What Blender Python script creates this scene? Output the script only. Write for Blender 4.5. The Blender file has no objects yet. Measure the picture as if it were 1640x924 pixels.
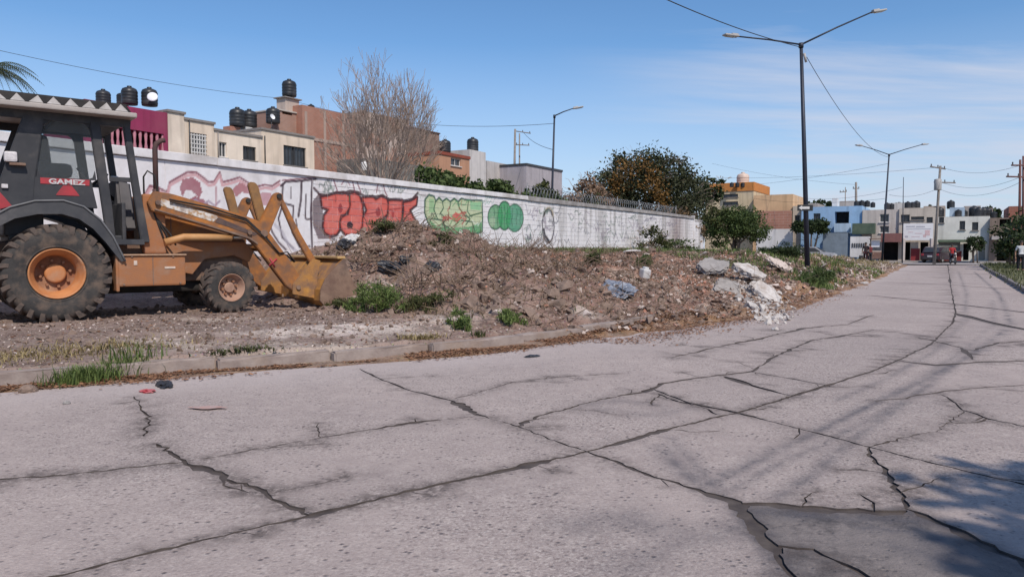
import bpy, bmesh, math, random
import numpy as np
from mathutils import Vector, Matrix, geometry

random.seed(7); RNG = np.random.default_rng(7)
S = bpy.context.scene
COL = S.collection

# ------------------------------------------------------------------ camera, sky, sun, exposure
CAM_H = 1.35; FPX = 1184.0; PITCH = math.atan(65.0 / FPX)
cd = bpy.data.cameras.new('camera'); cam = bpy.data.objects.new('camera', cd); COL.objects.link(cam)
cd.sensor_width = 36.0; cd.lens = 36.0 * FPX / 1640.0; cd.clip_start = 0.05; cd.clip_end = 3000
cam.location = (0, 0, CAM_H); cam.rotation_euler = (math.pi / 2 - PITCH, 0, 0)
S.camera = cam

SUN = Vector((0.26, -0.60, 0.76)).normalized()          # towards the sun
w = bpy.data.worlds.new('World'); S.world = w; w.use_nodes = True
nt = w.node_tree; nt.nodes.clear()
def wn(t, **k):
    n = nt.nodes.new(t)
    for a, b in k.items(): setattr(n, a, b)
    return n
sky = wn('ShaderNodeTexSky', sky_type='NISHITA', sun_disc=False)
sky.sun_elevation = math.asin(SUN.z); sky.sun_rotation = math.atan2(SUN.x, SUN.y)
sky.altitude = 1800; sky.air_density = 1.15; sky.dust_density = 0.9; sky.ozone_density = 3.0
tc = wn('ShaderNodeTexCoord')
sep = wn('ShaderNodeSeparateXYZ'); nt.links.new(tc.outputs['Generated'], sep.inputs[0])
# thin cirrus: direction projected on a high plane, stretched
mx = wn('ShaderNodeMath', operation='MAXIMUM'); nt.links.new(sep.outputs['Z'], mx.inputs[0]); mx.inputs[1].default_value = 0.04
ad = wn('ShaderNodeMath', operation='ADD'); nt.links.new(mx.outputs[0], ad.inputs[0]); ad.inputs[1].default_value = 0.10
dx = wn('ShaderNodeMath', operation='DIVIDE'); nt.links.new(sep.outputs['X'], dx.inputs[0]); nt.links.new(ad.outputs[0], dx.inputs[1])
dy = wn('ShaderNodeMath', operation='DIVIDE'); nt.links.new(sep.outputs['Y'], dy.inputs[0]); nt.links.new(ad.outputs[0], dy.inputs[1])
cb = wn('ShaderNodeCombineXYZ'); nt.links.new(dx.outputs[0], cb.inputs[0]); nt.links.new(dy.outputs[0], cb.inputs[1])
mp = wn('ShaderNodeMapping'); mp.inputs['Scale'].default_value = (0.34, 1.15, 1); mp.inputs['Rotation'].default_value = (0, 0, 0.22); mp.inputs['Location'].default_value = (2.1, 0.35, 0)
nt.links.new(cb.outputs[0], mp.inputs[0])
nz = wn('ShaderNodeTexNoise'); nz.inputs['Scale'].default_value = 1.25; nz.inputs['Detail'].default_value = 7; nz.inputs['Roughness'].default_value = 0.58; nz.inputs['Distortion'].default_value = 0.35
nt.links.new(mp.outputs[0], nz.inputs['Vector'])
rp = wn('ShaderNodeMapRange'); rp.inputs['From Min'].default_value = 0.44; rp.inputs['From Max'].default_value = 0.70
rp.inputs['To Max'].default_value = 0.95; nt.links.new(nz.outputs['Fac'], rp.inputs['Value'])
mixc = wn('ShaderNodeMixRGB'); cs = wn('ShaderNodeMapRange'); cs.inputs['From Min'].default_value = 0.02; cs.inputs['From Max'].default_value = 0.42; cs.interpolation_type = 'SMOOTHSTEP'; nt.links.new(sep.outputs['X'], cs.inputs['Value'])
cm = wn('ShaderNodeMath', operation='MULTIPLY'); nt.links.new(rp.outputs[0], cm.inputs[0]); nt.links.new(cs.outputs[0], cm.inputs[1]); nt.links.new(cm.outputs[0], mixc.inputs['Fac']); hs = wn('ShaderNodeHueSaturation'); hs.inputs['Saturation'].default_value = 1.16; hs.inputs['Value'].default_value = 1.24; nt.links.new(sky.outputs[0], hs.inputs['Color']); hz = wn('ShaderNodeMapRange'); hz.inputs['From Min'].default_value = 0.26; hz.inputs['From Max'].default_value = 0.0; hz.inputs['To Max'].default_value = 0.82; nt.links.new(sep.outputs['Z'], hz.inputs['Value'])
hm = wn('ShaderNodeMixRGB'); nt.links.new(hz.outputs[0], hm.inputs[0]); nt.links.new(hs.outputs[0], hm.inputs[1]); hm.inputs[2].default_value = (4.3, 5.0, 6.6, 1); nt.links.new(hm.outputs[0], mixc.inputs[1]); mixc.inputs[2].default_value = (5.6, 5.9, 6.9, 1)
bg = wn('ShaderNodeBackground'); bg.inputs['Strength'].default_value = 0.115
nt.links.new(mixc.outputs[0], bg.inputs['Color'])
wo = wn('ShaderNodeOutputWorld'); nt.links.new(bg.outputs[0], wo.inputs['Surface'])

sl = bpy.data.lights.new('sun', 'SUN'); so = bpy.data.objects.new('sun', sl); COL.objects.link(so)
sl.energy = 3.9; sl.angle = math.radians(0.53); sl.color = (1.0, 0.92, 0.82)
so.rotation_euler = SUN.to_track_quat('Z', 'Y').to_euler(); so.location = (0, -20, 30)
S.view_settings.view_transform = 'Standard'; S.view_settings.look = 'None'
S.view_settings.exposure = 0.0; S.view_settings.gamma = 1.0; S.view_settings.use_curve_mapping = False
S.cycles.max_bounces = 6; S.cycles.use_adaptive_sampling = True

# ------------------------------------------------------------------ picture -> place (distances are real)
def _ray(px, py):
    x = (px - 820) / FPX; y = -(py - 462) / FPX
    return (x, math.cos(PITCH) + y * math.sin(PITCH), -math.sin(PITCH) + y * math.cos(PITCH))
def G(px, py, z=0.0):                    # the point of a level plane seen there
    r = _ray(px, py); t = (z - CAM_H) / r[2]
    return Vector((r[0] * t, r[1] * t, z))
def D(px, py, d):                        # the point at distance d ahead
    r = _ray(px, py); t = d / r[1]
    return Vector((r[0] * t, d, CAM_H + r[2] * t))

# ------------------------------------------------------------------ noise
def _hash(ix, iy, seed):
    h = (ix.astype(np.int64) * 374761393 + iy.astype(np.int64) * 668265263 + seed * 982451653) & 0x7fffffff
    h = ((h ^ (h >> 13)) * 1274126177) & 0x7fffffff
    return ((h ^ (h >> 16)) & 0xffff) / 65535.0
def vnoise(x, y, seed=0):
    x = np.asarray(x, float); y = np.asarray(y, float)
    ix = np.floor(x); iy = np.floor(y); fx = x - ix; fy = y - iy
    fx = fx * fx * (3 - 2 * fx); fy = fy * fy * (3 - 2 * fy)
    a = _hash(ix, iy, seed); b = _hash(ix + 1, iy, seed); c = _hash(ix, iy + 1, seed); d = _hash(ix + 1, iy + 1, seed)
    return (a * (1 - fx) + b * fx) * (1 - fy) + (c * (1 - fx) + d * fx) * fy
def fbm(x, y, oct=4, seed=0, gain=0.5):
    s = 0; a = 1; t = 0
    for o in range(oct):
        s = s + a * vnoise(np.asarray(x) * 2 ** o, np.asarray(y) * 2 ** o, seed + o); t += a; a *= gain
    return s / t
def sstep(a, b, x):
    t = np.clip((np.asarray(x, float) - a) / (b - a), 0, 1)
    return t * t * (3 - 2 * t)

# ------------------------------------------------------------------ materials
MATS = {}
def mat(name, c1, c2=None, scale=3.0, rough=0.8, bump=0.0, bscale=None, metal=0.0, c3=None, s3=0.6, detail=6, spec=0.4, alpha=1.0,
        lo=0.35, hi=0.65, lo3=0.5, hi3=0.72, attr=None, coat=0.0, obj=False, emit=None, streak=0.0):
    """noise-mottled surface: c1/c2 fine mottling, c3 larger patches (dust, rust, stains); attr: colour attribute multiplied in"""
    if name in MATS: return MATS[name]
    m = bpy.data.materials.new(name); m.use_nodes = True; t = m.node_tree; t.nodes.clear()
    N = t.nodes.new; L = t.links.new
    out = N('ShaderNodeOutputMaterial'); b = N('ShaderNodeBsdfPrincipled'); L(b.outputs[0], out.inputs[0])
    b.inputs['Roughness'].default_value = rough; b.inputs['Metallic'].default_value = metal
    b.inputs['Specular IOR Level'].default_value = spec; b.inputs['Coat Weight'].default_value = coat
    if obj:
        tc = N('ShaderNodeTexCoord'); vec = tc.outputs['Object']
    else:
        g = N('ShaderNodeNewGeometry'); vec = g.outputs['Position']
    def noise(sc, dt=detail):
        n = N('ShaderNodeTexNoise'); n.inputs['Scale'].default_value = sc; n.inputs['Detail'].default_value = dt; n.inputs['Roughness'].default_value = 0.62
        L(vec, n.inputs['Vector']); return n.outputs['Fac']
    def ramp(src, a, c):
        r = N('ShaderNodeMapRange'); r.inputs['From Min'].default_value = a; r.inputs['From Max'].default_value = c; L(src, r.inputs['Value']); return r.outputs[0]
    def mix(f, a, c, mode='MIX'):
        x = N('ShaderNodeMixRGB'); x.blend_type = mode
        if isinstance(f, (int, float)): x.inputs[0].default_value = f
        else: L(f, x.inputs[0])
        for i, q in ((1, a), (2, c)):
            if isinstance(q, tuple): x.inputs[i].default_value = (*q[:3], 1)
            else: L(q, x.inputs[i])
        return x.outputs[0]
    col = tuple(c1)
    if c2 is not None: col = mix(ramp(noise(scale), lo, hi), tuple(c1), tuple(c2))
    if c3 is not None: col = mix(ramp(noise(s3, 8), lo3, hi3), col, tuple(c3))
    if streak:
        mpn = N('ShaderNodeMapping'); mpn.inputs['Scale'].default_value = (2.6, 2.6, .22); L(vec, mpn.inputs[0]); sn = N('ShaderNodeTexNoise'); sn.inputs['Scale'].default_value = 1.0; sn.inputs['Detail'].default_value = 6; L(mpn.outputs[0], sn.inputs['Vector'])
        rr_ = N('ShaderNodeMapRange'); rr_.inputs['From Min'].default_value = .5; rr_.inputs['From Max'].default_value = .72; rr_.inputs['To Max'].default_value = streak; L(sn.outputs['Fac'], rr_.inputs['Value']); col = mix(rr_.outputs[0], col, tuple(x * .42 for x in c1))
    if attr:
        a = N('ShaderNodeAttribute'); a.attribute_name = attr; col = mix(1.0, col, a.outputs['Color'], 'MULTIPLY')
    if isinstance(col, tuple): b.inputs['Base Color'].default_value = (*col[:3], 1)
    else: L(col, b.inputs['Base Color'])
    if bump > 0:
        bn = N('ShaderNodeBump'); bn.inputs['Strength'].default_value = 1.0; bn.inputs['Distance'].default_value = bump
        L(noise(bscale or scale * 4, 5), bn.inputs['Height']); L(bn.outputs[0], b.inputs['Normal'])
    if alpha < 1: b.inputs['Alpha'].default_value = alpha
    if emit: b.inputs['Emission Color'].default_value = (*emit, 1); b.inputs['Emission Strength'].default_value = 1.0
    MATS[name] = m; return m
def foliage(name, dark, light, trans=0.25, rough=0.6):
    """leaf colour between dark and light by the per-leaf attribute 'leaf'"""
    if name in MATS: return MATS[name]
    m = bpy.data.materials.new(name); m.use_nodes = True; t = m.node_tree; t.nodes.clear(); N = t.nodes.new; L = t.links.new
    out = N('ShaderNodeOutputMaterial'); b = N('ShaderNodeBsdfPrincipled'); tr = N('ShaderNodeBsdfTranslucent'); ms = N('ShaderNodeMixShader')
    a = N('ShaderNodeAttribute'); a.attribute_name = 'leaf'
    x = N('ShaderNodeMixRGB'); L(a.outputs['Fac'], x.inputs[0]); x.inputs[1].default_value = (*dark, 1); x.inputs[2].default_value = (*light, 1)
    L(x.outputs[0], b.inputs['Base Color']); L(x.outputs[0], tr.inputs['Color']); b.inputs['Roughness'].default_value = rough; b.inputs['Specular IOR Level'].default_value = 0.25
    ms.inputs[0].default_value = trans; L(b.outputs[0], ms.inputs[1]); L(tr.outputs[0], ms.inputs[2]); L(ms.outputs[0], out.inputs[0])
    MATS[name] = m; return m
def glass(name, tint=(0.5, 0.55, 0.58), op=0.35):
    if name in MATS: return MATS[name]
    m = bpy.data.materials.new(name); m.use_nodes = True; t = m.node_tree; t.nodes.clear(); N = t.nodes.new; L = t.links.new
    out = N('ShaderNodeOutputMaterial'); b = N('ShaderNodeBsdfPrincipled'); tr = N('ShaderNodeBsdfTransparent'); ms = N('ShaderNodeMixShader')
    b.inputs['Base Color'].default_value = (*tint, 1); b.inputs['Roughness'].default_value = 0.12
    tr.inputs['Color'].default_value = (0.86, 0.88, 0.88, 1)
    ms.inputs[0].default_value = op; L(tr.outputs[0], ms.inputs[1]); L(b.outputs[0], ms.inputs[2]); L(ms.outputs[0], out.inputs[0])
    MATS[name] = m; return m

# ------------------------------------------------------------------ mesh builder
class MB:
    def __init__(s): s.v = []; s.f = []; s.smooth = []; s.mi = []; s.k = 0
    def add(s, vs, fs, smooth=False):
        o = len(s.v); s.v += [tuple(p) for p in vs]; s.f += [tuple(i + o for i in f) for f in fs]; s.smooth += [smooth] * len(fs); s.mi += [s.k] * len(fs); return s
    def box(s, c, size, R=None, taper=1.0):
        hx, hy, hz = size[0] / 2, size[1] / 2, size[2] / 2
        vs = []
        for z in (-1, 1):
            k = taper if z > 0 else 1.0
            for x, y in ((-1, -1), (1, -1), (1, 1), (-1, 1)): vs.append(Vector((x * hx * k, y * hy * k, z * hz)))
        if R is not None: vs = [R @ v for v in vs]
        c = Vector(c); return s.add([v + c for v in vs], [(3, 2, 1, 0), (4, 5, 6, 7), (0, 1, 5, 4), (1, 2, 6, 5), (2, 3, 7, 6), (3, 0, 4, 7)])
    def bbox(s, c, size, b=0.02, R=None):                     # box with chamfered edges
        bm = bmesh.new(); bmesh.ops.create_cube(bm, size=1.0)
        for v in bm.verts: v.co = Vector((v.co.x * size[0], v.co.y * size[1], v.co.z * size[2]))
        bmesh.ops.bevel(bm, geom=list(bm.edges), offset=min(b, min(size) * 0.45), segments=2, affect='EDGES', profile=0.6)
        return s.frombm(bm, c, R)
    def frombm(s, bm, c=(0, 0, 0), R=None, smooth=False):
        bm.verts.index_update(); c = Vector(c)
        s.add([(R @ v.co if R is not None else v.co) + c for v in bm.verts], [tuple(v.index for v in f.verts) for f in bm.faces], smooth); bm.free(); return s
    def prism(s, poly, y0, y1, M=None, bevel=0.0):            # outline in x,z extruded along y
        bm = bmesh.new()
        a = [bm.verts.new((p[0], y0, p[1])) for p in poly]; f = bm.faces.new(a)
        r = bmesh.ops.extrude_face_region(bm, geom=[f])
        for g in r['geom']:
            if isinstance(g, bmesh.types.BMVert): g.co.y = y1
        bmesh.ops.recalc_face_normals(bm, faces=bm.faces)
        if bevel: bmesh.ops.bevel(bm, geom=list(bm.edges), offset=bevel, segments=2, affect='EDGES', clamp_overlap=True)
        if M is not None: bmesh.ops.transform(bm, matrix=M, verts=bm.verts)
        return s.frombm(bm)
    def tube(s, pts, rad, n=8, caps=True, smooth=True):
        pts = [Vector(p) for p in pts]
        if not isinstance(rad, (list, tuple)): rad = [rad] * len(pts)
        vs = []; fs = []; up = Vector((0, 0, 1)); prev = None
        for i, p in enumerate(pts):
            d = (pts[min(i + 1, len(pts) - 1)] - pts[max(i - 1, 0)])
            if d.length < 1e-9: d = Vector((0, 0, 1))
            d.normalize()
            if prev is None:
                x = d.orthogonal().normalized()
            else:
                x = (prev - d * prev.dot(d))
                x = x.normalized() if x.length > 1e-6 else d.orthogonal().normalized()
            prev = x; y = d.cross(x)
            for k in range(n):
                a = 2 * math.pi * k / n; vs.append(p + (x * math.cos(a) + y * math.sin(a)) * rad[i])
        for i in range(len(pts) - 1):
            for k in range(n):
                k2 = (k + 1) % n; fs.append((i * n + k, i * n + k2, (i + 1) * n + k2, (i + 1) * n + k))
        s.add(vs, fs, smooth)
        if caps:
            o = len(s.v) - len(vs); s.f += [tuple(o + k for k in reversed(range(n))), tuple(o + (len(pts) - 1) * n + k for k in range(n))]; s.smooth += [False, False]; s.mi += [s.k, s.k]
        return s
    def lathe(s, prof, n=24, M=None, smooth=True, close=False):   # prof: (r, h) about local z
        vs = []; fs = []
        for r, h in prof:
            for k in range(n):
                a = 2 * math.pi * k / n; vs.append(Vector((r * math.cos(a), r * math.sin(a), h)))
        m = len(prof)
        for i in range(m - 1 if not close else m):
            for k in range(n):
                k2 = (k + 1) % n; i2 = (i + 1) % m; fs.append((i * n + k, i * n + k2, i2 * n + k2, i2 * n + k))
        if M is not None: vs = [M @ v for v in vs]
        return s.add(vs, fs, smooth)
    def disc(s, c, r, n, M=None):
        vs = [Vector((r * math.cos(2 * math.pi * k / n), r * math.sin(2 * math.pi * k / n), 0)) + Vector(c) for k in range(n)]
        if M is not None: vs = [M @ v for v in vs]
        return s.add(vs, [tuple(range(n))])
    def quad(s, a, b, c, d): return s.add([a, b, c, d], [(0, 1, 2, 3)])
    def build(s, name, m, parent=None, data=None):
        me = bpy.data.meshes.new(name); me.from_pydata(s.v, [], s.f); me.update()
        me.polygons.foreach_set('use_smooth', s.smooth)
        for q in (m if isinstance(m, (list, tuple)) else [m]): me.materials.append(q)
        if any(s.mi): me.polygons.foreach_set('material_index', s.mi)
        return link(name, me, parent)
def link(name, me, parent=None):
    o = bpy.data.objects.new(name, me); COL.objects.link(o)
    if parent is not None: o.parent = parent
    return o
def tag(o, label=None, cat=None, group=None, kind=None):
    if label: o['label'] = label
    if cat: o['category'] = cat
    if group: o['group'] = group
    if kind: o['kind'] = kind
    return o
def thing(name, label, cat, loc=(0, 0, 0), rotz=0.0, group=None):
    o = bpy.data.objects.new(name, None); COL.objects.link(o); o.location = loc; o.rotation_euler = (0, 0, rotz)
    o.empty_display_size = 0.2
    return tag(o, label, cat, group)
def copy_tree(o, parent=None):
    c = o.copy(); COL.objects.link(c); c.parent = parent
    for ch in list(o.children): copy_tree(ch, c)
    return c
def npmesh(name, V, F, m, parent=None, smooth=False, attrs=None, colors=None):
    """vertices (n,3), faces list or (m,3|4) array; attrs: name -> per-vertex float; colors: name -> per-vertex rgb"""
    me = bpy.data.meshes.new(name); V = np.asarray(V, np.float32); F = np.asarray(F, np.int32); k = F.shape[1]
    me.vertices.add(len(V)); me.vertices.foreach_set('co', V.ravel())
    me.loops.add(F.size); me.loops.foreach_set('vertex_index', F.ravel())
    me.polygons.add(len(F)); me.polygons.foreach_set('loop_start', np.arange(0, F.size, k, dtype=np.int32))
    me.polygons.foreach_set('use_smooth', np.full(len(F), smooth, bool))
    me.update(calc_edges=True)
    for n_, a in (attrs or {}).items():
        at = me.attributes.new(n_, 'FLOAT', 'POINT'); at.data.foreach_set('value', np.asarray(a, np.float32))
    for n_, a in (colors or {}).items():
        at = me.color_attributes.new(n_, 'FLOAT_COLOR', 'POINT'); c4 = np.ones((len(V), 4), np.float32); c4[:, :3] = a; at.data.foreach_set('color', c4.ravel())
    me.materials.append(m)
    return link(name, me, parent)
# ================================================================== SETTING: ground, road, lot
def catmull(P, step):
    P = [np.array(p, float) for p in P]; P = [2 * P[0] - P[1]] + P + [2 * P[-1] - P[-2]]; out = []
    for i in range(1, len(P) - 2):
        n = max(2, int(np.linalg.norm(P[i + 1] - P[i]) / step))
        for k in range(n):
            t = k / n; a, b, c, d = P[i - 1], P[i], P[i + 1], P[i + 2]
            out.append(0.5 * (2 * b + (c - a) * t + (2 * a - 5 * b + 4 * c - d) * t * t + (3 * b - a - 3 * c + d) * t ** 3))
    out.append(P[-2]); return np.array(out)
KERB = catmull([(-14, .7), (-9.5, 3.9), (-4.9, 7.15), (-3.3, 8.1), (-1.65, 9.0), (-.5, 9.75), (.5, 10.75), (2.2, 12.7), (4.6, 15.9), (8.2, 21.6), (14, 31), (20.2, 41), (26.8, 51.5), (30.6, 57.6)], 0.25)
KS = np.concatenate([[0], np.cumsum(np.linalg.norm(np.diff(KERB, axis=0), axis=1))])
KT = np.gradient(KERB, axis=0); KT /= np.linalg.norm(KT, axis=1)[:, None]
for _ in range(160): KT[1:-1] = (KT[:-2] + KT[1:-1] * 2 + KT[2:]) / 4
KN = np.stack([-KT[:, 1], KT[:, 0]], 1); KN /= np.linalg.norm(KN, axis=1)[:, None]
def kpt(s, d):
    s = np.asarray(s, float); d = np.asarray(d, float)
    x = np.interp(s, KS, KERB[:, 0]) + np.interp(s, KS, KN[:, 0]) * d
    y = np.interp(s, KS, KERB[:, 1]) + np.interp(s, KS, KN[:, 1]) * d
    return x, y
def ksd(x, y):
    x = np.atleast_1d(np.asarray(x, float)); y = np.atleast_1d(np.asarray(y, float))
    vx = x[:, None] - KERB[None, :, 0]; vy = y[:, None] - KERB[None, :, 1]
    i = (np.abs(vx * KT[None, :, 0] + vy * KT[None, :, 1]) + .02 * np.hypot(vx, vy)).argmin(1); v = np.stack([x - KERB[i, 0], y - KERB[i, 1]], 1)
    return KS[i] + (v * KT[i]).sum(1), (v * KN[i]).sum(1)
def d_toe(s): return np.interp(s, [0, 15, 16.3, 17.4, 18.3, 20, 22, 24.5, 30, 38, 45, 60, 74], [3.0, 3.0, 2.0, .8, -.1, -.65, -.95, -1.05, -1.1, -1.1, -1.0, -.5, -.2])
def lot_z(x, y, sd=None):
    x = np.atleast_1d(np.asarray(x, float)); y = np.atleast_1d(np.asarray(y, float))
    s, d = sd if sd is not None else ksd(x, y)
    h = np.interp(s, [14.5, 16, 17.2, 18.4, 20.3, 22.5, 24.5, 28, 31, 34, 38, 45, 55, 65, 74], [.25, .35, .8, 1.35, 1.80, 1.58, 1.25, 1.02, 1.0, 1.0, 1.0, .92, .7, .35, .12])
    dc = np.interp(s, [0, 22, 28, 34, 45, 74], [6.3, 6.2, 5.2, 3.4, 2.4, 2.2])
    P = np.interp(s, [0, 24, 40, 50, 62, 74], [1.1, 1.12, 1.1, 1.0, .5, .15])
    d0 = d_toe(s) + 0.5 * (fbm(x * .9, y * .9, 3, 5) - .5)
    front = np.clip((d - d0) / np.maximum(dc - d0, .5), 0, 1)
    f = 0.55 * front + 0.45 * sstep(0, 1, front)
    low = .16 + .10 * sstep(.2, 1.6, d)
    low = np.where(d0 < .3, np.minimum(low, .0), low)
    zm = low + (h - low) * f
    back = sstep(0, 3.4, d - dc); zm = zm * (1 - back) + np.maximum(P, 0) * back
    pad = .16 + .10 * sstep(.2, 1.6, d) + (P - .26) * sstep(6.6, 9.8, d)
    wm = sstep(14.8, 18.0, s + .4 * (fbm(x * .6, y * .6, 2, 9) - .5)); wm = wm * (1 - sstep(6.6, 9.8, d)) + sstep(6.6, 9.8, d)
    z = pad * (1 - wm) + zm * wm
    amp = .05 + .46 * wm * sstep(.02, .25, front) * (1 - .75 * back)
    z = z + amp * (fbm(x * 1.1, y * 1.1, 4, 11, .55) - .5) * 1.2
    z = z + (.045 + .17 * wm * (1 - .6 * back)) * (fbm(x * 3.6, y * 3.6, 3, 21, .6) - .5)
    # ruts left by the tyres on the pad, and the spoil ridge along the kerb
    # over the kerb and into the gutter
    thin = .002 + .016 * np.exp(-((s - 16.8) / 2.4) ** 2) + .040 * (fbm(x * 1.6, y * 1.6, 3, 31) - .42) - .06 * sstep(-.22, -.62, d - np.minimum(d0 + .25, 0))
    edge = np.where(d0 < .1, -9., thin)
    zs = np.where(d < d0 + .0, -.06 + .10 * sstep(-.45, .0, d - d0), z)
    z = np.where(d < .15, np.maximum(np.where(d0 < .05, np.where(d < d0, np.maximum(thin, -.03 - .1 * sstep(0, .5, d0 - d)), z), -9), thin), z)
    z = np.where((d >= -.02) & (d < .17) & (d0 > .05), np.minimum(z, .06), z)
    return np.maximum(z, -.11)

M_CONC = None
def road_material():
    m = bpy.data.materials.new('worn_concrete'); m.use_nodes = True; t = m.node_tree; t.nodes.clear(); N = t.nodes.new; L = t.links.new
    out = N('ShaderNodeOutputMaterial'); b = N('ShaderNodeBsdfPrincipled'); L(b.outputs[0], out.inputs[0]); b.inputs['Roughness'].default_value = .88; b.inputs['Specular IOR Level'].default_value = .25
    g = N('ShaderNodeNewGeometry'); P = g.outputs['Position']
    def noise(sc, dt=5, ro=.6):
        n = N('ShaderNodeTexNoise'); n.inputs['Scale'].default_value = sc; n.inputs['Detail'].default_value = dt; n.inputs['Roughness'].default_value = ro; L(P, n.inputs['Vector']); return n.outputs['Fac']
    def rng(x, a, c, o0=0., o1=1.):
        r = N('ShaderNodeMapRange'); L(x, r.inputs['Value'])
        for k, q in zip(('From Min', 'From Max', 'To Min', 'To Max'), (a, c, o0, o1)): r.inputs[k].default_value = q
        return r.outputs[0]
    def mix(f, a, c, mode='MIX'):
        x = N('ShaderNodeMixRGB'); x.blend_type = mode
        if isinstance(f, float): x.inputs[0].default_value = f
        else: L(f, x.inputs[0])
        for i, q in ((1, a), (2, c)):
            if isinstance(q, tuple): x.inputs[i].default_value = (*q, 1)
            else: L(q, x.inputs[i])
        return x.outputs[0]
    col = mix(rng(noise(.45, 6), .34, .68), (.432, .352, .320), (.325, .266, .246))
    col = mix(rng(noise(1.9, 7, .7), .40, .70, 0, .65), col, (.30, .245, .228))
    col = mix(rng(noise(8, 6, .7), .46, .68, 0, .55), col, (.49, .41, .37))
    oi = N('ShaderNodeObjectInfo'); col = mix(rng(oi.outputs['Random'], 0, 1, 0, .22), col, (.27, .225, .21))
    # exposed aggregate: light and dark grains and small pits, worn more in some areas
    wear = rng(noise(.5, 4), .38, .62, .25, 1.0)
    def times(x, y):
        q = N('ShaderNodeMath'); q.operation = 'MULTIPLY'; L(x, q.inputs[0]); L(y, q.inputs[1]); return q.outputs[0]
    col = mix(times(rng(noise(58, 3, .7), .50, .64, 0, .7), wear), col, (.60, .525, .475))
    col = mix(times(rng(noise(40, 5, .8), .525, .60, 0, .8), wear), col, (.16, .125, .115))
    v = N('ShaderNodeTexVoronoi'); v.inputs['Scale'].default_value = 21; L(P, v.inputs['Vector'])
    pitn = noise(3.5, 5, .7)
    pit = N('ShaderNodeMath'); pit.operation = 'MULTIPLY'; L(rng(v.outputs['Distance'], .10, .30, 1, 0), pit.inputs[0]); L(rng(pitn, .42, .58, 0, .9), pit.inputs[1])
    col = mix(pit.outputs[0], col, (.12, .10, .10))
    pa = N('ShaderNodeAttribute'); pa.attribute_name = 'patch'
    pcol = mix(rng(noise(14, 5), .4, .65), (.235, .20, .185), (.19, .163, .152)); pcol = mix(rng(noise(1.7, 6, .7), .50, .60, 0, .9), pcol, (.06, .052, .052))
    col = mix(pa.outputs['Fac'], col, pcol)
    st = N('ShaderNodeAttribute'); st.attribute_name = 'stain'
    sm = N('ShaderNodeMath'); sm.operation = 'MULTIPLY'; L(st.outputs['Fac'], sm.inputs[0]); L(rng(noise(6, 7, .75), .30, .62, .35, 1.15), sm.inputs[1])
    col = mix(sm.outputs[0], col, (.10, .092, .10))
    gr = N('ShaderNodeAttribute'); gr.attribute_name = 'grime'; gm = N('ShaderNodeMath'); gm.operation = 'MULTIPLY'; L(gr.outputs['Fac'], gm.inputs[0]); L(rng(noise(18, 6, .8), .36, .52, 0, 1), gm.inputs[1])
    col = mix(gm.outputs[0], col, (.11, .088, .08))
    pl = N('ShaderNodeAttribute'); pl.attribute_name = 'dust'
    col = mix(pl.outputs['Fac'], col, (.47, .40, .375))
    L(col, b.inputs['Base Color'])
    bn = N('ShaderNodeBump'); bn.inputs['Distance'].default_value = .007; bn.inputs['Strength'].default_value = 1.0
    hs = N('ShaderNodeMath'); hs.operation = 'SUBTRACT'; L(noise(60, 4, .7), hs.inputs[0]); L(pit.outputs[0], hs.inputs[1])
    L(hs.outputs[0], bn.inputs['Height']); L(bn.outputs[0], b.inputs['Normal'])
    return m
M_CONC = road_material()
M_SOIL = mat('dark_soil', (.055, .043, .040), (.10, .08, .07), 9, .95)

# ---- lie of the land: one sheet to the horizon
gb = MB(); R_ = 1500
gb.add([(R_ * math.cos(a), R_ * math.sin(a), -.16) for a in [i * math.pi / 24 for i in range(48)]], [tuple(range(48))])
tag(gb.build('ground', mat('dry_ground', (.22, .17, .13), (.15, .13, .09), .3, .95, c3=(.12, .14, .06), s3=.05)), kind='structure')

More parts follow.
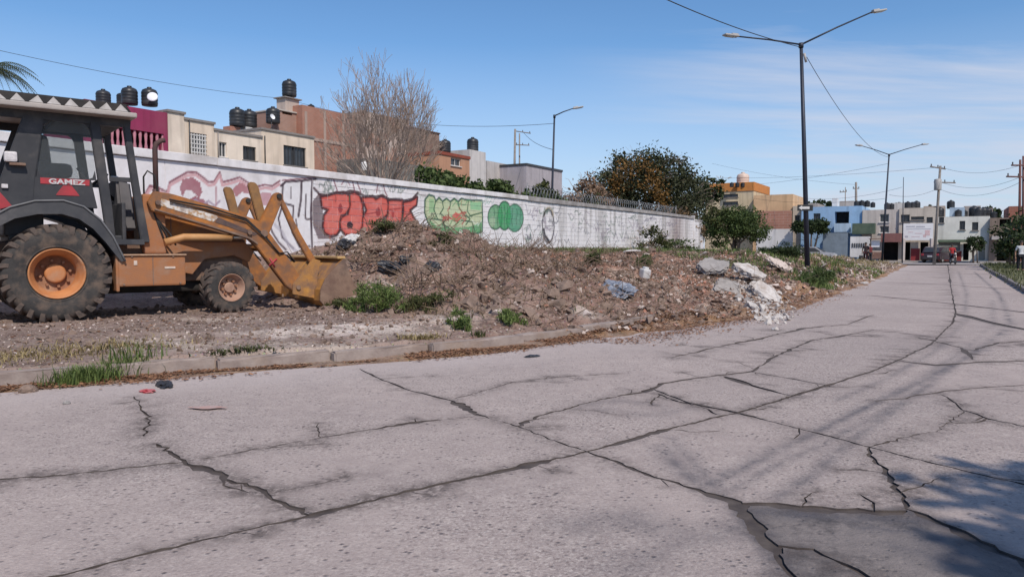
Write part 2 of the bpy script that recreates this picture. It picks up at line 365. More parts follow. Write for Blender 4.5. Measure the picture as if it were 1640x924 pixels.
# ---- road: concrete slabs cut apart by their joints and cracks
KR = [(-2.2, -7), (1.4, -2.4), (6.2, 6), (10.2, 13.2), (15.4, 22.2), (21.2, 32), (27.2, 42.2), (36.4, 57.6)]
cracks = [  # picture polyline, width (m), wander (m)
    ([(-420, 1040), (-150, 978), (80, 922), (300, 868), (500, 823), (700, 775), (850, 742), (940, 722), (1020, 700), (1100, 678), (1180, 660), (1275, 632), (1330, 615), (1400, 592), (1440, 575), (1490, 550), (1525, 518), (1531, 500), (1524, 470), (1520, 440), (1518, 424)], .017, .010),
    ([(575, 590), (600, 602), (660, 625), (720, 640), (770, 665), (830, 682), (900, 710), (940, 722), (1060, 765), (1180, 802), (1228, 868), (1275, 928), (1330, 1010), (1420, 1150)], .020, .012),
    ([(1178, 803), (1300, 812), (1380, 817), (1452, 816)], .062, .03), ([(1450, 813), (1540, 850), (1640, 905), (1800, 1000)], .036, .022), ([(1181, 803), (1208, 845), (1240, 885)], .05, .03),
    ([(1450, 813), (1430, 775), (1402, 738), (1393, 715)], .022, .02),
    ([(1040, 620), (1105, 645), (1180, 660), (1300, 690), (1393, 715), (1500, 742), (1640, 775), (1900, 838)], .014, .008),
    ([(-300, 792), (0, 767), (150, 755), (290, 740), (420, 717), (560, 692), (680, 674), (770, 665)], .016, .014),
    ([(252, 710), (300, 742), (360, 762), (420, 790), (500, 823)], .022, .025),
    ([(218, 634), (240, 665), (237, 698)], .013, .03),
    ([(823, 681), (880, 660), (960, 640), (1040, 625), (1060, 614), (1150, 600), (1205, 594), (1240, 570), (1300, 545), (1400, 528), (1440, 532), (1500, 540)], .022, .02),
    ([(1158, 602), (1215, 620), (1270, 634)], .03, .006), ([(1205, 595), (1270, 606), (1338, 619)], .022, .012),
    ([(1440, 577), (1500, 584), (1570, 579), (1640, 577), (1720, 575)], .03, .02),
    ([(1075, 572), (1130, 560), (1200, 545), (1290, 525), (1360, 519), (1400, 504)], .022, .03),
    ([(730, 638), (820, 612), (900, 603), (1000, 597)], .009, .02), ([(1400, 641), (1450, 637), (1510, 625), (1580, 618), (1640, 615), (1730, 612)], .020, .02),
    ([(1505, 630), (1540, 655), (1580, 668), (1640, 682), (1760, 706)], .013, .02), ([(1530, 502), (1600, 520), (1640, 527), (1700, 538)], .04, .03),
    ([(1395, 473), (1530, 487), (1640, 500), (1700, 508)], .04, .02), ([(1052, 630), (1080, 640), (1108, 648)], .018, .02),
    ([(1230, 870), (1300, 880), (1370, 912), (1430, 945)], .014, .02), ([(1420, 452), (1520, 456), (1620, 463)], .05, .02), ([(1440, 434), (1518, 437), (1600, 440)], .05, .01),
    ([(1470, 540), (1540, 556), (1560, 575)], .022, .03), ([(1560, 560), (1600, 548), (1660, 545)], .03, .02), ([(1393, 715), (1440, 700), (1500, 690), (1545, 657)], .006, .02),
]
STAINS = [  # picture polyline, half width (m), strength: tyre streaks, then dirt along the sunk patch, then faint broad wear
    ([(1119, 782), (1200, 742), (1292, 698), (1400, 645), (1473, 611), (1560, 565), (1620, 520), (1600, 470), (1560, 435)], .055, .75), ([(1240, 798), (1292, 765), (1379, 694), (1480, 620), (1560, 560)], .06, .6), ([(1140, 800), (1230, 752), (1320, 708), (1420, 655), (1500, 610)], .05, .5),
    ([(1060, 712), (1091, 752), (1150, 794)], .07, .6), ([(1075, 700), (1115, 745), (1165, 796), (1200, 840)], .06, .5), ([(960, 655), (1040, 664), (1110, 652)], .12, .45), ([(940, 648), (1000, 640), (1060, 650)], .10, .4),
    ([(1340, 640), (1420, 605), (1500, 560), (1545, 515), (1548, 470), (1535, 435)], .06, .5), ([(1380, 655), (1450, 618), (1530, 570), (1590, 520), (1590, 480)], .06, .45), ([(930, 840), (1000, 828), (1060, 846)], .14, .5), ([(1000, 905), (1090, 868), (1180, 845)], .16, .4),
    ([(1184, 812), (1300, 824), (1450, 830)], .06, 1.3), ([(1186, 812), (1215, 858), (1262, 920)], .06, 1.3), ([(1380, 845), (1450, 850), (1500, 862)], .05, .9), ([(1420, 870), (1500, 890), (1580, 900)], .05, .7), ([(1455, 820), (1540, 855), (1640, 908)], .08, 1.0),
    ([(1300, 720), (1450, 660), (1600, 600)], .5, .12), ([(1420, 560), (1540, 530), (1640, 510)], .6, .15), ([(1200, 900), (1400, 880), (1600, 860)], .5, .15), ([(1520, 880), (1600, 910), (1700, 960)], .25, .7)]
def make_road():
    left = [tuple(p) for p in KERB[:: 4]] + [tuple(KERB[-1])]
    poly = left + [tuple(p) for p in reversed(KR)]
    PX = np.array(poly)
    def inside(x, y):
        c = np.zeros(len(x), bool); n = len(PX); j = n - 1
        for i in range(n):
            xi, yi = PX[i]; xj, yj = PX[j]
            with np.errstate(divide='ignore', invalid='ignore'):
                c ^= ((yi > y) != (yj > y)) & (x < (xj - xi) * (y - yi) / (yj - yi + 1e-12) + xi)
            j = i
        return c
    V = [Vector(p) for p in poly]; E = [(i, (i + 1) % len(poly)) for i in range(len(poly))]
    segs = []
    lines = [([np.array(G(*p)[:2]) for p in pl], wd, wob) for pl, wd, wob in cracks]
    rs = random.Random(5); spurs = []
    for pts, wd, wob in lines:                                   # short hairline spurs leaving the cracks
        for a, b in zip(pts[:-1], pts[1:]):
            L = np.linalg.norm(b - a)
            for q in range(int(L * 1.1 + rs.random())):
                t = rs.random(); p = a + (b - a) * t
                if np.hypot(*p) > 13: continue
                th = math.atan2(*(b - a)[::-1]) + rs.choice((-1, 1)) * rs.uniform(.35, 1.3); ln = rs.uniform(.08, .42) * (1 + .05 * np.hypot(*p)); m = p + np.array((math.cos(th), math.sin(th))) * ln * .5; th += rs.uniform(-.7, .7)
                spurs.append(([p, m, m + np.array((math.cos(th), math.sin(th))) * ln * .5], rs.uniform(.004, .011), .012))
    for ci, (pts, wd, wob) in enumerate(lines + spurs):
        R = []
        for a, b in zip(pts[:-1], pts[1:]):
            L = np.linalg.norm(b - a); dist = np.hypot(*a); st = .05 if dist < 7 else (.12 if dist < 14 else .5)
            n = max(1, int(L / st)); R += [a + (b - a) * k / n for k in range(n)]
        R = np.array(R + [pts[-1]])
        T = np.gradient(R, axis=0); T /= np.linalg.norm(T, axis=1)[:, None] + 1e-9; Nn = np.stack([-T[:, 1], T[:, 0]], 1)
        q = np.arange(len(R)) * .37 + ci * 17.3
        off = (fbm(q * .5, q * 0 + ci, 4, 40, .65) - .5) * 3.2 * wob + RNG.normal(0, 1, len(q)) * (wob * .3 + .0025)
        R = R + Nn * off[:, None]
        wv = 1.35 * wd * (.35 + 1.2 * fbm(q * .9, q * 0 + 3.1 * ci, 3, 50, .7) + 1.6 * np.maximum(0, fbm(q * .33, q * 0 + 7.7 * ci, 2, 60) - .60) * 6) * RNG.uniform(.6, 1.4, len(q))
        far = np.clip(np.hypot(R[:, 0], R[:, 1]) / 9, 1, 3.0); wv = wv * far ** .4
        wv[0] *= .3; wv[-1] *= .3
        A = R + Nn * wv[:, None] / 2; B = R - Nn * wv[:, None] / 2; o = len(V); n = len(R)
        V += [Vector(p) for p in A] + [Vector(p) for p in B]
        E += [(o + k, o + k + 1) for k in range(n - 1)] + [(o + n + k, o + n + k + 1) for k in range(n - 1)] + [(o, o + n), (o + n - 1, o + 2 * n - 1)]
        segs.append((R, wv))
    # filling points, denser near the camera
    gx = []
    for (y0, y1, st) in ((-7, 2, .6), (2, 8.5, .17), (8.5, 16, .3), (16, 30, .7), (30, 58, 1.5)):
        X, Y = np.meshgrid(np.arange(-14, 37, st), np.arange(y0, y1, st)); X = X + RNG.uniform(-.3, .3, X.shape) * st; Y = Y + RNG.uniform(-.3, .3, Y.shape) * st
        X = X.ravel(); Y = Y.ravel(); k = inside(X, Y); gx.append(np.stack([X[k], Y[k]], 1))
    for pl, wd, k in STAINS:
        if wd > .2: continue
        pp = np.array([G(*p)[:2] for p in pl])
        for a, b in zip(pp[:-1], pp[1:]):
            L = np.linalg.norm(b - a); n = max(2, int(L / (.10 if a[1] < 9 else .3))); nn = np.array((-(b - a)[1], (b - a)[0])) / L
            t = (np.arange(n) + RNG.uniform(-.3, .3, n)) / n
            for o in (-2.2, -1.1, 0, 1.1, 2.2): q = a + (b - a) * t[:, None] + nn * wd * o; kk = inside(q[:, 0], q[:, 1]); gx.append(q[kk])
    gx = np.concatenate(gx); V += [Vector(p) for p in gx]
    v2, e2, f2, *_ = geometry.delaunay_2d_cdt(V, E, [], 0, 1e-5)
    P = np.array([tuple(p) for p in v2]); F = np.array([tuple(f) for f in f2])
    C = P[F].mean(1)
    keep = inside(C[:, 0], C[:, 1])
    for R, wv in segs:
        m = (C[:, 0] > R[:, 0].min() - .1) & (C[:, 0] < R[:, 0].max() + .1) & (C[:, 1] > R[:, 1].min() - .1) & (C[:, 1] < R[:, 1].max() + .1) & keep
        idx = np.where(m)[0]
        if not len(idx): continue
        for ch in np.array_split(idx, max(1, len(idx) // 1500)):
            q = C[ch]; a = R[:-1]; ab = R[1:] - a
            t = np.clip(((q[:, None] - a[None]) * ab[None]).sum(2) / ((ab ** 2).sum(1)[None] + 1e-12), 0, 1)
            dd = np.linalg.norm(q[:, None] - (a[None] + ab[None] * t[..., None]), axis=2)
            w_ = (wv[:-1][None] * (1 - t) + wv[1:][None] * t) / 2
            keep[ch[(dd < w_ * 1.0).any(1)]] = False
    F = F[keep]
    # connected pieces = slabs
    par = np.arange(len(P))
    def find(i):
        while par[i] != i: par[i] = par[par[i]]; i = par[i]
        return i
    for f in F:
        a = find(f[0]); b = find(f[1]); c = find(f[2]); par[b] = a; par[find(c)] = a
    root = np.array([find(f[0]) for f in F])
    # stains (tyre tracks, oil) and pale dust by the kerb
    stain = np.zeros(len(P)); 
    for pl, wd, k in STAINS:
        pp = np.array([G(*p)[:2] for p in pl])
        for a, b in zip(pp[:-1], pp[1:]):
            ab = b - a; t = np.clip(((P - a) @ ab) / (ab @ ab), 0, 1); dd = np.linalg.norm(P - (a + t[:, None] * ab), axis=1)
            stain = np.maximum(stain, k * np.exp(-(dd / wd) ** 2))
    # dirt gathered along the cracks
    grime = np.zeros(len(P))
    for R, wv in segs:
        q = R[::2]; m = (P[:, 0] > R[:, 0].min() - .3) & (P[:, 0] < R[:, 0].max() + .3) & (P[:, 1] > R[:, 1].min() - .3) & (P[:, 1] < R[:, 1].max() + .3); idx = np.where(m)[0]
        for ch in np.array_split(idx, max(1, len(idx) // 2000)):
            if len(ch): grime[ch] = np.maximum(grime[ch], np.exp(-(np.sqrt(((P[ch][:, None] - q[None]) ** 2).sum(2)).min(1) / .06) ** 1.2))
    grime = np.clip(grime * (.15 + 1.5 * fbm(P[:, 0] * 1.1, P[:, 1] * 1.1, 3, 75)), 0, 1)
    stain = np.clip(stain * (.35 + 1.25 * fbm(P[:, 0] * 1.3, P[:, 1] * 1.3, 3, 70)), 0, 1)
    s_, d_ = np.zeros(len(P)), np.zeros(len(P))
    for ch in np.array_split(np.arange(len(P)), 12): s_[ch], d_[ch] = ksd(P[ch, 0], P[ch, 1])
    dust = np.clip(.75 * np.exp(-((-d_ - .45) / .8) ** 2) * (.2 + 1.3 * fbm(P[:, 0] * 1.4, P[:, 1] * 1.4, 4, 80)), 0, .8)
    pq = np.array([G(*p)[:2] for p in ((1186, 806), (1300, 812), (1452, 815), (1545, 853), (1640, 906), (1800, 1002), (1800, 1200), (1440, 1180), (1330, 1010), (1275, 928), (1230, 868))])
    patch_a = np.zeros(len(P), bool); j = len(pq) - 1
    for i in range(len(pq)): patch_a ^= ((pq[i, 1] > P[:, 1]) != (pq[j, 1] > P[:, 1])) & (P[:, 0] < (pq[j, 0] - pq[i, 0]) * (P[:, 1] - pq[i, 1]) / (pq[j, 1] - pq[i, 1] + 1e-12) + pq[i, 0]); j = i
    patch_a = patch_a.astype(float)
    rd = thing('road', None, None); tag(rd, kind='structure')
    z_all = .018 * (fbm(P[:, 0] * .35, P[:, 1] * .35, 2, 90) - .5)
    for r in np.unique(root):
        f = F[root == r]; t = P[f]; u = t[:, 1] - t[:, 0]; v = t[:, 2] - t[:, 0]; ar = np.abs(u[:, 0] * v[:, 1] - u[:, 1] * v[:, 0]).sum() / 2
        if ar < .004: continue
        ids, inv = np.unique(f, return_inverse=True); f = inv.reshape(f.shape)
        sgn = (u[:, 0] * v[:, 1] - u[:, 1] * v[:, 0]) < 0; f[sgn] = f[sgn][:, ::-1]
        zt = z_all[ids] + random.uniform(-.004, .003)
        top = np.column_stack([P[ids], zt])
        ed = np.sort(np.concatenate([f[:, [0, 1]], f[:, [1, 2]], f[:, [2, 0]]]), 1); key, cnt = np.unique(ed, axis=0, return_counts=True)
        bset = {tuple(k) for k in key[cnt == 1]}
        dire = [(a, b) for tri in f for a, b in ((tri[0], tri[1]), (tri[1], tri[2]), (tri[2], tri[0])) if (min(a, b), max(a, b)) in bset]
        bot = top.copy(); bot[:, 2] = -.05; n = len(ids)
        sk = []
        for a, b in dire: sk += [(b, a, a + n), (b, a + n, b + n)]
        so_ = npmesh('concrete_slab', np.concatenate([top, bot]), np.concatenate([f, np.array(sk)]), M_CONC, rd, attrs={'stain': np.concatenate([stain[ids]] * 2), 'dust': np.concatenate([dust[ids]] * 2), 'grime': np.concatenate([grime[ids]] * 2), 'patch': np.concatenate([patch_a[ids]] * 2)})
        so_.data.materials.append(M_SOIL); so_.data.polygons.foreach_set('material_index', np.concatenate([np.zeros(len(f), np.int32), np.ones(len(sk), np.int32)]))
    b = MB(); b.add([(p[0], p[1], -.0135) for p in poly], [tuple(range(len(poly)))]); b.build('road_bed', M_SOIL, rd)
make_road()

# cross street at the far end, and the pavement before the house fronts
FD = Vector((.86, -.51, 0)).normalized(); FN = Vector((.51, .86, 0)).normalized()     # along the fronts, away from us
FO = Vector((40.2, 70, 0))
def fp(u, v=0.0, z=0.0): return FO + FD * u + FN * v + Vector((0, 0, z))
b = MB(); b.quad(fp(-75, -10.5, -.012), fp(60, -10.5, -.012), fp(60, -1.6, -.012), fp(-75, -1.6, -.012))
tag(b.build('cross_street', mat('far_concrete', (.36, .325, .31), (.28, .25, .245), .8, .9)), kind='structure')
b = MB(); b.box(fp(-8, -.7, .03), (140, 1.8, .2), Matrix.Rotation(math.atan2(FD.y, FD.x), 3, 'Z'))
tag(b.build('pavement', mat('pavement_grey', (.40, .37, .35), (.30, .28, .27), 1.5, .9)), kind='structure')

# ---- kerb stones
kb = thing('kerb', None, None); tag(kb, kind='structure')
M_KERB = mat('kerb_concrete', (.33, .27, .24), (.23, .18, .16), 5, .92, .006, 30, c3=(.30, .22, .17), s3=1.4)
s = 1.0
while s < 24.5:
    L = random.uniform(.95, 1.55); x, y = kpt(s + L / 2, .075); tx = np.interp(s + L / 2, KS, KT[:, 0]); ty = np.interp(s + L / 2, KS, KT[:, 1])
    bm = bmesh.new(); bmesh.ops.create_cube(bm, size=1.0)
    for v in bm.verts: v.co = Vector((v.co.x * (L - .018), v.co.y * .15, v.co.z * .26))
    bmesh.ops.subdivide_edges(bm, edges=[e for e in bm.edges if abs((e.verts[0].co - e.verts[1].co).x) > .3], cuts=4)
    bmesh.ops.bevel(bm, geom=[e for e in bm.edges if len(e.link_faces) == 2 and e.calc_face_angle(0) > 1], offset=.018, segments=2, affect='EDGES')
    for v in bm.verts:
        v.co += Vector((random.uniform(-.008, .008), random.uniform(-.006, .006), random.uniform(-.009, .006)))
    m_ = MB().frombm(bm); o = m_.build('kerb_stone', M_KERB, kb)
    o.location = (float(x), float(y), .005 + random.uniform(-.018, .015)); o.rotation_euler = (random.uniform(-.05, .03), random.uniform(-.012, .012), math.atan2(ty, tx) + random.uniform(-.02, .02))
    s += L

# ---- the lot: rough ground and the long heap of spoil, one sheet
def lot_material():
    m = bpy.data.materials.new('spoil_earth'); m.use_nodes = True; t = m.node_tree; t.nodes.clear(); N = t.nodes.new; L = t.links.new
    out = N('ShaderNodeOutputMaterial'); b = N('ShaderNodeBsdfPrincipled'); L(b.outputs[0], out.inputs[0]); b.inputs['Roughness'].default_value = .95; b.inputs['Specular IOR Level'].default_value = .15
    g = N('ShaderNodeNewGeometry'); P = g.outputs['Position']
    a = N('ShaderNodeAttribute'); a.attribute_name = 'earth'
    def noise(sc, dt=6, ro=.65):
        n = N('ShaderNodeTexNoise'); n.inputs['Scale'].default_value = sc; n.inputs['Detail'].default_value = dt; n.inputs['Roughness'].default_value = ro; L(P, n.inputs['Vector']); return n
    def rng(x, p, q, o0=0., o1=1.):
        r = N('ShaderNodeMapRange'); L(x, r.inputs['Value'])
        for k, z in zip(('From Min', 'From Max', 'To Min', 'To Max'), (p, q, o0, o1)): r.inputs[k].default_value = z
        return r.outputs[0]
    def mix(f, p, q, mode='MIX'):
        x = N('ShaderNodeMixRGB'); x.blend_type = mode; L(f, x.inputs[0])
        for i, z in ((1, p), (2, q)):
            if isinstance(z, tuple): x.inputs[i].default_value = (*z, 1)
            else: L(z, x.inputs[i])
        return x.outputs[0]
    col = mix(rng(noise(.9, 5).outputs['Fac'], .46, .62, 0, .6), a.outputs['Color'], (.40, .29, .24))
    col = mix(rng(noise(2.6).outputs['Fac'], .46, .64, 0, .6), col, (.13, .085, .068))
    col = mix(rng(noise(11).outputs['Fac'], .52, .66, 0, .65), col, (.40, .32, .265))
    col = mix(rng(noise(27, 4).outputs['Fac'], .55, .64, 0, .8), col, (.065, .048, .042))
    v = N('ShaderNodeTexVoronoi'); v.inputs['Scale'].default_value = 17; L(P, v.inputs['Vector'])
    col = mix(rng(v.outputs['Distance'], .12, .26, .55, 0), col, v.outputs['Color'], 'SOFT_LIGHT')
    L(col, b.inputs['Base Color'])
    bn = N('ShaderNodeBump'); bn.inputs['Distance'].default_value = .05; L(noise(14, 8, .72).outputs['Fac'], bn.inputs['Height']); L(bn.outputs[0], b.inputs['Normal'])
    return m
def make_lot():
    sv = np.concatenate([np.arange(0, 9, .3), np.arange(9, 36, .11), np.arange(36, 50, .3), np.arange(50, 76.5, .8)])
    dv = np.concatenate([np.arange(-2.0, 8.6, .11), np.arange(8.6, 13.2, .3), np.arange(13.2, 24, 1.2)])
    SS, DD = np.meshgrid(sv, dv, indexing='ij'); X, Y = kpt(SS, DD); ns, nd = SS.shape
    x = X.ravel(); y = Y.ravel(); Z = lot_z(x, y, (SS.ravel(), DD.ravel()))
    s, d = SS.ravel(), DD.ravel()
    brown = np.array((.255, .158, .125)); red = np.array((.34, .165, .105)); grey = np.array((.30, .225, .195)); sand = np.array((.56, .47, .40)); green = np.array((.13, .145, .055)); litter = np.array((.33, .19, .10))
    c = np.tile(brown, (len(x), 1))
    def blend(c, col, w): w = np.clip(w, 0, 1)[:, None]; return c * (1 - w) + col * w
    n1 = fbm(x * .5, y * .5, 4, 101); n2 = fbm(x * 1.3, y * 1.3, 4, 111); n3 = fbm(x * .8 + 9, y * .8, 4, 121)
    c = blend(c, red, sstep(22, 25, s) * sstep(.40, .58, n1) * (1 - sstep(40, 46, s)))
    c = blend(c, grey, (1 - sstep(15, 17.5, s)) * (.6 + .6 * n2))
    sx = np.exp(-(((s - 15.0) / 2.3) ** 2 + ((d - 1.25 - .10 * (s - 15)) / .42) ** 2)); c = blend(c, np.array((.70, .59, .52)), 1.9 * sx * sstep(.25, .45, n2))
    c = blend(c, sand, .8 * sstep(.60, .74, n3) * (1 - sstep(7, 9, d)))
    c = blend(c, green, sstep(6.5, 9, d) * sstep(24, 30, s) * (.5 + .8 * n2))
    c = blend(c, green, .7 * sstep(42, 50, s) * sstep(.4, .6, n2))
    c = blend(c, litter, (1 - sstep(-.1, .1, d)) * (.4 + .9 * n2))
    i = np.arange(ns * nd).reshape(ns, nd)
    F = np.stack([i[:-1, :-1], i[1:, :-1], i[1:, 1:], i[:-1, 1:]], -1).reshape(-1, 4)
    o = npmesh('waste_ground', np.stack([x, y, Z], 1), F, lot_material(), smooth=False, colors={'earth': c})
    return tag(o, kind='structure')
make_lot()

# ---- far right: grass verge behind its kerb
KRn = catmull(KR[2:], .8); T = np.gradient(KRn, axis=0); T /= np.linalg.norm(T, axis=1)[:, None]; NR = np.stack([T[:, 1], -T[:, 0]], 1)
offs = [.16, .6, 1.2, 2, 3, 4.5, 7, 12]
V = []; 
for k, o in enumerate(offs):
    p = KRn + NR * o; z = .13 + .16 * (fbm(p[:, 0] * .7, p[:, 1] * .7, 3, 140) - .3) * min(1, o); V.append(np.column_stack([p, z]))
V = np.concatenate(V); n = len(KRn); i = np.arange(len(offs) * n).reshape(len(offs), n)
F = np.stack([i[:-1, :-1], i[:-1, 1:], i[1:, 1:], i[1:, :-1]], -1).reshape(-1, 4)[:, ::-1]
tag(npmesh('verge', V, F, mat('verge_earth', (.20, .17, .10), (.10, .12, .045), 2.5, .95, .03, 12)), kind='structure')
kr = thing('kerb_far_side', None, None); tag(kr, kind='structure')
proto = MB().bbox((0, 0, 0), (1.46, .15, .26), .02)
me = None
for k in range(2, len(KRn) - 2, 2):
    p = KRn[k] + NR[k] * .08
    if me is None: o = proto.build('kerb_stone', mat('dark_kerb', (.16, .145, .14), (.23, .20, .19), 3, .9), kr); me = o.data
    else: o = link('kerb_stone', me, kr)
    o.location = (p[0], p[1], .0); o.rotation_euler = (0, random.uniform(-.01, .01), math.atan2(T[k, 1], T[k, 0]))
# ================================================================== the long painted block wall
WO = Vector((-8.47, 17.0, 0)); WD = Vector((.51, .86, 0)).normalized(); WNORM = Vector((WD.y, -WD.x, 0))   # faces the road
WTOP = 3.6
def wall_uz(px, py):
    r = Vector(_ray(px, py)); C = Vector((0, 0, CAM_H)); t = (WO - C).dot(WNORM) / r.dot(WNORM); P = C + r * t
    return ((P - WO).dot(WD), P.z)
def wp(u, off, z): p = WO + WD * u + WNORM * off; return (p.x, p.y, z)
ROTW = math.atan2(WD.y, WD.x)

PAINT = []      # (kind, points in wall metres, half width, colour, strength)
def c6(pts): return [wall_uz(480 + x * .24390, 270 + y * .24390) for x, y in pts]
def pxw(pts): return [wall_uz(*p) for p in pts]
def fill(pts, col, k=1.0): PAINT.append(('f', np.array(pts), 0, np.array(col), k))
def line(pts, wd, col, k=1.0): PAINT.append(('l', np.array(pts), wd / 2, np.array(col), k))
BLK = (.025, .02, .028); RED = (.62, .115, .088); DRED = (.30, .045, .05); PUR = (.23, .07, .10); PNK = (.62, .36, .38); GRN = (.075, .26, .115); DGR = (.025, .10, .05); CRM = (.52, .58, .36); GRY = (.25, .24, .26)
def rnd(c, s=.012): return [(u + random.uniform(-s, s), z + random.uniform(-s, s)) for u, z in c]
def ell(cx, cy, rx, ry, n=22, a0=0, a1=2 * math.pi): return [(cx + rx * math.cos(a0 + (a1 - a0) * i / n), cy + ry * math.sin(a0 + (a1 - a0) * i / n)) for i in range(n + 1)]
def squig(cx, cy, wx, wy, n, seed):
    r = random.Random(seed); return [(cx + wx * (i / n - .5) + r.uniform(-.3, .3) * wx / n * 2, cy + r.uniform(-.5, .5) * wy) for i in range(n + 1)]

# plum outlines behind the machine
for dy, col, wd in ((0, PUR, .05), (5, PNK, .07)):
    line(pxw([(232, 312 + dy), (240, 298 + dy), (252, 300 + dy), (268, 308 + dy), (272, 292 + dy), (286, 284 + dy), (300, 276 + dy), (314, 276 + dy), (326, 285 + dy), (334, 292 + dy), (343, 291 + dy), (352, 276 + dy), (356, 292 + dy), (372, 288 + dy), (384, 284 + dy), (396, 292 + dy), (408, 300 + dy), (424, 296 + dy), (436, 298 + dy), (448, 290 + dy)]), wd, col)
fill(pxw([(288, 302), (292, 288), (308, 284), (320, 292), (324, 308), (318, 318), (308, 306), (298, 304), (292, 316)]), (.36, .14, .17))
fill(pxw([(300, 322), (312, 314), (326, 320), (336, 330), (318, 332)]), (.33, .12, .15))
fill(pxw([(372, 304), (384, 292), (398, 300), (402, 312), (388, 308), (378, 316)]), (.42, .18, .20))
fill(pxw([(408, 318), (420, 308), (434, 310), (440, 326), (424, 330)]), (.52, .30, .33))
line(pxw([(296, 318), (304, 326), (314, 320), (322, 330), (334, 322), (344, 330), (352, 322)]), .05, (.36, .28, .36))
line(pxw([(346, 300), (346, 330)]), .03, (.45, .25, .28)); line(pxw([(366, 330), (380, 340), (400, 330)]), .06, PNK); line(pxw([(376, 352), (392, 362), (404, 350)]), .05, (.4, .3, .36))
# tall white letters edged black
fill(pxw([(452, 292), (505, 287), (504, 400), (470, 404), (440, 380), (446, 330)]), (.74, .73, .75))
for q, wd in (([(450, 298), (458, 291), (480, 290), (506, 287)], .07), ([(453, 296), (452, 330), (446, 350), (452, 380), (470, 398)], .06), ([(456, 326), (470, 330), (468, 372), (480, 396)], .06),
              ([(483, 291), (482, 320), (478, 346)], .08), ([(490, 312), (489, 350), (492, 352), (498, 350)], .05), ([(500, 290), (498, 340), (500, 398)], .08), ([(474, 352), (478, 380), (488, 396), (496, 394)], .05),
              ([(430, 352), (436, 372), (446, 388), (458, 400)], .06), ([(466, 300), (466, 318)], .03)): line(pxw(q), wd, (.06, .035, .05))
line(pxw([(452, 289), (506, 284)]), .035, PUR); line(pxw([(440, 360), (452, 372), (462, 392), (474, 402)]), .10, (.42, .40, .46), .7)
# red bubble letters
fill(c6([(75, 230), (130, 160), (160, 190), (150, 280), (160, 420), (250, 470), (120, 460), (90, 380)]), (.10, .05, .06), .85)
letters = [[(140, 190), (190, 178), (235, 165), (290, 160), (325, 180), (330, 255), (300, 300), (270, 310), (262, 345), (262, 400), (240, 435), (200, 440), (165, 420), (155, 380), (160, 310), (190, 270), (150, 255)],
           [(328, 170), (360, 160), (392, 178), (412, 240), (416, 300), (410, 380), (385, 430), (345, 442), (300, 430), (272, 400), (264, 350), (280, 320), (318, 300), (332, 240)],
           [(412, 195), (480, 185), (500, 205), (535, 185), (570, 200), (582, 240), (575, 300), (545, 330), (505, 340), (492, 400), (482, 460), (412, 455), (414, 330), (440, 275)],
           [(582, 212), (630, 205), (672, 208), (672, 300), (668, 350), (640, 380), (585, 360), (560, 340), (582, 300)],
           [(682, 225), (730, 215), (772, 190), (765, 240), (722, 272), (745, 320), (780, 372), (830, 410), (690, 390), (676, 330), (684, 280)]]
for L_ in letters:
    line(c6(L_ + [L_[0]]), .13, (.06, .018, .022)); 
for L_ in letters:
    fill(c6(L_), RED)
    cx = sum(p[0] for p in L_) / len(L_); cy = sum(p[1] for p in L_) / len(L_)
    fill(c6([(cx + (x - cx) * .55, cy + 60 + (y - cy) * .42) for x, y in L_]), (.66, .19, .15), .6)
    line(c6(L_ + [L_[0]]), .045, (.09, .02, .025))
fill(c6(ell(330, 372, 20, 24)), (.03, .02, .03)); fill(c6(ell(268, 262, 14, 30)), DRED); fill(c6(ell(515, 285, 16, 30)), DRED); fill(c6(ell(612, 300, 10, 26)), (.4, .06, .06))
line(c6([(430, 300), (500, 290)]), .04, DRED); line(c6([(590, 270), (665, 262)]), .04, DRED); line(c6([(690, 300), (728, 300)]), .03, DRED)
line(c6([(95, 130), (130, 170), (180, 178), (240, 158), (280, 166), (330, 148), (385, 156), (425, 182), (500, 186), (545, 176), (590, 205), (690, 212), (740, 200), (776, 160)]), .085, (.07, .03, .035))
for q in ([(212, 35), (228, 90), (248, 150)], [(338, 40), (350, 100), (362, 152)], [(372, 70), (384, 110), (402, 155)], [(505, 158), (512, 110), (528, 82), (548, 96), (560, 150), (575, 182)]): line(c6(q), .045, (.22, .06, .09))
line(c6([(275, 105), (290, 80), (310, 78), (330, 110)]), .03, (.40, .22, .26))
for k, (cx, cy) in enumerate(((150, 110), (185, 95), (205, 130), (175, 150), (600, 135), (640, 120), (665, 145), (430, 155))): line(c6(squig(cx, cy, 44, 52, 9, k)), .022, (.13, .17, .15), .75)
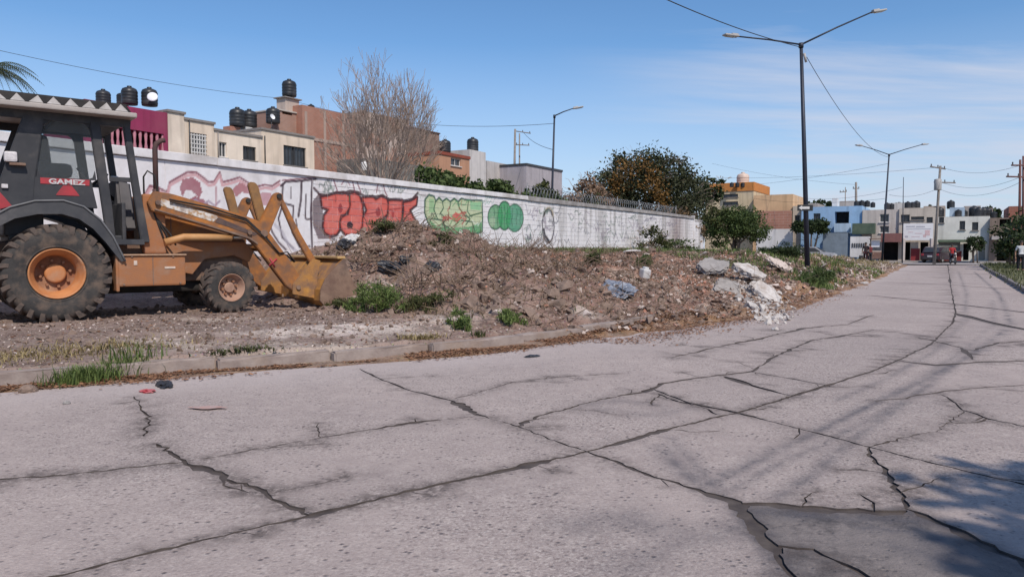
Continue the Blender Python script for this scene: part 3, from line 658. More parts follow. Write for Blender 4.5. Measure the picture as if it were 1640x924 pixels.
# cream and green bubble piece with a red heart
body = [(826, 210), (850, 180), (880, 190), (892, 225), (915, 200), (938, 225), (965, 205), (990, 225), (1015, 205), (1040, 225), (1062, 205), (1110, 215), (1195, 216), (1198, 330), (1196, 410), (1120, 432), (1040, 440), (950, 432), (880, 405), (845, 350), (825, 290)]
line(c6(body + [body[0]]), .15, DGR); fill(c6(body), CRM)
fill(c6([(845, 330), (900, 380), (1000, 390), (1110, 385), (1195, 350), (1196, 410), (1120, 432), (1040, 440), (950, 432), (880, 405)]), (.10, .34, .15), .9)
fill(c6([(850, 200), (880, 200), (890, 290), (850, 290)]), (.28, .48, .25), .85); fill(c6([(1120, 222), (1190, 222), (1190, 275), (1120, 270)]), (.26, .54, .30), .9)
for q in ([(890, 225), (880, 270), (905, 330)], [(938, 225), (945, 260), (920, 300)], [(990, 225), (985, 262)], [(1040, 225), (1050, 262), (1075, 300)], [(1108, 215), (1100, 280), (1120, 310), (1196, 290)], [(870, 330), (940, 340), (960, 400)], [(1060, 340), (1130, 350), (1150, 410)], [(930, 300), (960, 330), (935, 370), (980, 385)], [(1075, 300), (1120, 330), (1090, 370)]): line(c6(q), .05, DGR)
for k in range(16):
    r = random.Random(100 + k); cx = 1010 + r.uniform(-75, 75); cy = 315 + r.uniform(-45, 45); line(c6([(cx, cy), (cx + r.uniform(-30, 30), cy + r.uniform(-35, 35)), (cx + r.uniform(-40, 40), cy + r.uniform(-40, 40))]), .045, (.48, .10, .09) if k % 3 else (.25, .12, .07))
fill(c6(ell(1030, 320, 30, 28)), (.60, .14, .11))
for k in range(12):
    r = random.Random(2200 + k); cx = r.uniform(850, 1185); cy = r.uniform(215, 420); line(c6(squig(cx, cy, 60, 60, 4, 2300 + k)), .04, r.choice([DGR, (.10, .33, .15), (.72, .74, .68)]), .8)
# green lobes
for ax, ay, rx, ry in ((1285, 320, 48, 78), (1345, 310, 46, 92), (1412, 325, 56, 88)): line(c6(ell(ax, ay, rx, ry)), .085, DGR); 
for ax, ay, rx, ry, cl in ((1285, 320, 46, 76, (.16, .36, .19)), (1412, 325, 54, 86, (.10, .33, .20)), (1345, 310, 42, 90, (.06, .33, .13))): fill(c6(ell(ax, ay, rx, ry)), cl)
for ax in (1275, 1300, 1325, 1345, 1362, 1395, 1425, 1448): line(c6([(ax, 240 + abs(ax - 1345) * .3), (ax + 4, 300), (ax - 3, 340), (ax + 2, 392 - abs(ax - 1345) * .25)]), .028, DGR, .8)
fill(c6(ell(1265, 350, 20, 34)), (.42, .52, .36), .7)
for k in range(7): line(c6(squig(1235 + random.uniform(-30, 40), 200 + random.uniform(-30, 30), 46, 46, 7, 40 + k)), .018, (.25, .42, .34), .7)
for k in range(26):
    r = random.Random(1500 + k); q = r.choice(letters + [body]); u0, z0 = c6([r.choice(q)])[0]; line([(u0, z0), (u0 + r.uniform(-.01, .01), z0 - r.uniform(.1, .35))], .014, r.choice([(.08, .03, .03), (.45, .10, .08), (.06, .14, .08)]), .7)
for k in range(30):
    r = random.Random(1700 + k); line(c6(squig(r.uniform(80, 1500), r.uniform(60, 200), r.uniform(20, 60), r.uniform(20, 50), r.randint(4, 9), 1800 + k)), .018, r.choice([(.3, .26, .3), (.35, .18, .2), (.2, .3, .24)]), .5)
# oval face and small tags further along
line(pxw(ell(878, 362, 9.5, 27)), .10, (.10, .09, .10)); line(pxw(ell(879, 346, 7, 13, 14, math.pi, 2 * math.pi)), .10, (.42, .34, .22), .8); line(pxw(ell(878, 344, 6, 8, 12, math.pi, 2 * math.pi)), .09, BLK)
line(pxw([(871, 368), (873, 378), (880, 388)]), .17, BLK); line(pxw([(868, 390), (876, 400), (884, 388)]), .06, (.2, .2, .2))
for k in range(110):
    r = random.Random(500 + k); cx = r.uniform(842, 1085); cy = 397 - (397 - (318 + (cx - 850) * .115)) * r.uniform(.12, .85)
    line(pxw(squig(cx, cy, r.uniform(4, 11), r.uniform(6, 20), r.randint(3, 7), 900 + k)), r.uniform(.03, .06), r.choice([(.16, .16, .19), (.22, .20, .26), (.13, .19, .15), (.28, .23, .28)]), r.uniform(.65, 1.0))
for k, (cx, cy) in enumerate(((925, 343), (985, 352), (980, 372), (1012, 350))): line(pxw(squig(cx, cy, 12, 14, 5, 70 + k)), .06, (.10, .15, .12), .8)

def paint(u, z):
    u = np.asarray(u, float); z = np.asarray(z, float)
    c = np.tile(np.array((.80, .77, .785)), (len(u), 1))
    n = fbm(u * .7, z * .9, 4, 201); c *= (.88 + .20 * n)[:, None]
    right = sstep(17, 24, u)
    c = c * (1 - .12 * right[:, None]) + np.array((.46, .44, .40)) * .12 * right[:, None]
    st = sstep(.52, .75, fbm(u * 3.1, z * .35, 4, 211)) * (.25 + .45 * right); c = c * (1 - st[:, None]) + np.array((.36, .34, .33)) * st[:, None]
    gr = sstep(.45, .0, z - 1.15) * sstep(.3, .7, fbm(u * 2, z * 2, 3, 221)) * .55; c = c * (1 - gr[:, None]) + np.array((.35, .28, .23)) * gr[:, None]
    dk = np.exp(-((u - 38.5) / 1.6) ** 2) * (.35 + .6 * fbm(u * 4, z * .5, 3, 231)); c = c * (1 - dk[:, None]) + np.array((.24, .17, .16)) * dk[:, None]
    for kind, P, hw, col, k in PAINT:
        lo = P.min(0) - hw - .06; hi = P.max(0) + hw + .06
        q = np.where((u > lo[0]) & (u < hi[0]) & (z > lo[1]) & (z < hi[1]))[0]
        if not len(q): continue
        x, y = u[q], z[q]
        if kind == 'f':
            ins = np.zeros(len(q), bool); j = len(P) - 1
            for i in range(len(P)):
                xi, yi = P[i]; xj, yj = P[j]; ins ^= ((yi > y) != (yj > y)) & (x < (xj - xi) * (y - yi) / (yj - yi + 1e-12) + xi); j = i
            m = ins * 1.0
        else:
            dm = np.full(len(q), 9.)
            for a, b in zip(P[:-1], P[1:]):
                ab = b - a; t = np.clip(((x - a[0]) * ab[0] + (y - a[1]) * ab[1]) / (ab @ ab + 1e-9), 0, 1); dm = np.minimum(dm, np.hypot(x - a[0] - t * ab[0], y - a[1] - t * ab[1]))
            m = sstep(hw + .014, hw - .012, dm) if hw > .015 else sstep(hw + .018, hw - .004, dm)
        m = m * k * (.86 + .14 * fbm(x * 5, y * 5, 2, 241))
        c[q] = c[q] * (1 - m[:, None]) + col * m[:, None]
    return np.clip(c, 0, .9)
M_PAINT = mat('painted_masonry', (1, 1, 1), (.90, .89, .88), 6, .9, .004, 55, attr='paint')
M_PAINT_G = mat('wall_beam_paint', (.80, .77, .78), (.66, .63, .62), 2, .9, .004, 40, c3=(.38, .34, .31), s3=.7, streak=.5)

wall = thing('graffiti_wall', 'long white block wall covered in red, green and plum graffiti behind the rubble', 'wall', WO, ROTW)
def wpart(name, V, F, m, colors=None, smooth=False):
    V = np.asarray(V, float); M = wall.matrix_basis
    return npmesh(name, V, F, m, wall, smooth, None, colors)
# local frame of the wall: x along u, y = away from road, z up
def block_mesh(u0, u1, z0, z1, nu, nz, y0=0.0, depth=.03, ch=.006):
    """front face as a grid that takes the paint, chamfered rim, sides running back into the wall"""
    us = np.concatenate([[u0, u0 + ch], np.linspace(u0 + ch, u1 - ch, nu + 1)[1:-1], [u1 - ch, u1]]); zs = np.concatenate([[z0, z0 + ch], np.linspace(z0 + ch, z1 - ch, nz + 1)[1:-1], [z1 - ch, z1]])
    U, Z = np.meshgrid(us, zs, indexing='ij'); Yy = np.where((U <= u0) | (U >= u1) | (Z <= z0) | (Z >= z1), y0 + depth, y0)
    V = np.stack([U.ravel(), Yy.ravel(), Z.ravel()], 1); i = np.arange(U.size).reshape(U.shape)
    F = np.stack([i[:-1, :-1], i[1:, :-1], i[1:, 1:], i[:-1, 1:]], -1).reshape(-1, 4)
    return V, F
# backing of mortar
b = MB(); b.box((15.2, .079, 2.13), (59.0, .13, 2.54)); b.build('mortar_core', mat('mortar', (.72, .69, .70), (.60, .57, .57), 8, .95), wall)
# smooth rendered stretch on the near side, in panels between posts
for u0, u1 in ((-14.2, -9.0), (-9.0, -4.0), (-4.0, .6), (.6, 5.28)):
    n = max(2, int((u1 - u0) / (.35 if u1 < -4 else .03)));
    V, F = block_mesh(u0 + .004, u1 - .004, .85, 3.40, n, 80 if u1 > -4 else 8, 0, .04); wpart('rendered_panel', V, F, M_PAINT, {'paint': paint(V[:, 0], V[:, 2])})
zc = [.87 + .211 * k for k in range(13)]
rest = [[], [], 0]; count = 0
def course(u, k): return u + (.2 if k % 2 else 0)
u_ = 5.3
cells = []
for k in range(12):
    x = 5.29
    first = True
    while x < 44.0:
        L = .2 if (first and k % 2) else .4; first = False
        cells.append((x, min(x + L, 44.0), zc[k], zc[k + 1])); x += L
cells.sort(key=lambda c: c[0])
RV, RF, off = [], [], 0
for (u0, u1, z0, z1) in cells:
    g = .0045; near = u0 < 16; mid = u0 < 26
    nu, nz_ = ((int((u1 - u0) / .027), 7) if near else ((int((u1 - u0) / .045) + 1, 4) if mid else (5, 3)))
    jy = random.uniform(-.004, .004)
    V, F = block_mesh(u0 + g, u1 - g, z0 + g, z1 - g, nu, nz_, jy, .012)
    if count < 300 and u0 < 16 and z0 > 1.0 and u1 - u0 > .1:
        o = wpart('block', V, F, M_PAINT, {'paint': paint(V[:, 0], V[:, 2])}); count += 1
    else:
        RV.append(V); RF.append(F + off); off += len(V)
RV = np.concatenate(RV); RF = np.concatenate(RF)
tag(wpart('far_blocks', RV, RF, M_PAINT, {'paint': paint(RV[:, 0], RV[:, 2])}), kind='stuff')
# crowning beam in cast lengths
x = -14.2
while x < 42.2:
    L = min(random.uniform(4.5, 6.5), 42.2 - x + .001)
    m_ = MB().bbox((x + L / 2, .050, 3.507 + random.uniform(-.012, .012)), (L - .012, .23, .19 + random.uniform(-.02, .02)), .016); m_.build('crown_beam', M_PAINT_G if x < 17 else mat('old_beam', (.40, .37, .36), (.26, .24, .23), 2.5, .95, .006, 30, c3=(.17, .15, .14), s3=.8), wall); x += L
# lower end section
for (x0, x1, zt) in ((42.25, 44.6, 3.25),):
    V, F = block_mesh(x0, x1, .85, zt, 30, 20, .02, .04); wpart('rendered_panel', V, F, M_PAINT, {'paint': paint(V[:, 0], V[:, 2])})
    MB().bbox(((x0 + x1) / 2, .1, zt + .05), (x1 - x0, .22, .1), .01).build('coping', MATS['old_beam'], wall)
m_ = MB()
m_.bbox((42.2, .06, 2.2), (.16, .24, 2.9), .01); m_.build('post', M_PAINT_G, wall)
# razor wire along the right half of the wall top
wire = thing('razor_wire', 'grey coils of razor wire along the far half of the graffiti wall', 'razor wire', wp(18, -.1, WTOP), ROTW)
M_WIRE = mat('galvanised_wire', (.34, .35, .36), (.22, .22, .23), 20, .5, metal=.7)
for k in range(6):
    m_ = MB(); pts = []; L = 3.4
    for i in range(150):
        a = i / 150 * 2 * math.pi * 11; r = .24 + .03 * math.sin(i * 1.7 + k); pts.append((k * L + L * i / 150 + .07 * math.sin(a), .16 * math.cos(a) , .23 + r * math.sin(a)))
    m_.tube(pts, .011, 3, False); m_.build('wire_coil', M_WIRE, wire)
for k in range(7): MB().tube([(k * 3.4 + .05, .02, -.05), (k * 3.4 + .1, .0, .6)], .02, 5).build('stay', M_WIRE, wire)
# ================================================================== the backhoe loader (x forward, y left, z up; origin under the rear axle)
M_YEL = mat('machine_orange', (.44, .168, .034), (.34, .125, .03), 4, .65, .003, 30, c3=(.19, .095, .052), s3=3.4, lo3=.40, hi3=.60, obj=True)
M_YEL2 = mat('bucket_yellow', (.46, .225, .055), (.34, .16, .05), 5, .7, .004, 30, c3=(.22, .125, .075), s3=3.2, lo3=.44, hi3=.62, obj=True)
M_RUSTY = mat('muddy_steel', (.16, .095, .07), (.26, .17, .12), 5, .85, .004, 40, c3=(.10, .07, .06), s3=3, obj=True)
M_DUSTO = mat('dusty_orange', (.36, .145, .055), (.28, .13, .07), 4, .75, .003, 40, c3=(.36, .22, .14), s3=2, obj=True)
M_BLK = mat('cab_black', (.030, .031, .036), (.05, .049, .053), 3, .6, c3=(.10, .09, .085), s3=2, obj=True)
M_FEND = mat('fender_black', (.040, .041, .047), (.075, .073, .075), 3, .5, c3=(.13, .12, .12), s3=1.6, obj=True)
M_DRK = mat('greasy_black', (.014, .013, .013), (.035, .03, .028), 6, .7, obj=True)
M_TYRE = mat('tyre_rubber', (.034, .032, .032), (.06, .054, .05), 7, .9, .003, 60, c3=(.17, .12, .09), s3=4.5, lo3=.46, hi3=.72, obj=True)
M_LUG = mat('muddy_lug', (.06, .05, .045), (.14, .10, .08), 8, .9, .004, 50, c3=(.035, .032, .032), s3=4, obj=True)
M_RIM = mat('rim_orange', (.52, .22, .085), (.42, .16, .06), 4, .6, c3=(.46, .29, .19), s3=3, obj=True)
M_RIMD = mat('rim_rust', (.27, .10, .045), (.20, .08, .04), 5, .75, c3=(.36, .20, .12), s3=4, obj=True)
M_RIMF = mat('front_rim_dust', (.34, .19, .13), (.42, .28, .21), 5, .85, c3=(.22, .10, .065), s3=5, obj=True)
M_ROOFG = mat('roof_lip_grey', (.40, .36, .33), (.32, .28, .26), 4, .6, obj=True)
M_WHT = mat('decal_white', (.52, .49, .47), (.38, .35, .33), 8, .6, obj=True)
M_REDD = mat('decal_red', (.40, .04, .05), (.28, .04, .045), 6, .5, obj=True)
M_CHR = mat('chrome_rod', (.62, .58, .52), (.5, .42, .32), 6, .3, metal=.8, obj=True)
M_EXH = mat('exhaust_steel', (.11, .055, .05), (.07, .045, .045), 10, .8, obj=True)
M_SEAT = mat('seat_vinyl', (.10, .09, .095), (.07, .065, .07), 5, .7, obj=True)
M_CGLASS = glass('cab_glass', (.30, .32, .33), .10)

BROT = math.radians(38.8)
hx, hy = math.cos(BROT), math.sin(BROT); nearR = Vector((-6.656, 10.826, 0))      # ground under the near rear tyre's outer face
BH = 1.12
borg = nearR + Vector((-hy, hx, 0)) * BH
bz = .235
bk = thing('backhoe_loader', 'orange and black backhoe loader with muddy tyres pushing its front bucket into the mound', 'backhoe loader', (borg.x, borg.y, bz), BROT)
NS = -BH         # near (right) side plane

def RX(c, axis='Y'): return Matrix.Translation(Vector(c)) @ Matrix.Rotation(math.pi / 2, 4, 'X')   # lathe axis along y

def wheel(name, c, r, w_, rim_r, lugs, side, rimm, rimin, dish):
    """side -1: outer face towards -y"""
    e = bpy.data.objects.new(name, None); COL.objects.link(e); e.parent = bk; e.location = c
    if side > 0: e.rotation_euler = (0, 0, math.pi)
    # local: axis y, outer face at -w/2
    h = w_ / 2; M = Matrix.Rotation(math.pi / 2, 4, 'X')       # z -> -y : profile height positive = outwards(-y)
    tr = r - .055 * r / .74
    prof = [(rim_r * .96, h * .70), (rim_r * 1.03, h * .86), (rim_r * 1.16, h * .97), (tr * .86, h * .98), (tr * .95, h * .90), (tr, h * .72), (tr * 1.005, h * .3), (tr * 1.008, 0), (tr * 1.005, -h * .3), (tr, -h * .72), (tr * .95, -h * .9), (rim_r * 1.16, -h * .97), (rim_r * .96, -h * .7)]
    t = MB().lathe(prof, 48, M); t.lathe([(rim_r * 1.10, h * .975), (rim_r * 1.13, h * 1.0), (rim_r * 1.16, h * .975)], 48, M); tyre = t.build('tyre', M_TYRE, e)
    g = MB()
    for k in range(lugs):
        for sd in (-1, 1):
            a0 = 2 * math.pi * (k + (.5 if sd > 0 else 0)) / lugs; st = []
            for q, (rr0, yy, da) in enumerate(((tr * .90, h * .99, -.13), (tr * .985, h * .93, -.09), (tr * 1.0, h * .62, -.02), (tr * 1.0, -h * .06, .14))):
                for rr in (rr0 - .015, rr0 + (.018 if q == 0 else .042) * r / .74):
                    for dw in (-.092, .092):
                        a = a0 + (da + dw * (.75 if q < 2 else 1.0)) * 11 / lugs * 1.6; st.append((rr * math.cos(a), -sd * yy if True else 0, rr * math.sin(a)))
            fs = []
            for q in range(3):
                b0 = q * 4; b1 = b0 + 4
                fs += [(b0, b0 + 1, b1 + 1, b1), (b0 + 1, b0 + 3, b1 + 3, b1 + 1), (b0 + 3, b0 + 2, b1 + 2, b1 + 3), (b0 + 2, b0, b1, b1 + 2)]
            fs += [(0, 2, 3, 1), (12, 13, 15, 14)]; g.add(st, fs)
    tag(g.build('tread_lugs', M_LUG, e), kind='stuff')
    rm = MB().lathe([(rim_r * .97, h * .70), (rim_r * 1.03, h * .88), (rim_r * 1.045, h * .95), (rim_r * 1.0, h * .955), (rim_r * .95, h * .80), (rim_r * .88, h * .62), (rim_r * .80, h * .45), (rim_r * .74, h * (dish + .06))], 44, M)
    rim = rm.build('rim', rimm, e)
    d = MB().lathe([(rim_r * .75, h * (dish + .07)), (rim_r * .68, h * dish), (rim_r * .42, h * (dish + .03)), (rim_r * .40, h * (dish + .02))], 44, M); d.lathe([(rim_r * .41, h * (dish + .02)), (0.001, h * (dish + .02))], 30, M); disc = d.build('wheel_disc', rimin, e)
    hb = MB().lathe([(rim_r * .40, h * dish), (rim_r * .40, h * (dish + .22)), (rim_r * .36, h * (dish + .30)), (rim_r * .30, h * (dish + .31)), (0.001, h * (dish + .33))], 30, M); hb.build('hub', rimm, e)
    bp = None
    for k in range(8):
        a = 2 * math.pi * k / 8 + .2; p = (rim_r * .55 * math.cos(a), -h * (dish + .09), rim_r * .55 * math.sin(a))
        if bp is None:
            o = MB().lathe([(.001, .03), (.022, .03), (.022, -.03)], 6, Matrix.Rotation(math.pi / 2, 4, 'X'), False).build('wheel_nut', M_RIMD, e); bp = o.data
        else: o = link('wheel_nut', bp, e)
        o.location = p
    return e
wheel('rear_wheel', (0, NS + .25, .735), .745, .50, .355, 26, -1, M_RIM, M_RIMD, -.15)
wheel('rear_wheel', (0, -NS - .25, .735), .745, .50, .355, 26, 1, M_RIM, M_RIMD, -.15)
f = wheel('front_wheel', (2.50, NS + .20, .445), .448, .32, .225, 18, -1, M_RIMF, M_RIMF, .18); f.rotation_euler = (0, 0, math.radians(9))
f = wheel('front_wheel', (2.50, -NS - .20, .445), .448, .32, .225, 18, 1, M_RIMF, M_RIMF, .18); f.rotation_euler = (0, 0, math.pi + math.radians(9))

# fenders
for sd in (-1, 1):
    y0, y1 = sd * BH, sd * (BH - .50)
    prof_o, prof_i = [], []
    path = [(-1.02, 1.32), (-.86, 1.50), (-.55, 1.70), (-.25, 1.80), (.10, 1.82), (.36, 1.74), (.58, 1.55), (.74, 1.30), (.86, 1.02), (.90, .92)]
    inner = [(-.96, 1.20), (-.78, 1.36), (-.50, 1.53), (-.22, 1.60), (.08, 1.61), (.30, 1.54), (.48, 1.40), (.64, 1.20), (.79, .98), (.85, .90)]
    poly = path + inner[::-1]
    fo = MB(); 
    n = len(path); vs = []
    for (ax, az), (cx, cz) in zip(path, inner):
        vs += [(ax, y0, az), (cx, y0, cz), (cx + 0, y1, cz), (ax, y1, az)]
    fs = []
    for i in range(n - 1):
        b0 = i * 4; b1 = b0 + 4
        for j in range(4): j2 = (j + 1) % 4; fs.append((b0 + j, b1 + j, b1 + j2, b0 + j2) if sd < 0 else (b0 + j2, b1 + j2, b1 + j, b0 + j))
    fs += [(0, 1, 2, 3), (n * 4 - 1, n * 4 - 2, n * 4 - 3, n * 4 - 4)]
    fo.add(vs, fs); fo.build('fender', M_FEND, bk)
    li = MB().tube([(a, sd * (BH + .006), z - .012) for a, z in path], .016, 6); li.build('fender_trim', mat('trim_grey', (.16, .16, .165), (.11, .11, .115), 4, .5), bk)

# chassis, axles, belly
ch = MB(); ch.bbox((1.15, 0, .80), (3.6, .75, .50), .03); ch.bbox((1.0, 0, 1.12), (.9, 1.1, .22), .03); ch.bbox((-.2, 0, .95), (1.2, 1.1, .5), .03); ch.build('chassis', M_RUSTY, bk)
MB().tube([(0, -.76, .735), (0, .76, .735)], .14, 12).build('rear_axle', M_DRK, bk)
fa = MB(); fa.bbox((2.50, 0, .50), (.22, 1.6, .20), .03); fa.bbox((2.50, 0, .62), (.30, .4, .2), .02); fa.build('front_axle', M_DRK, bk)
bl = MB(); bl.bbox((1.45, 0, .52), (1.6, .6, .3), .05); bl.build('gearbox', M_DRK, bk)
# front frame behind the near wheel (dusty orange side plates)
for sd in (-1, 1):
    MB().prism([(1.45, 1.22), (1.45, .86), (1.85, .70), (2.05, .66), (2.25, .92), (2.75, .98), (3.02, .86), (3.10, 1.05), (2.95, 1.22)], sd * .42, sd * .52, None, .012).build('side_frame', M_DUSTO, bk)
    st = MB(); st.bbox((1.30, sd * (BH - .24), .765), (.98, .40, .50), .03); tk = st.build('step_tank', M_DUSTO, bk)
    MB().bbox((1.30, sd * (BH - .035), 1.005), (1.0, .05, .02), .006).build('tank_lip', mat('worn_edge', (.50, .33, .22), (.4, .25, .16), 9, .7, obj=True), tk)
    MB().box((1.30, sd * (BH - .038), .77), (.012, .012, .48)).build('tank_seam', M_RUSTY, tk)
    MB().bbox((1.55, sd * (BH - .036), .80), (.16, .012, .035), .004).build('data_plate', mat('pale_plate', (.62, .50, .42), (.5, .4, .33), 20, .6, obj=True), tk)
    MB().bbox((1.05, sd * (BH - .036), .88), (.05, .012, .07), .004).build('latch', MATS['pale_plate'], tk)
    MB().bbox((.80, sd * (BH - .20), .74), (.05, .30, .60), .02).build('step_bracket', M_DUSTO, bk)

# engine hood
hd = MB(); hd.prism([(1.34, 1.0), (1.34, 1.98), (1.60, 1.97), (2.45, 1.73), (2.90, 1.52), (3.02, 1.30), (3.0, .95)], -.40, .40, None, .03); hood = hd.build('hood', M_YEL, bk)
gl = MB()
for k in range(7): gl.bbox((3.03, 0, .98 + k * .05), (.03, .64, .02), .004)
tag(gl.build('grille', M_DRK, hood), kind='stuff')
for sd in (-1, 1): MB().box((1.75, sd * .403, 1.35), (.012, .012, .70)).build('panel_seam', M_RUSTY, hood)
ex = MB(); ex.tube([(1.58, -.20, 1.85), (1.58, -.20, 2.78), (1.60, -.20, 2.86), (1.68, -.20, 2.92), (1.74, -.20, 2.93)], .042, 12); ex.tube([(1.58, -.20, 1.92), (1.58, -.20, 2.1)], .055, 12); ex.build('exhaust_stack', M_EXH, bk)
bar = MB().tube([(1.30, NS + .50, 1.92), (1.30, NS + .50, 2.26), (1.36, NS + .50, 2.36), (1.46, NS + .50, 2.30), (1.50, NS + .50, 2.14), (1.50, NS + .50, 1.72)], .014, 6); bar.build('grab_rail', M_DRK, bk)

# loader arms with cranks, links and rams
for sd in (-1, 1):
    yc = sd * (BH - .33)
    arm = MB(); arm.prism([(1.36, 1.70), (1.30, 1.84), (1.40, 2.02), (1.66, 1.99), (2.78, 1.69), (3.08, 1.58), (3.28, 1.36), (3.60, .92), (3.88, .50), (3.88, .34), (3.74, .30), (3.56, .42), (3.02, 1.15), (2.90, 1.26), (2.40, 1.42)], yc - .075, yc + .075, None, .012)
    ar = arm.build('loader_arm', M_YEL, bk)
    MB().prism([(1.40, 1.745), (1.39, 1.72), (2.9, 1.265), (3.04, 1.17), (3.05, 1.20), (2.92, 1.30)], yc - .095, yc + .095, None, .006).build('lower_flange', M_RUSTY, ar)
    oy = yc + sd * .079
    MB().prism([(1.50, 1.905), (1.47, 1.80), (2.30, 1.55), (2.38, 1.62), (2.36, 1.655)], oy - .003, oy + .003).build('worn_decal', mat('peeling_white', (.62, .58, .54), (.40, .24, .12), 14, .7, c3=(.33, .27, .24), s3=6, lo=.45, hi=.6, lo3=.52, hi3=.64, obj=True), ar)
    MB().prism([(2.39, 1.625), (2.33, 1.545), (2.98, 1.325), (3.05, 1.36)], oy - .0025, oy + .0025).build('dark_decal', mat('decal_brown', (.075, .05, .05), (.13, .08, .06), 9, .6, obj=True), ar)
    cr = MB()
    for q in ([(3.26, .93), (3.34, .78)], [(3.24, .80), (3.38, .92)]): cr.tube([(a, oy, z) for a, z in q], .018, 5)
    cr.build('paint_cross', M_REDD, ar)
    pv = (3.15, 1.38)
    yi = yc
    MB().prism([(3.04, 1.30), (3.20, 1.24), (3.30, 1.44), (3.53, 1.98), (3.52, 2.07), (3.43, 2.10), (3.36, 2.06), (3.30, 1.94), (3.10, 1.55)], yi - .055, yi + .055, None, .012).build('bell_crank', M_YEL, bk)
    MB().prism([(2.96, 2.22), (3.00, 2.27), (3.09, 2.26), (3.14, 2.20), (3.28, 1.62), (3.24, 1.40), (3.12, 1.40), (3.12, 1.60)], yi - sd * .13 - .04, yi - sd * .13 + .04, None, .012).build('arm_prong', mat('weathered_ochre', (.30, .155, .055), (.20, .11, .05), 7, .75, .003, 30, c3=(.16, .10, .07), s3=3, obj=True), bk)
    MB().prism([(3.41, 2.08), (3.50, 2.06), (3.86, 1.36), (4.16, .86), (4.12, .80), (4.02, .84), (3.72, 1.36)], yi - .035, yi + .035, None, .012).build('bucket_link', M_YEL, bk)
    MB().tube([(3.45, yi - .09, 2.03), (3.45, yi + .09, 2.03)], .045, 12).build('link_pin', M_DRK, bk)
    MB().tube([(3.16, yc - .11, 1.37), (3.16, yc + .11, 1.37)], .06, 14).build('pivot_pin', M_RUSTY, bk)
    rm = MB().tube([(1.55, yc, 1.20), (1.85, yc, 1.29), (2.62, yc, 1.29)], [.06, .062, .062], 12); ram = rm.build('lift_ram', mat('ram_pale_orange', (.52, .29, .13), (.45, .22, .08), 5, .55, obj=True), bk)
    MB().tube([(2.62, yc, 1.29), (2.92, yc, 1.30)], .03, 10).build('ram_rod', M_CHR, ram)
    for k in range(3):
        h0 = MB().tube([(1.36, sd * (BH - .45 + .03 * k), 1.95 - .05 * k), (1.44, sd * (BH - .38), 1.6), (1.52 + .06 * k, sd * (BH - .36), 1.35), (1.58 + .08 * k, sd * (BH - .40), 1.16)], .016, 6); h0.build('hose', M_DRK, bk)
    MB().bbox((1.42, sd * (BH - .46), 1.50), (.34, .16, .96), .03).build('arm_tower', M_DUSTO, bk)
for sd in (-1, 1):
    for k in range(2):
        y = sd * (BH - .25 + .03 * k); MB().tube([(1.62, y, 1.90 - .04 * k), (2.2, y + .01, 1.80 - .05 * k), (2.85, y, 1.62 - .04 * k), (3.2, y, 1.30 - .04 * k), (3.42, y, 1.02), (3.58, y - sd * .03, .98 + .06 * k), (3.72, y - sd * .05, .86)], .013, 6).build('arm_hose', M_DRK, bk)
    for (x, z) in ((1.44, 1.84), (2.90, 1.38), (3.76, .40)): MB().tube([(x, sd * (BH - .24), z), (x, sd * (BH - .20), z)], .04, 12).build('pin_cap', M_RUSTY, bk)
    for (x, z) in ((1.0, .98), (1.6, .98), (.88, .55), (1.7, .55)): MB().lathe([(.001, .012), (.016, .012), (.016, -.01)], 6, Matrix.Translation((x, sd * (BH - .034), z)) @ Matrix.Rotation(sd * -math.pi / 2, 4, 'X'), False).build('bolt', M_RUSTY, bk)
MB().tube([(3.28, -.78, 1.12), (3.28, .78, 1.12)], .07, 14).build('cross_tube', M_YEL, bk)

# bucket: curved shell, end plates, cutting edge, teeth
bp = [(4.54, .92), (4.40, .80), (4.16, .55), (4.07, .36), (4.06, .16), (4.14, .06), (4.40, .02), (4.95, .00)]
W = BH + .02; sh = MB(); vs = []; n = len(bp); th = .035
ins = []
for i, (x, z) in enumerate(bp):
    a = Vector(bp[max(0, i - 1)]); c = Vector(bp[min(n - 1, i + 1)]); t = (c - a).normalized(); nn = Vector((-t.y, t.x)); ins.append((x + nn.x * th, z + nn.y * th))
for (x, z), (ix, iz) in zip(bp, ins): vs += [(x, -W, z), (ix, -W, iz), (ix, W, iz), (x, W, z)]
fs = []
for i in range(n - 1):
    b0 = i * 4; b1 = b0 + 4
    for j in range(4): j2 = (j + 1) % 4; fs.append((b0 + j, b0 + j2, b1 + j2, b1 + j))
fs += [(3, 2, 1, 0), (n * 4 - 4, n * 4 - 3, n * 4 - 2, n * 4 - 1)]
sh.add(vs, fs); buck = sh.build('bucket', M_YEL2, bk)
for sd in (-1, 1):
    MB().prism(bp + [(4.98, .10), (4.72, .48)], sd * W - .018, sd * W + .018, None, .004).build('end_plate', M_RUSTY, buck)
    MB().prism([(3.66, .46), (3.66, .28), (4.10, .18), (4.14, .60), (4.20, .88), (4.06, .92)], sd * (BH - .33) - .10, sd * (BH - .33) - .06, None, .006).build('bucket_lug', M_YEL2, buck)
    MB().prism([(3.66, .46), (3.66, .28), (4.10, .18), (4.14, .60), (4.20, .88), (4.06, .92)], sd * (BH - .33) + .06, sd * (BH - .33) + .10, None, .006).build('bucket_lug', M_YEL2, buck)
MB().bbox((4.50, 0, .935), (.16, W * 2 - .02, .05), .015).build('top_lip', mat('worn_lip', (.56, .37, .16), (.44, .27, .11), 6, .6, obj=True), buck)
MB().bbox((5.0, 0, .005), (.18, W * 2, .03), .008).build('cutting_edge', M_RUSTY, buck)
for k in range(7): MB().prism([(5.0, .03), (5.0, -.015), (5.18, -.005)], -W + .12 + k * (2 * W - .24) / 6 - .04, -W + .12 + k * (2 * W - .24) / 6 + .04).build('tooth', M_RUSTY, buck)

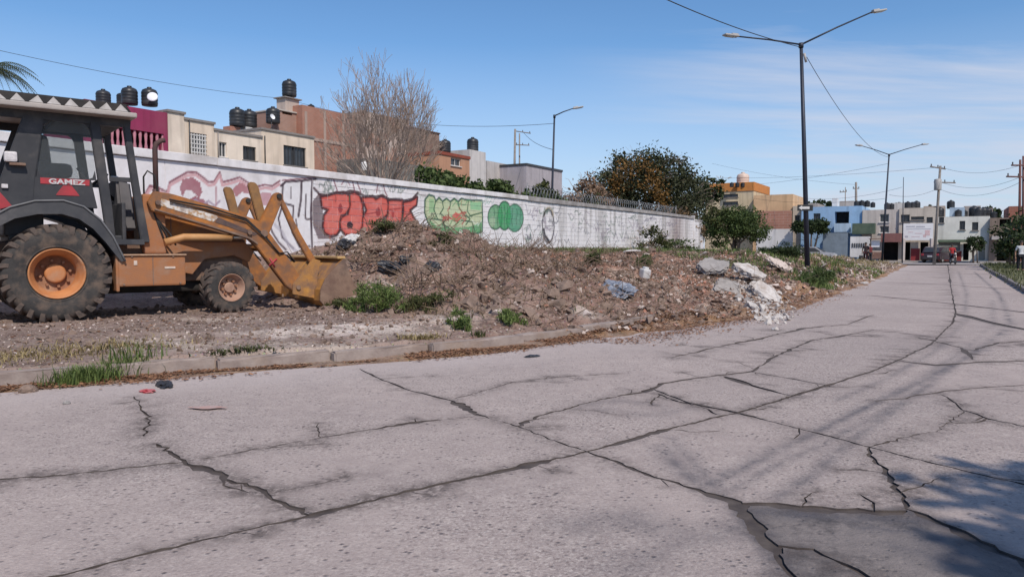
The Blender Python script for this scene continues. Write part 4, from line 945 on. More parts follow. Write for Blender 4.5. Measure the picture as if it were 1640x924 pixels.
# cab
CY = BH - .36       # half width of the cab
cabp = MB()
for sd in (-1, 1):
    y = sd * CY
    a = MB(); a.prism([(.52, 3.06), (.66, 3.06), (.80, 1.75), (.84, 1.20), (.72, 1.20), (.66, 1.78)], y - .05, y + .05, None, .012); a.build('centre_post', M_BLK, bk)
    a = MB(); a.prism([(.98, 3.08), (1.08, 3.08), (1.20, 2.10), (1.33, 1.20), (1.20, 1.20), (1.10, 2.05)], y - .05, y + .05, None, .012); a.build('front_post', M_BLK, bk)
    a = MB(); a.prism([(-.32, 3.06), (-.06, 3.06), (-.20, 2.14), (-.24, 1.72), (-.62, 1.60), (-.68, 1.95)], y - .05, y + .05, None, .012); a.build('rear_post', M_BLK, bk)
    a = MB(); a.prism([(-.90, 3.06), (-.80, 3.06), (-1.12, 1.95), (-1.12, 1.55), (-1.22, 1.55), (-1.22, 1.95)], y - .04, y + .04, None, .01); a.build('corner_post', M_BLK, bk)
    a = MB(); a.prism([(-.24, 2.16), (.52, 2.16), (.60, 1.72), (-.26, 1.72)], y - .04, y + .04, None, .008); pan = a.build('side_panel', M_BLK, bk)
    a = MB(); a.prism([(-.92, 3.12), (1.10, 3.12), (1.09, 3.00), (-.88, 3.00)], y - .045, y + .045, None, .008); a.build('header_rail', M_BLK, bk)
    a = MB(); a.prism([(-.10, 3.01), (.53, 3.01), (.60, 2.16), (-.19, 2.16)], y - .006, y + .006); win = a.build('side_window', M_CGLASS, bk)
    # soft rubber corners of the pane
    for q in ([(-.10, 3.02), (.04, 3.02), (-.07, 2.93), (-.115, 2.88)], [(.54, 3.02), (.42, 3.02), (.51, 2.95), (.545, 2.86)], [(-.20, 2.15), (-.05, 2.15), (-.13, 2.19), (-.18, 2.30)], [(.60, 2.15), (.45, 2.15), (.55, 2.19), (.585, 2.30)]):
        MB().prism(q, y - .012, y + .012).build('pane_corner', M_BLK, win)
    a = MB(); a.prism([(.78, 2.22), (1.12, 2.22), (1.13, 2.15), (.78, 2.15)], y - .02, y + .02); a.build('door_bar', M_BLK, bk)
    a = MB(); a.prism([(.80, 1.25), (1.24, 1.25), (1.24, 1.16), (.80, 1.16)], y - .10, y + .10, None, .01); a.build('door_sill', M_FEND, bk)
    if sd < 0:
        yo = y - .044
        st = MB(); st.prism([(-.14, 2.150), (.50, 2.150), (.495, 2.062), (-.14, 2.062)], yo - .003, yo + .003); st.build('name_strip', M_REDD, bk)
        st = MB(); st.prism([(.05, 1.90), (.36, 1.90), (.33, 1.95), (.26, 2.05), (.15, 2.05), (.08, 1.95)], yo - .003, yo + .003); st.build('warning_triangle', M_REDD, bk)
        cu = bpy.data.curves.new('lettering', 'FONT'); cu.body = 'GAMEZ'; cu.size = .105; cu.align_x = 'CENTER'; cu.extrude = .002; cu.offset = .0035
        to = bpy.data.objects.new('lettering_tmp', cu); COL.objects.link(to); bpy.context.view_layer.update()
        me = bpy.data.meshes.new_from_object(to.evaluated_get(bpy.context.evaluated_depsgraph_get())); bpy.data.objects.remove(to)
        for v in me.vertices: v.co.x *= 1.35
        me.materials.clear(); me.materials.append(mat('letter_white', (.60, .56, .56), (.45, .42, .42), 22, .7))
        lo = link('lettering', me, bk); lo.location = (.20, yo - .007, 2.068); lo.rotation_euler = (math.pi / 2, 0, 0)
        MB().bbox((-.50, yo - .06, 2.42), (.16, .12, .15), .03).build('work_lamp', mat('lamp_lens', (.66, .62, .62), (.5, .47, .47), 20, .3), bk)
        MB().bbox((-.42, yo - .05, 2.32), (.2, .10, .04), .01).build('lamp_bracket', M_RUSTY, bk)
        MB().prism([(-.92, 1.58), (-.50, 1.72), (-.66, 1.94), (-.92, 1.98)], yo - .02, yo - .012).build('tail_marker', M_REDD, bk)
        MB().bbox((-.58, yo - .02, 2.00), (.08, .04, .06), .01).build('tail_lamp', MATS['lamp_lens'], bk)
a = MB(); a.bbox((.98, 0, 1.50), (.06, 2 * CY - .1, .66), .02); a.build('front_bulkhead', M_BLK, bk)
a = MB(); a.prism([(.95, 2.24), (1.16, 2.20), (1.24, 1.40), (1.00, 1.40)], -.34, .34, None, .04); a.build('dashboard', mat('dash_grey', (.11, .105, .11), (.16, .15, .155), 4, .7, obj=True), bk)
MB().bbox((.93, -.30, 2.24), (.12, .12, .06), .02).build('gauge_pod', mat('gauge_white', (.6, .58, .58), (.5, .48, .48), 9, .5), bk)
wh = MB().lathe([(.19 + .016 * math.cos(t), .016 * math.sin(t)) for t in [i * math.pi / 3 for i in range(6)]], 24, Matrix.Translation((.74, 0, 2.20)) @ Matrix.Rotation(math.radians(-38), 4, 'Y'), True, True); wh.tube([(.74, 0, 2.2), (.98, 0, 1.9)], .025, 8); wh.build('steering_wheel', M_DRK, bk)
a = MB(); a.bbox((.20, 0, 1.26), (1.5, 2 * CY - .12, .10), .02); a.build('cab_floor', M_BLK, bk)
a = MB(); a.bbox((-.35, 0, 1.50), (.5, 2 * CY - .14, .42), .03); a.build('rear_console', M_BLK, bk)
st = MB(); st.bbox((.28, .0, 1.80), (.56, .56, .20), .06); st.bbox((.02, .0, 2.18), (.20, .60, .56), .08, Matrix.Rotation(-.15, 3, 'Y')); st.bbox((.16, .0, 2.32), (.40, .64, .22), .08); st.build('seat', M_SEAT, bk)
st = MB(); st.bbox((-.02, .0, 2.62), (.20, .34, .50), .08, Matrix.Rotation(-.10, 3, 'Y')); st.build('headrest', M_SEAT, bk)
lv = MB(); lv.tube([(.46, -.36, 1.7), (.52, -.38, 2.18), (.40, -.40, 2.36)], .018, 6); lv.tube([(.56, -.30, 1.7), (.62, -.30, 2.15)], .014, 6); lv.build('control_levers', M_DRK, bk)
# roof: pale lip, black cap edged with white triangles
rf = MB(); rf.bbox((.08, 0, 3.155), (2.10, 2 * (BH - .02), .075), .02); roof = rf.build('roof', M_ROOFG, bk)
a = MB(); a.prism([(-.94, 3.194), (1.06, 3.194), (.98, 3.315), (-.88, 3.325)], -(BH - .06), BH - .06, None, .01); a.build('roof_cap', M_DRK, roof)
for sd in (-1, 1):
    for k in range(9):
        x = -.86 + k * .222; y = sd * (BH - .055)
        MB().prism([(x - .085, 3.20), (x + .095, 3.20), (x + random.uniform(-.03, .03), 3.305)], y - .004, y + .004).build('white_triangle', M_WHT, roof)
a = MB(); a.bbox((.55, 0, 3.06), (.9, 1.3, .08), .03); a.build('headliner', M_DRK, bk)
# digging boom folded behind (mostly out of the picture)
MB().bbox((-1.05, 0, .95), (.35, 1.9, .9), .03).build('swing_frame', M_DUSTO, bk)
MB().prism([(-1.25, .75), (-1.25, 1.15), (-1.75, 2.6), (-1.55, 3.3), (-1.75, 3.35), (-2.05, 2.6), (-1.6, .75)], -.11, .11, None, .02).build('boom', M_YEL, bk)
MB().prism([(-1.62, 3.25), (-1.72, 3.05), (-2.45, 1.2), (-2.62, 1.25), (-1.95, 3.2)], -.09, .09, None, .02).build('dipper_stick', M_YEL, bk)
MB().prism([(-2.45, 1.3), (-2.25, .9), (-2.3, .55), (-2.7, .4), (-2.62, 1.25)], -.30, .30, None, .02).build('digging_bucket', M_RUSTY, bk)
for sd in (-1, 1): MB().prism([(-1.1, 1.1), (-1.0, 1.1), (-1.05, .2), (-.95, .05), (-1.3, .05), (-1.2, .2)], sd * 1.02 - .06, sd * 1.02 + .06, None, .01).build('stabiliser_leg', M_DUSTO, bk)
# ================================================================== houses
class Front:
    """a vertical plane: origin O on the ground, direction along it, normal towards us"""
    def __init__(s, O, d): s.O = Vector(O); s.d = Vector(d).normalized(); s.n = Vector((s.d.y, -s.d.x, 0)); s.rot = math.atan2(s.d.y, s.d.x)
    def uz(s, px, py=397, back=0.0):
        r = Vector(_ray(px, py)); C = Vector((0, 0, CAM_H)); t = (s.O - s.n * back - C).dot(s.n) / r.dot(s.n); P = C + r * t
        return (P - s.O).dot(s.d), P.z
    def at(s, u, back=0.0, z=0.0): p = s.O + s.d * u - s.n * back; return Vector((p.x, p.y, z))
def plaster(name, c, dirt=(.30, .27, .24), k=.86): return mat(name, c, tuple(x * k for x in c), 1.2, .9, .003, 25, c3=tuple(a * .55 + b * .45 for a, b in zip(c, dirt)), s3=.35, lo3=.50, hi3=.70, streak=.45)
M_PANE = mat('dark_pane', (.035, .04, .045), (.06, .06, .065), 2, .18, spec=.6)
M_FRW = mat('frame_white', (.62, .60, .58), (.5, .48, .46), 5, .6); M_FRB = mat('frame_brown', (.13, .07, .05), (.09, .05, .04), 6, .6); M_FRD = mat('frame_dark', (.04, .04, .045), (.06, .06, .06), 6, .5)
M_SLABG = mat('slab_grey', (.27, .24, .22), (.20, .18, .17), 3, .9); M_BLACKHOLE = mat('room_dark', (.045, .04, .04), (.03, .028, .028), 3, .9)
M_BRICK = None
def brick_mat(name, c1, c2, mort, sc=1.0):
    if name in MATS: return MATS[name]
    m = bpy.data.materials.new(name); m.use_nodes = True; t = m.node_tree; N = t.nodes.new; L = t.links.new; b = t.nodes['Principled BSDF']; b.inputs['Roughness'].default_value = .92
    tc = N('ShaderNodeTexCoord'); sp = N('ShaderNodeSeparateXYZ'); L(tc.outputs['Object'], sp.inputs[0]); ad_ = N('ShaderNodeMath'); ad_.operation = 'ADD'; L(sp.outputs['X'], ad_.inputs[0]); L(sp.outputs['Y'], ad_.inputs[1])
    cb_ = N('ShaderNodeCombineXYZ'); L(ad_.outputs[0], cb_.inputs[0]); L(sp.outputs['Z'], cb_.inputs[1])
    br = N('ShaderNodeTexBrick'); L(cb_.outputs[0], br.inputs['Vector']); br.inputs['Color1'].default_value = (*c1, 1); br.inputs['Color2'].default_value = (*c2, 1); br.inputs['Mortar'].default_value = (*mort, 1)
    br.inputs['Scale'].default_value = 1.0; br.inputs['Brick Width'].default_value = .27 * sc; br.inputs['Row Height'].default_value = .085 * sc; br.inputs['Mortar Size'].default_value = .012; br.inputs['Bias'].default_value = -.2
    nz_ = N('ShaderNodeTexNoise'); nz_.inputs['Scale'].default_value = .6; nz_.inputs['Detail'].default_value = 6; L(tc.outputs['Object'], nz_.inputs['Vector'])
    r = N('ShaderNodeMapRange'); r.inputs['From Min'].default_value = .4; r.inputs['From Max'].default_value = .7; r.inputs['To Max'].default_value = .55; L(nz_.outputs['Fac'], r.inputs['Value'])
    x = N('ShaderNodeMixRGB'); L(r.outputs[0], x.inputs[0]); L(br.outputs['Color'], x.inputs[1]); x.inputs[2].default_value = (*[q * .62 for q in c1], 1); L(x.outputs[0], b.inputs['Base Color'])
    bn = N('ShaderNodeBump'); bn.inputs['Distance'].default_value = .01; L(br.outputs['Fac'], bn.inputs['Height']); bn.invert = True; L(bn.outputs[0], b.inputs['Normal'])
    MATS[name] = m; return m
M_BRICK = brick_mat('brick_red', (.43, .175, .11), (.35, .14, .09), (.42, .30, .25))

def house(name, label, fr, u0, u1, z0, z1, depth, m, openings=(), back=0.0, cap=None, cap_h=.14, cap_o=.06, group=None, cat='house', roofm=None):
    """box with a real front: openings (x0, x1, z0, z1, kind) are holes with reveals, frame and pane set back"""
    e = thing(name, label, cat, fr.at(u0, back), fr.rot, group)
    W = u1 - u0; H0, H1 = z0, z1
    ops = [(a - u0, b - u0, c, d, k) for a, b, c, d, k in openings]
    xs = sorted({0.0, W, *[q for o in ops for q in o[:2]]}); zs = sorted({H0, H1, *[q for o in ops for q in o[2:4]]})
    wl = MB()
    for i in range(len(xs) - 1):
        for j in range(len(zs) - 1):
            cx = (xs[i] + xs[i + 1]) / 2; cz = (zs[j] + zs[j + 1]) / 2
            if any(o[0] < cx < o[1] and o[2] < cz < o[3] for o in ops): continue
            wl.quad((xs[i], 0, zs[j]), (xs[i + 1], 0, zs[j]), (xs[i + 1], 0, zs[j + 1]), (xs[i], 0, zs[j + 1]))
    R = .18
    for a, b, c, d, k in ops:
        dr = R if k not in ('deep',) else 1.6
        wl.quad((a, 0, c), (a, 0, d), (a, dr, d), (a, dr, c)); wl.quad((b, 0, d), (b, 0, c), (b, dr, c), (b, dr, d)); wl.quad((a, 0, d), (b, 0, d), (b, dr, d), (a, dr, d)); wl.quad((b, 0, c), (a, 0, c), (a, dr, c), (b, dr, c))
    wl.quad((W, 0, H0), (W, depth, H0), (W, depth, H1), (W, 0, H1)); wl.quad((0, depth, H0), (0, 0, H0), (0, 0, H1), (0, depth, H1)); wl.quad((W, depth, H0), (0, depth, H0), (0, depth, H1), (W, depth, H1))
    wl.quad((0, 0, H1), (W, 0, H1), (W, depth, H1), (0, depth, H1))
    wl.build('wall', m, e)
    if cap: MB().bbox((W / 2, depth / 2 - .02, H1 + cap_h / 2 - .004), (W + 2 * cap_o, depth + 2 * cap_o, cap_h), .01).build('roof_edge', cap, e)
    for a, b, c, d, k in ops:
        w_, h_ = b - a, d - c; dr = R if k != 'deep' else 1.6
        p = MB().quad((a, dr - .01, c), (b, dr - .01, c), (b, dr - .01, d), (a, dr - .01, d))
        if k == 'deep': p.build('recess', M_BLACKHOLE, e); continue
        if k == 'shutter': 
            sh = p.build('shutter', mat('shutter_grey', (.30, .31, .30), (.24, .25, .24), 2, .6), e)
            for q in range(int(h_ / .22)): MB().box(((a + b) / 2, dr - .03, c + .11 + q * .22), (w_ - .02, .03, .03)).build('shutter_rib', MATS['shutter_grey'], sh)
            continue
        win = p.build('window', M_PANE, e)
        fm = {'white': M_FRW, 'brown': M_FRB, 'dark': M_FRD, 'lattice': M_FRW, 'bars': M_FRD}.get(k, M_FRW)
        t = .06; f = MB()
        for (x, z, sx, sz) in ((a + t / 2, (c + d) / 2, t, h_), (b - t / 2, (c + d) / 2, t, h_), ((a + b) / 2, d - t / 2, w_ - 2 * t, t), ((a + b) / 2, c + t / 2, w_ - 2 * t, t), ((a + b) / 2, (c + d) / 2, t * .8, h_ - 2 * t)): f.box((x, dr - .05, z), (sx, .05, sz))
        f.build('frame', fm, win)
        MB().bbox(((a + b) / 2, -.03, c - .04), (w_ + .16, .14, .07), .01).build('sill', M_SLABG if k != 'white' else M_FRW, win)
        if k == 'lattice':
            for q in range(6): MB().box((a + w_ * (q + .5) / 6, .05, (c + d) / 2), (.07, .04, h_)).build('lattice_bar', M_FRW, win)
            for q in range(5): MB().box(((a + b) / 2, .045, c + h_ * (q + .5) / 5), (w_, .045, .07)).build('lattice_bar', M_FRW, win)
        if k == 'bars':
            for q in range(7): MB().box((a + w_ * (q + .5) / 7, .04, (c + d) / 2), (.025, .025, h_)).build('bar', M_FRD, win)
    return e

# ---- rooftop water tanks
M_TANK = mat('tank_black', (.018, .019, .022), (.032, .033, .036), 3, .42, c3=(.07, .065, .065), s3=1.2, obj=True)
tank_proto = {}
def tank(label, x, y, z, r=.52, h=1.25, m=None, group='black rooftop water tanks', name='water_tank'):
    m = m or M_TANK
    e = thing(name, label, 'water tank', (x, y, z), random.uniform(0, 6), group)
    key = (round(r, 2), round(h, 2), m.name)
    if key not in tank_proto:
        pr = [(.001, 0), (r * .96, 0), (r, .06)]
        for k in range(4): z0 = .1 + k * h * .18; pr += [(r, z0), (r * 1.03, z0 + h * .04), (r * 1.03, z0 + h * .09), (r, z0 + h * .13)]
        pr += [(r * .98, h * .80), (r * .86, h * .90), (r * .55, h * .965), (r * .30, h * .985)]
        a = MB().lathe(pr, 22).build('tank_body', m, e)
        b_ = MB().lathe([(r * .30, h * .975), (r * .30, h * 1.05), (r * .26, h * 1.07), (.001, h * 1.075)], 16).build('lid', m, e)
        tank_proto[key] = (a.data, b_.data)
    else:
        link('tank_body', tank_proto[key][0], e); link('lid', tank_proto[key][1], e)
    return e
FA = Front((-18.1, 43, 0), (.515, .857, 0))
def ua(px, py=300, back=0.0): return FA.uz(px, py, back)
def rng_ops(fr, lst, back=0.0):
    out = []
    for x0, x1, y0, y1, k in lst:
        a, zt = fr.uz(x0, y0, back); b_, _ = fr.uz(x1, y0, back); zt = fr.uz((x0 + x1) / 2, y0, back)[1]; zb = fr.uz((x0 + x1) / 2, y1, back)[1]; out.append((a, b_, zb, zt, k))
    return out
def phouse(name, label, fr, x0, x1, ytop_at, ytop, m, depth=7, ops=(), back=0.0, cap=None, z0=0.0, **kw):
    u0 = fr.uz(x0, 300, back)[0]; u1 = fr.uz(x1, 300, back)[0]; z1 = fr.uz(ytop_at, ytop, back)[1]
    return house(name, label, fr, u0, u1, z0, z1, depth, m, rng_ops(fr, ops, back), back, cap, **kw), z1
GA = 'row of houses behind the graffiti wall'
def tank_px(fr, label, px, ytop, ybot, back, m=None, **kw):
    u, zt = fr.uz(px, ytop, back); _, zb = fr.uz(px, ybot, back); p = fr.at(u, back); hh = zt - zb
    return tank(label, p.x, p.y, zb, hh * .40, hh * .93, m, **kw)

hp, zp = phouse('purple_house', 'magenta painted house with pale balusters behind the machine cab', FA, 140, 271, 255, 179, plaster('magenta_paint', (.30, .035, .10), (.25, .08, .1)), 4, [(150, 262, 207, 238, 'deep')], cap=None, group=GA)
u0 = FA.uz(140)[0]
for k in range(13):
    ux = FA.uz(152 + k * 9, 222)[0] - u0; zt = FA.uz(205, 207)[1]; zb = FA.uz(205, 240)[1]
    if k == 0: o0 = MB().lathe([(.07, zb), (.10, zb + .2), (.055, zb + .5), (.09, zb + .9), (.06, zt)], 8).build('baluster', mat('pink_render', (.50, .22, .27), (.40, .16, .2), 3, .9), hp); o = o0
    else: o = link('baluster', o0.data, hp)
    o.location = (ux, .12, 0)
tank_px(FA, 'leftmost black water tank above the machine roof', 165, 143, 170, 2.5); tank_px(FA, 'short black water tank beside a taller one above the machine roof', 196, 148, 170, 3.2); tank_px(FA, 'tall black water tank in the middle of the rooftop cluster over the cab', 207, 138, 168, 2.4)
tk = tank_px(FA, 'black water tank with a round white disc above the magenta house', 239, 140, 170, 2.0)
u_, z_ = FA.uz(244, 155, 1.2); p = FA.at(u_, 1.2, z_); MB().lathe([(.001, .03), (.22, .02), (.27, 0), (.28, -.02)], 20, Matrix.Rotation(math.radians(70), 4, 'X') ).build('dish', mat('dish_white', (.78, .78, .80), (.7, .7, .72), 4, .4), None)
ds = bpy.data.objects['dish']; ds.name = 'satellite_dish'; ds.location = p; ds.rotation_euler = (0, 0, .3); tag(ds, 'small white satellite dish before the tank on the magenta house', 'satellite dish')
M_CREAM = plaster('cream_paint', (.80, .66, .53), (.5, .4, .3)); M_CREAM2 = plaster('cream_paint_pale', (.82, .70, .58), (.4, .3, .25))
phouse('cream_house', 'narrow cream house front with grey roof slab next to the magenta house', FA, 271.5, 298, 285, 182, M_CREAM2, 8, [], cap=M_SLABG, group=GA)
phouse('cream_house', 'cream house front with white lattice window behind the wall', FA, 298.3, 345, 320, 196, M_CREAM, 8, [(305, 331, 214, 248, 'lattice')], cap=M_SLABG, group=GA)
phouse('cream_house', 'low cream house front with small brown framed window', FA, 345.3, 420, 385, 216, M_CREAM2, 8, [(351, 363, 228, 252, 'white'), (389, 410, 235, 257, 'bars')], cap=M_SLABG, group=GA)
phouse('cream_house', 'cream house front with wide dark framed window beside the brick house', FA, 420.3, 504, 455, 214, M_CREAM, 6, [(454, 490, 235, 266, 'bars')], cap=M_SLABG, group=GA)
tank_px(FA, 'black water tank left of a pair above the cream houses', 380, 172, 203, 3); tank_px(FA, 'black water tank right of a pair above the cream houses', 399, 175, 204, 3.4)
for k, (x0, x1, y0, y1) in enumerate(((366, 383, 202, 214), (390, 402, 203, 218))):
    a, zt = FA.uz(x0, y0, 3); b_, _ = FA.uz(x1, y0, 3); zb = FA.uz(x0, y1 + 12, 3)[1]
    o = MB().bbox((0, 0, 0), (b_ - a, .7, zt - zb), .02).build('tank_stand', M_BRICK if k == 0 else M_FRW); o.location = FA.at((a + b_) / 2, 3.2, (zt + zb) / 2); o.rotation_euler = (0, 0, FA.rot); tag(o, 'low brick stand under a rooftop tank pair' if k == 0 else 'white block stand under the right tank of a pair', 'stand')
# brick house with its tank tower
phouse('brick_house', 'tall bare brick house rising right of the cream houses', FA, 486, 586, 530, 178, M_BRICK, 3.2, [], back=2.0, cap=None, group=GA)
be, _z = phouse('brick_tower', 'slim brick stair tower under the highest water tank', FA, 446, 481, 462, 180, brick_mat('brick_tower', (.40, .20, .14), (.33, .16, .11), (.42, .35, .3)), 2.2, [(452, 468, 179.5, 184, 'deep')], back=2.6, cap=mat('slab_pale', (.5, .45, .4), (.4, .36, .32), 4, .9), cap_h=.1, group=GA)
a, zt = FA.uz(453, 157, 3.2); b_, _ = FA.uz(475, 157, 3.2); zb = FA.uz(460, 182, 3.2)[1]
o = MB().bbox((0, 0, 0), (b_ - a, .9, zt - zb), .02).build('tank_stand', plaster('stand_render', (.52, .42, .36))); o.location = FA.at((a + b_) / 2, 3.4, (zt + zb) / 2); o.rotation_euler = (0, 0, FA.rot); tag(o, 'rendered block stand on the brick tower holding the highest tank', 'stand')
MB().bbox((0, 0, (zt - zb) / 2 + .03), (b_ - a + .3, 1.2, .08), .01).build('stand_slab', M_SLABG, o)
tank_px(FA, 'highest black water tank on its brick tower', 463, 127, 155, 3.4); tank_px(FA, 'black water tank low beside the brick tower', 437, 171, 198, 2.2)
tank_px(FA, 'tiny black tank lid peeking over the brick house parapet', 498, 167, 181, 3)
for k in range(4):
    u_, zt = FA.uz((490 + k * 30), 176, 1.96); zb = FA.uz(520, 290, 1.96)[1]
    MB().box((0, 0, 0), (.22, .06, zt - zb - .1)).build('concrete_post', mat('post_render', (.42, .31, .26), (.36, .26, .21), 4, .9)); o = bpy.context.scene.collection.objects[-1]
    o.parent = [q for q in COL.objects if q.name == 'brick_house'][0]; o.location = (u_ - FA.uz(486, 300, 2.0)[0], -.02, (zt + zb) / 2 - .05)
bh = bpy.data.objects['brick_house']; o = MB().box((0, 0, 0), (FA.uz(586, 300, 2)[0] - FA.uz(486, 300, 2)[0], .06, .22)).build('ring_beam', MATS['post_render'], bh); o.location = ((FA.uz(586, 300, 2)[0] - FA.uz(486, 300, 2)[0]) / 2, -.025, FA.uz(530, 228, 2)[1])
phouse('plastered_house', 'patchy white and tan plastered house wall behind the bare tree', FA, 586.5, 656, 620, 186, mat('patchy_plaster', (.58, .48, .42), (.46, .34, .27), .9, .9, c3=(.34, .17, .115), s3=.45, lo3=.50, hi3=.58), 7, [], back=1.0, cap=None, group=GA)
phouse('brown_house', 'low dark brown house wall right of the bare tree', FA, 656.5, 704, 680, 210, mat('brown_render', (.27, .18, .14), (.21, .14, .11), 1, .9, c3=(.15, .10, .08), s3=.5), 7, [], back=.6, cap=M_FRB, cap_h=.1, group=GA)
phouse('low_shed', 'grey board shed behind the wall beneath the bare tree', FA, 590, 702, 650, 262, mat('shed_boards', (.20, .19, .17), (.13, .12, .11), 3, .9), 3, [], back=-2.0, cap=None, group=None, cat='shed')
tank('round white gas cylinder top peeking over the wall below the bare tree', *(FA.at(*[FA.uz(585, 270, -3)[0]], -3)[:2]), FA.uz(585, 274, -3)[1], .30, .62, mat('gas_white', (.70, .68, .66), (.6, .58, .56), 3, .5), None, 'gas_cylinder')['category'] = 'gas cylinder'
# orange house and grey house farther right
FB = Front((-4.0, 62, 0), (.515, .857, 0))
phouse('orange_house', 'small orange house with red roof edge behind the creeper', FB, 703, 752, 720, 250, plaster('orange_paint', (.50, .27, .17)), 6, [(722, 738, 254, 266, 'white')], cap=mat('red_tile_edge', (.30, .07, .04), (.22, .06, .04), 3, .8), cap_h=.25)
phouse('white_house', 'small white house block beside the orange house', FB, 752.3, 778, 765, 242, plaster('white_paint', (.62, .58, .56)), 5, [], back=1.5)
tank_px(FB, 'black water tank on the orange house', 713, 223, 245, 2.5); tank_px(FB, 'shiny black water tank on the white house block', 757, 220, 243, 3)
tank_px(FB, 'dark low tank half hidden left of the orange house', 704, 226, 242, 4)
phouse('grey_house', 'long pale grey house with thin dark eave behind the creeper', FB, 780, 850, 815, 264, plaster('pale_grey_paint', (.50, .46, .44)), 7, [], back=3.0, cap=None)
phouse('lilac_house', 'lilac grey house side with dark eave behind the single arm lamp', FB, 843, 900, 870, 270, plaster('lilac_grey_paint', (.42, .38, .40)), 7, [], back=0, cap=M_FRD, cap_h=.2)

# ---- house fronts closing the street
FF = Front(FO, FD)
GF = 'house fronts across the end of the street'
def fh(*a, **k): k.setdefault('group', GF); return phouse(*a, **k)
M_WH = plaster('white_lime', (.72, .69, .67), (.4, .38, .36))
fh('peach_house', 'cream house with orange roof band and slit windows', FF, 1130, 1207, 1168, 307, plaster('yellow_cream', (.62, .50, .33)), FF and 8, [(1158, 1182, 311, 316, 'dark'), (1158, 1182, 323, 329, 'dark')], back=2, cap=mat('orange_band', (.52, .21, .05), (.44, .17, .05), 2, .8), cap_h=.95)
fh('peach_house', 'peach painted house wall with bare terracotta lower storey', FF, 1207.4, 1270, 1240, 312, plaster('peach_paint', (.66, .43, .25)), 8, [], back=1.0)
o = MB().bbox((0, 0, 0), (1, 1, 1), .002)
def slab_on(fr, label, x0, x1, y0, y1, m, back, t=.12, name='wall_panel', parent=None, cat='wall', bev=.01):
    a, zt = fr.uz(x0, y0, back); b_, _ = fr.uz(x1, y0, back); zb = fr.uz((x0 + x1) / 2, y1, back)[1]; zt = fr.uz((x0 + x1) / 2, y0, back)[1]
    o = MB().bbox((0, 0, 0), (b_ - a, t, zt - zb), bev).build(name, m); o.location = fr.at((a + b_) / 2, back, (zt + zb) / 2); o.rotation_euler = (0, 0, fr.rot)
    if label: tag(o, label, cat)
    return o
slab_on(FF, 'terracotta striped brick wall under the peach house', 1212, 1268, 338, 372, brick_mat('terracotta', (.42, .20, .14), (.35, .16, .11), (.55, .45, .38), 3.2), .6, .2, 'brick_wall')
slab_on(FF, 'plain white garden wall left of the parked cars', 1212, 1270, 367, 404, M_WH, -1.4, .2, 'garden_wall')
tank_px(FF, 'cream coloured water tank on the house with the orange band', 1190, 276, 300, 3.5, mat('tank_cream', (.62, .48, .40), (.55, .42, .34), 3, .5), group=None)
for k in range(4): tank_px(FF, ['first', 'second', 'third', 'fourth'][k] + ' small dark tank from the left in the row above the orange roof band', 1172 + k * 9, 292, 300, 1.2 + .4 * k)
fh('beige_house', 'narrow beige house mostly hidden behind the big lamp post', FF, 1270.5, 1284, 1277, 330, plaster('beige_paint', (.55, .46, .36)), 7, [(1273, 1281, 345, 360, 'dark')], back=.8)
fh('blue_house', 'sky blue house with dark upper window and balcony', FF, 1284.4, 1382, 1330, 331, plaster('sky_blue_paint', (.30, .47, .68), (.3, .36, .45)), 8, [(1337, 1360, 339, 358, 'deep'), (1303, 1314, 342, 354, 'dark')], back=.4)
slab_on(FF, 'pale blue balcony parapet on the blue house', 1337, 1362, 358, 372, plaster('pale_blue_paint', (.45, .58, .72)), -.2, .9, 'balcony', cat='balcony')
slab_on(FF, 'grey metal yard gate before the blue house', 1318, 1358, 373, 412, mat('gate_grey', (.20, .24, .28), (.15, .18, .21), 2, .6), -1.2, .08, 'yard_gate', cat='gate')
gt = slab_on(FF, 'white garage gate with dark grille beside the grey gate', 1362, 1394, 379, 412, M_WH, -1.2, .10, 'garage_gate', cat='gate')
for k in range(7):
    a, z = FF.uz(1366 + k * 3.6, 391, -1.2); c_, z2 = FF.uz(1366, 399, -1.2); ctr = FF.uz(1378, 395, -1.2)
    q = MB().box((a - ctr[0], -.07, FF.uz(1378, 393, -1.2)[1] - FF.uz(1378, 395.5, -1.2)[1]), (.11, .06, .42)).build('grille_slot', M_FRD, gt)
slab_on(FF, 'dark green sloping awning over the white garage gate', 1366, 1402, 358, 375, mat('awning_green', (.06, .09, .065), (.10, .13, .09), 2, .8), -.6, 1.1, 'awning', cat='awning')
fh('cream_row_house', 'pale house with two stacked windows behind the far twin lamp', FF, 1382.4, 1441, 1410, 336, plaster('pale_cream', (.56, .50, .46)), 8, [(1409, 1424, 343, 356, 'white'), (1409, 1424, 362, 373, 'white'), (1413, 1440, 386, 418, 'deep')], back=.2)
slab_on(FF, 'dull maroon awning over the dark shop opening', 1412, 1444, 374, 388, mat('awning_maroon', (.23, .10, .09), (.17, .08, .075), 2, .85), -1.0, 1.6, 'awning', cat='awning')
fh('shop_house', 'cream shop house under the large white banner', FF, 1441.4, 1500, 1470, 333, plaster('shop_cream', (.56, .49, .42)), 8, [(1443, 1457, 344, 356, 'dark'), (1459, 1480, 347, 352, 'dark'), (1484, 1494, 348, 357, 'dark'), (1448, 1458, 388, 417, 'deep'), (1474, 1487, 388, 417, 'deep')], back=0)
slab_on(FF, 'dark red painted shop front panel under the banner', 1459, 1473.5, 398, 418, mat('shop_red', (.26, .03, .035), (.2, .025, .03), 2, .7), -.1, .12, 'red_front_wall')
bn_ = slab_on(FF, 'large white shop banner with faint grey lettering and a red motif', 1447, 1495, 358, 385, mat('banner_white', (.78, .76, .76), (.70, .68, .69), 1.5, .7), -.9, .06, 'shop_banner', cat='banner')
c0 = FF.uz(1471, 371.5, -.9)
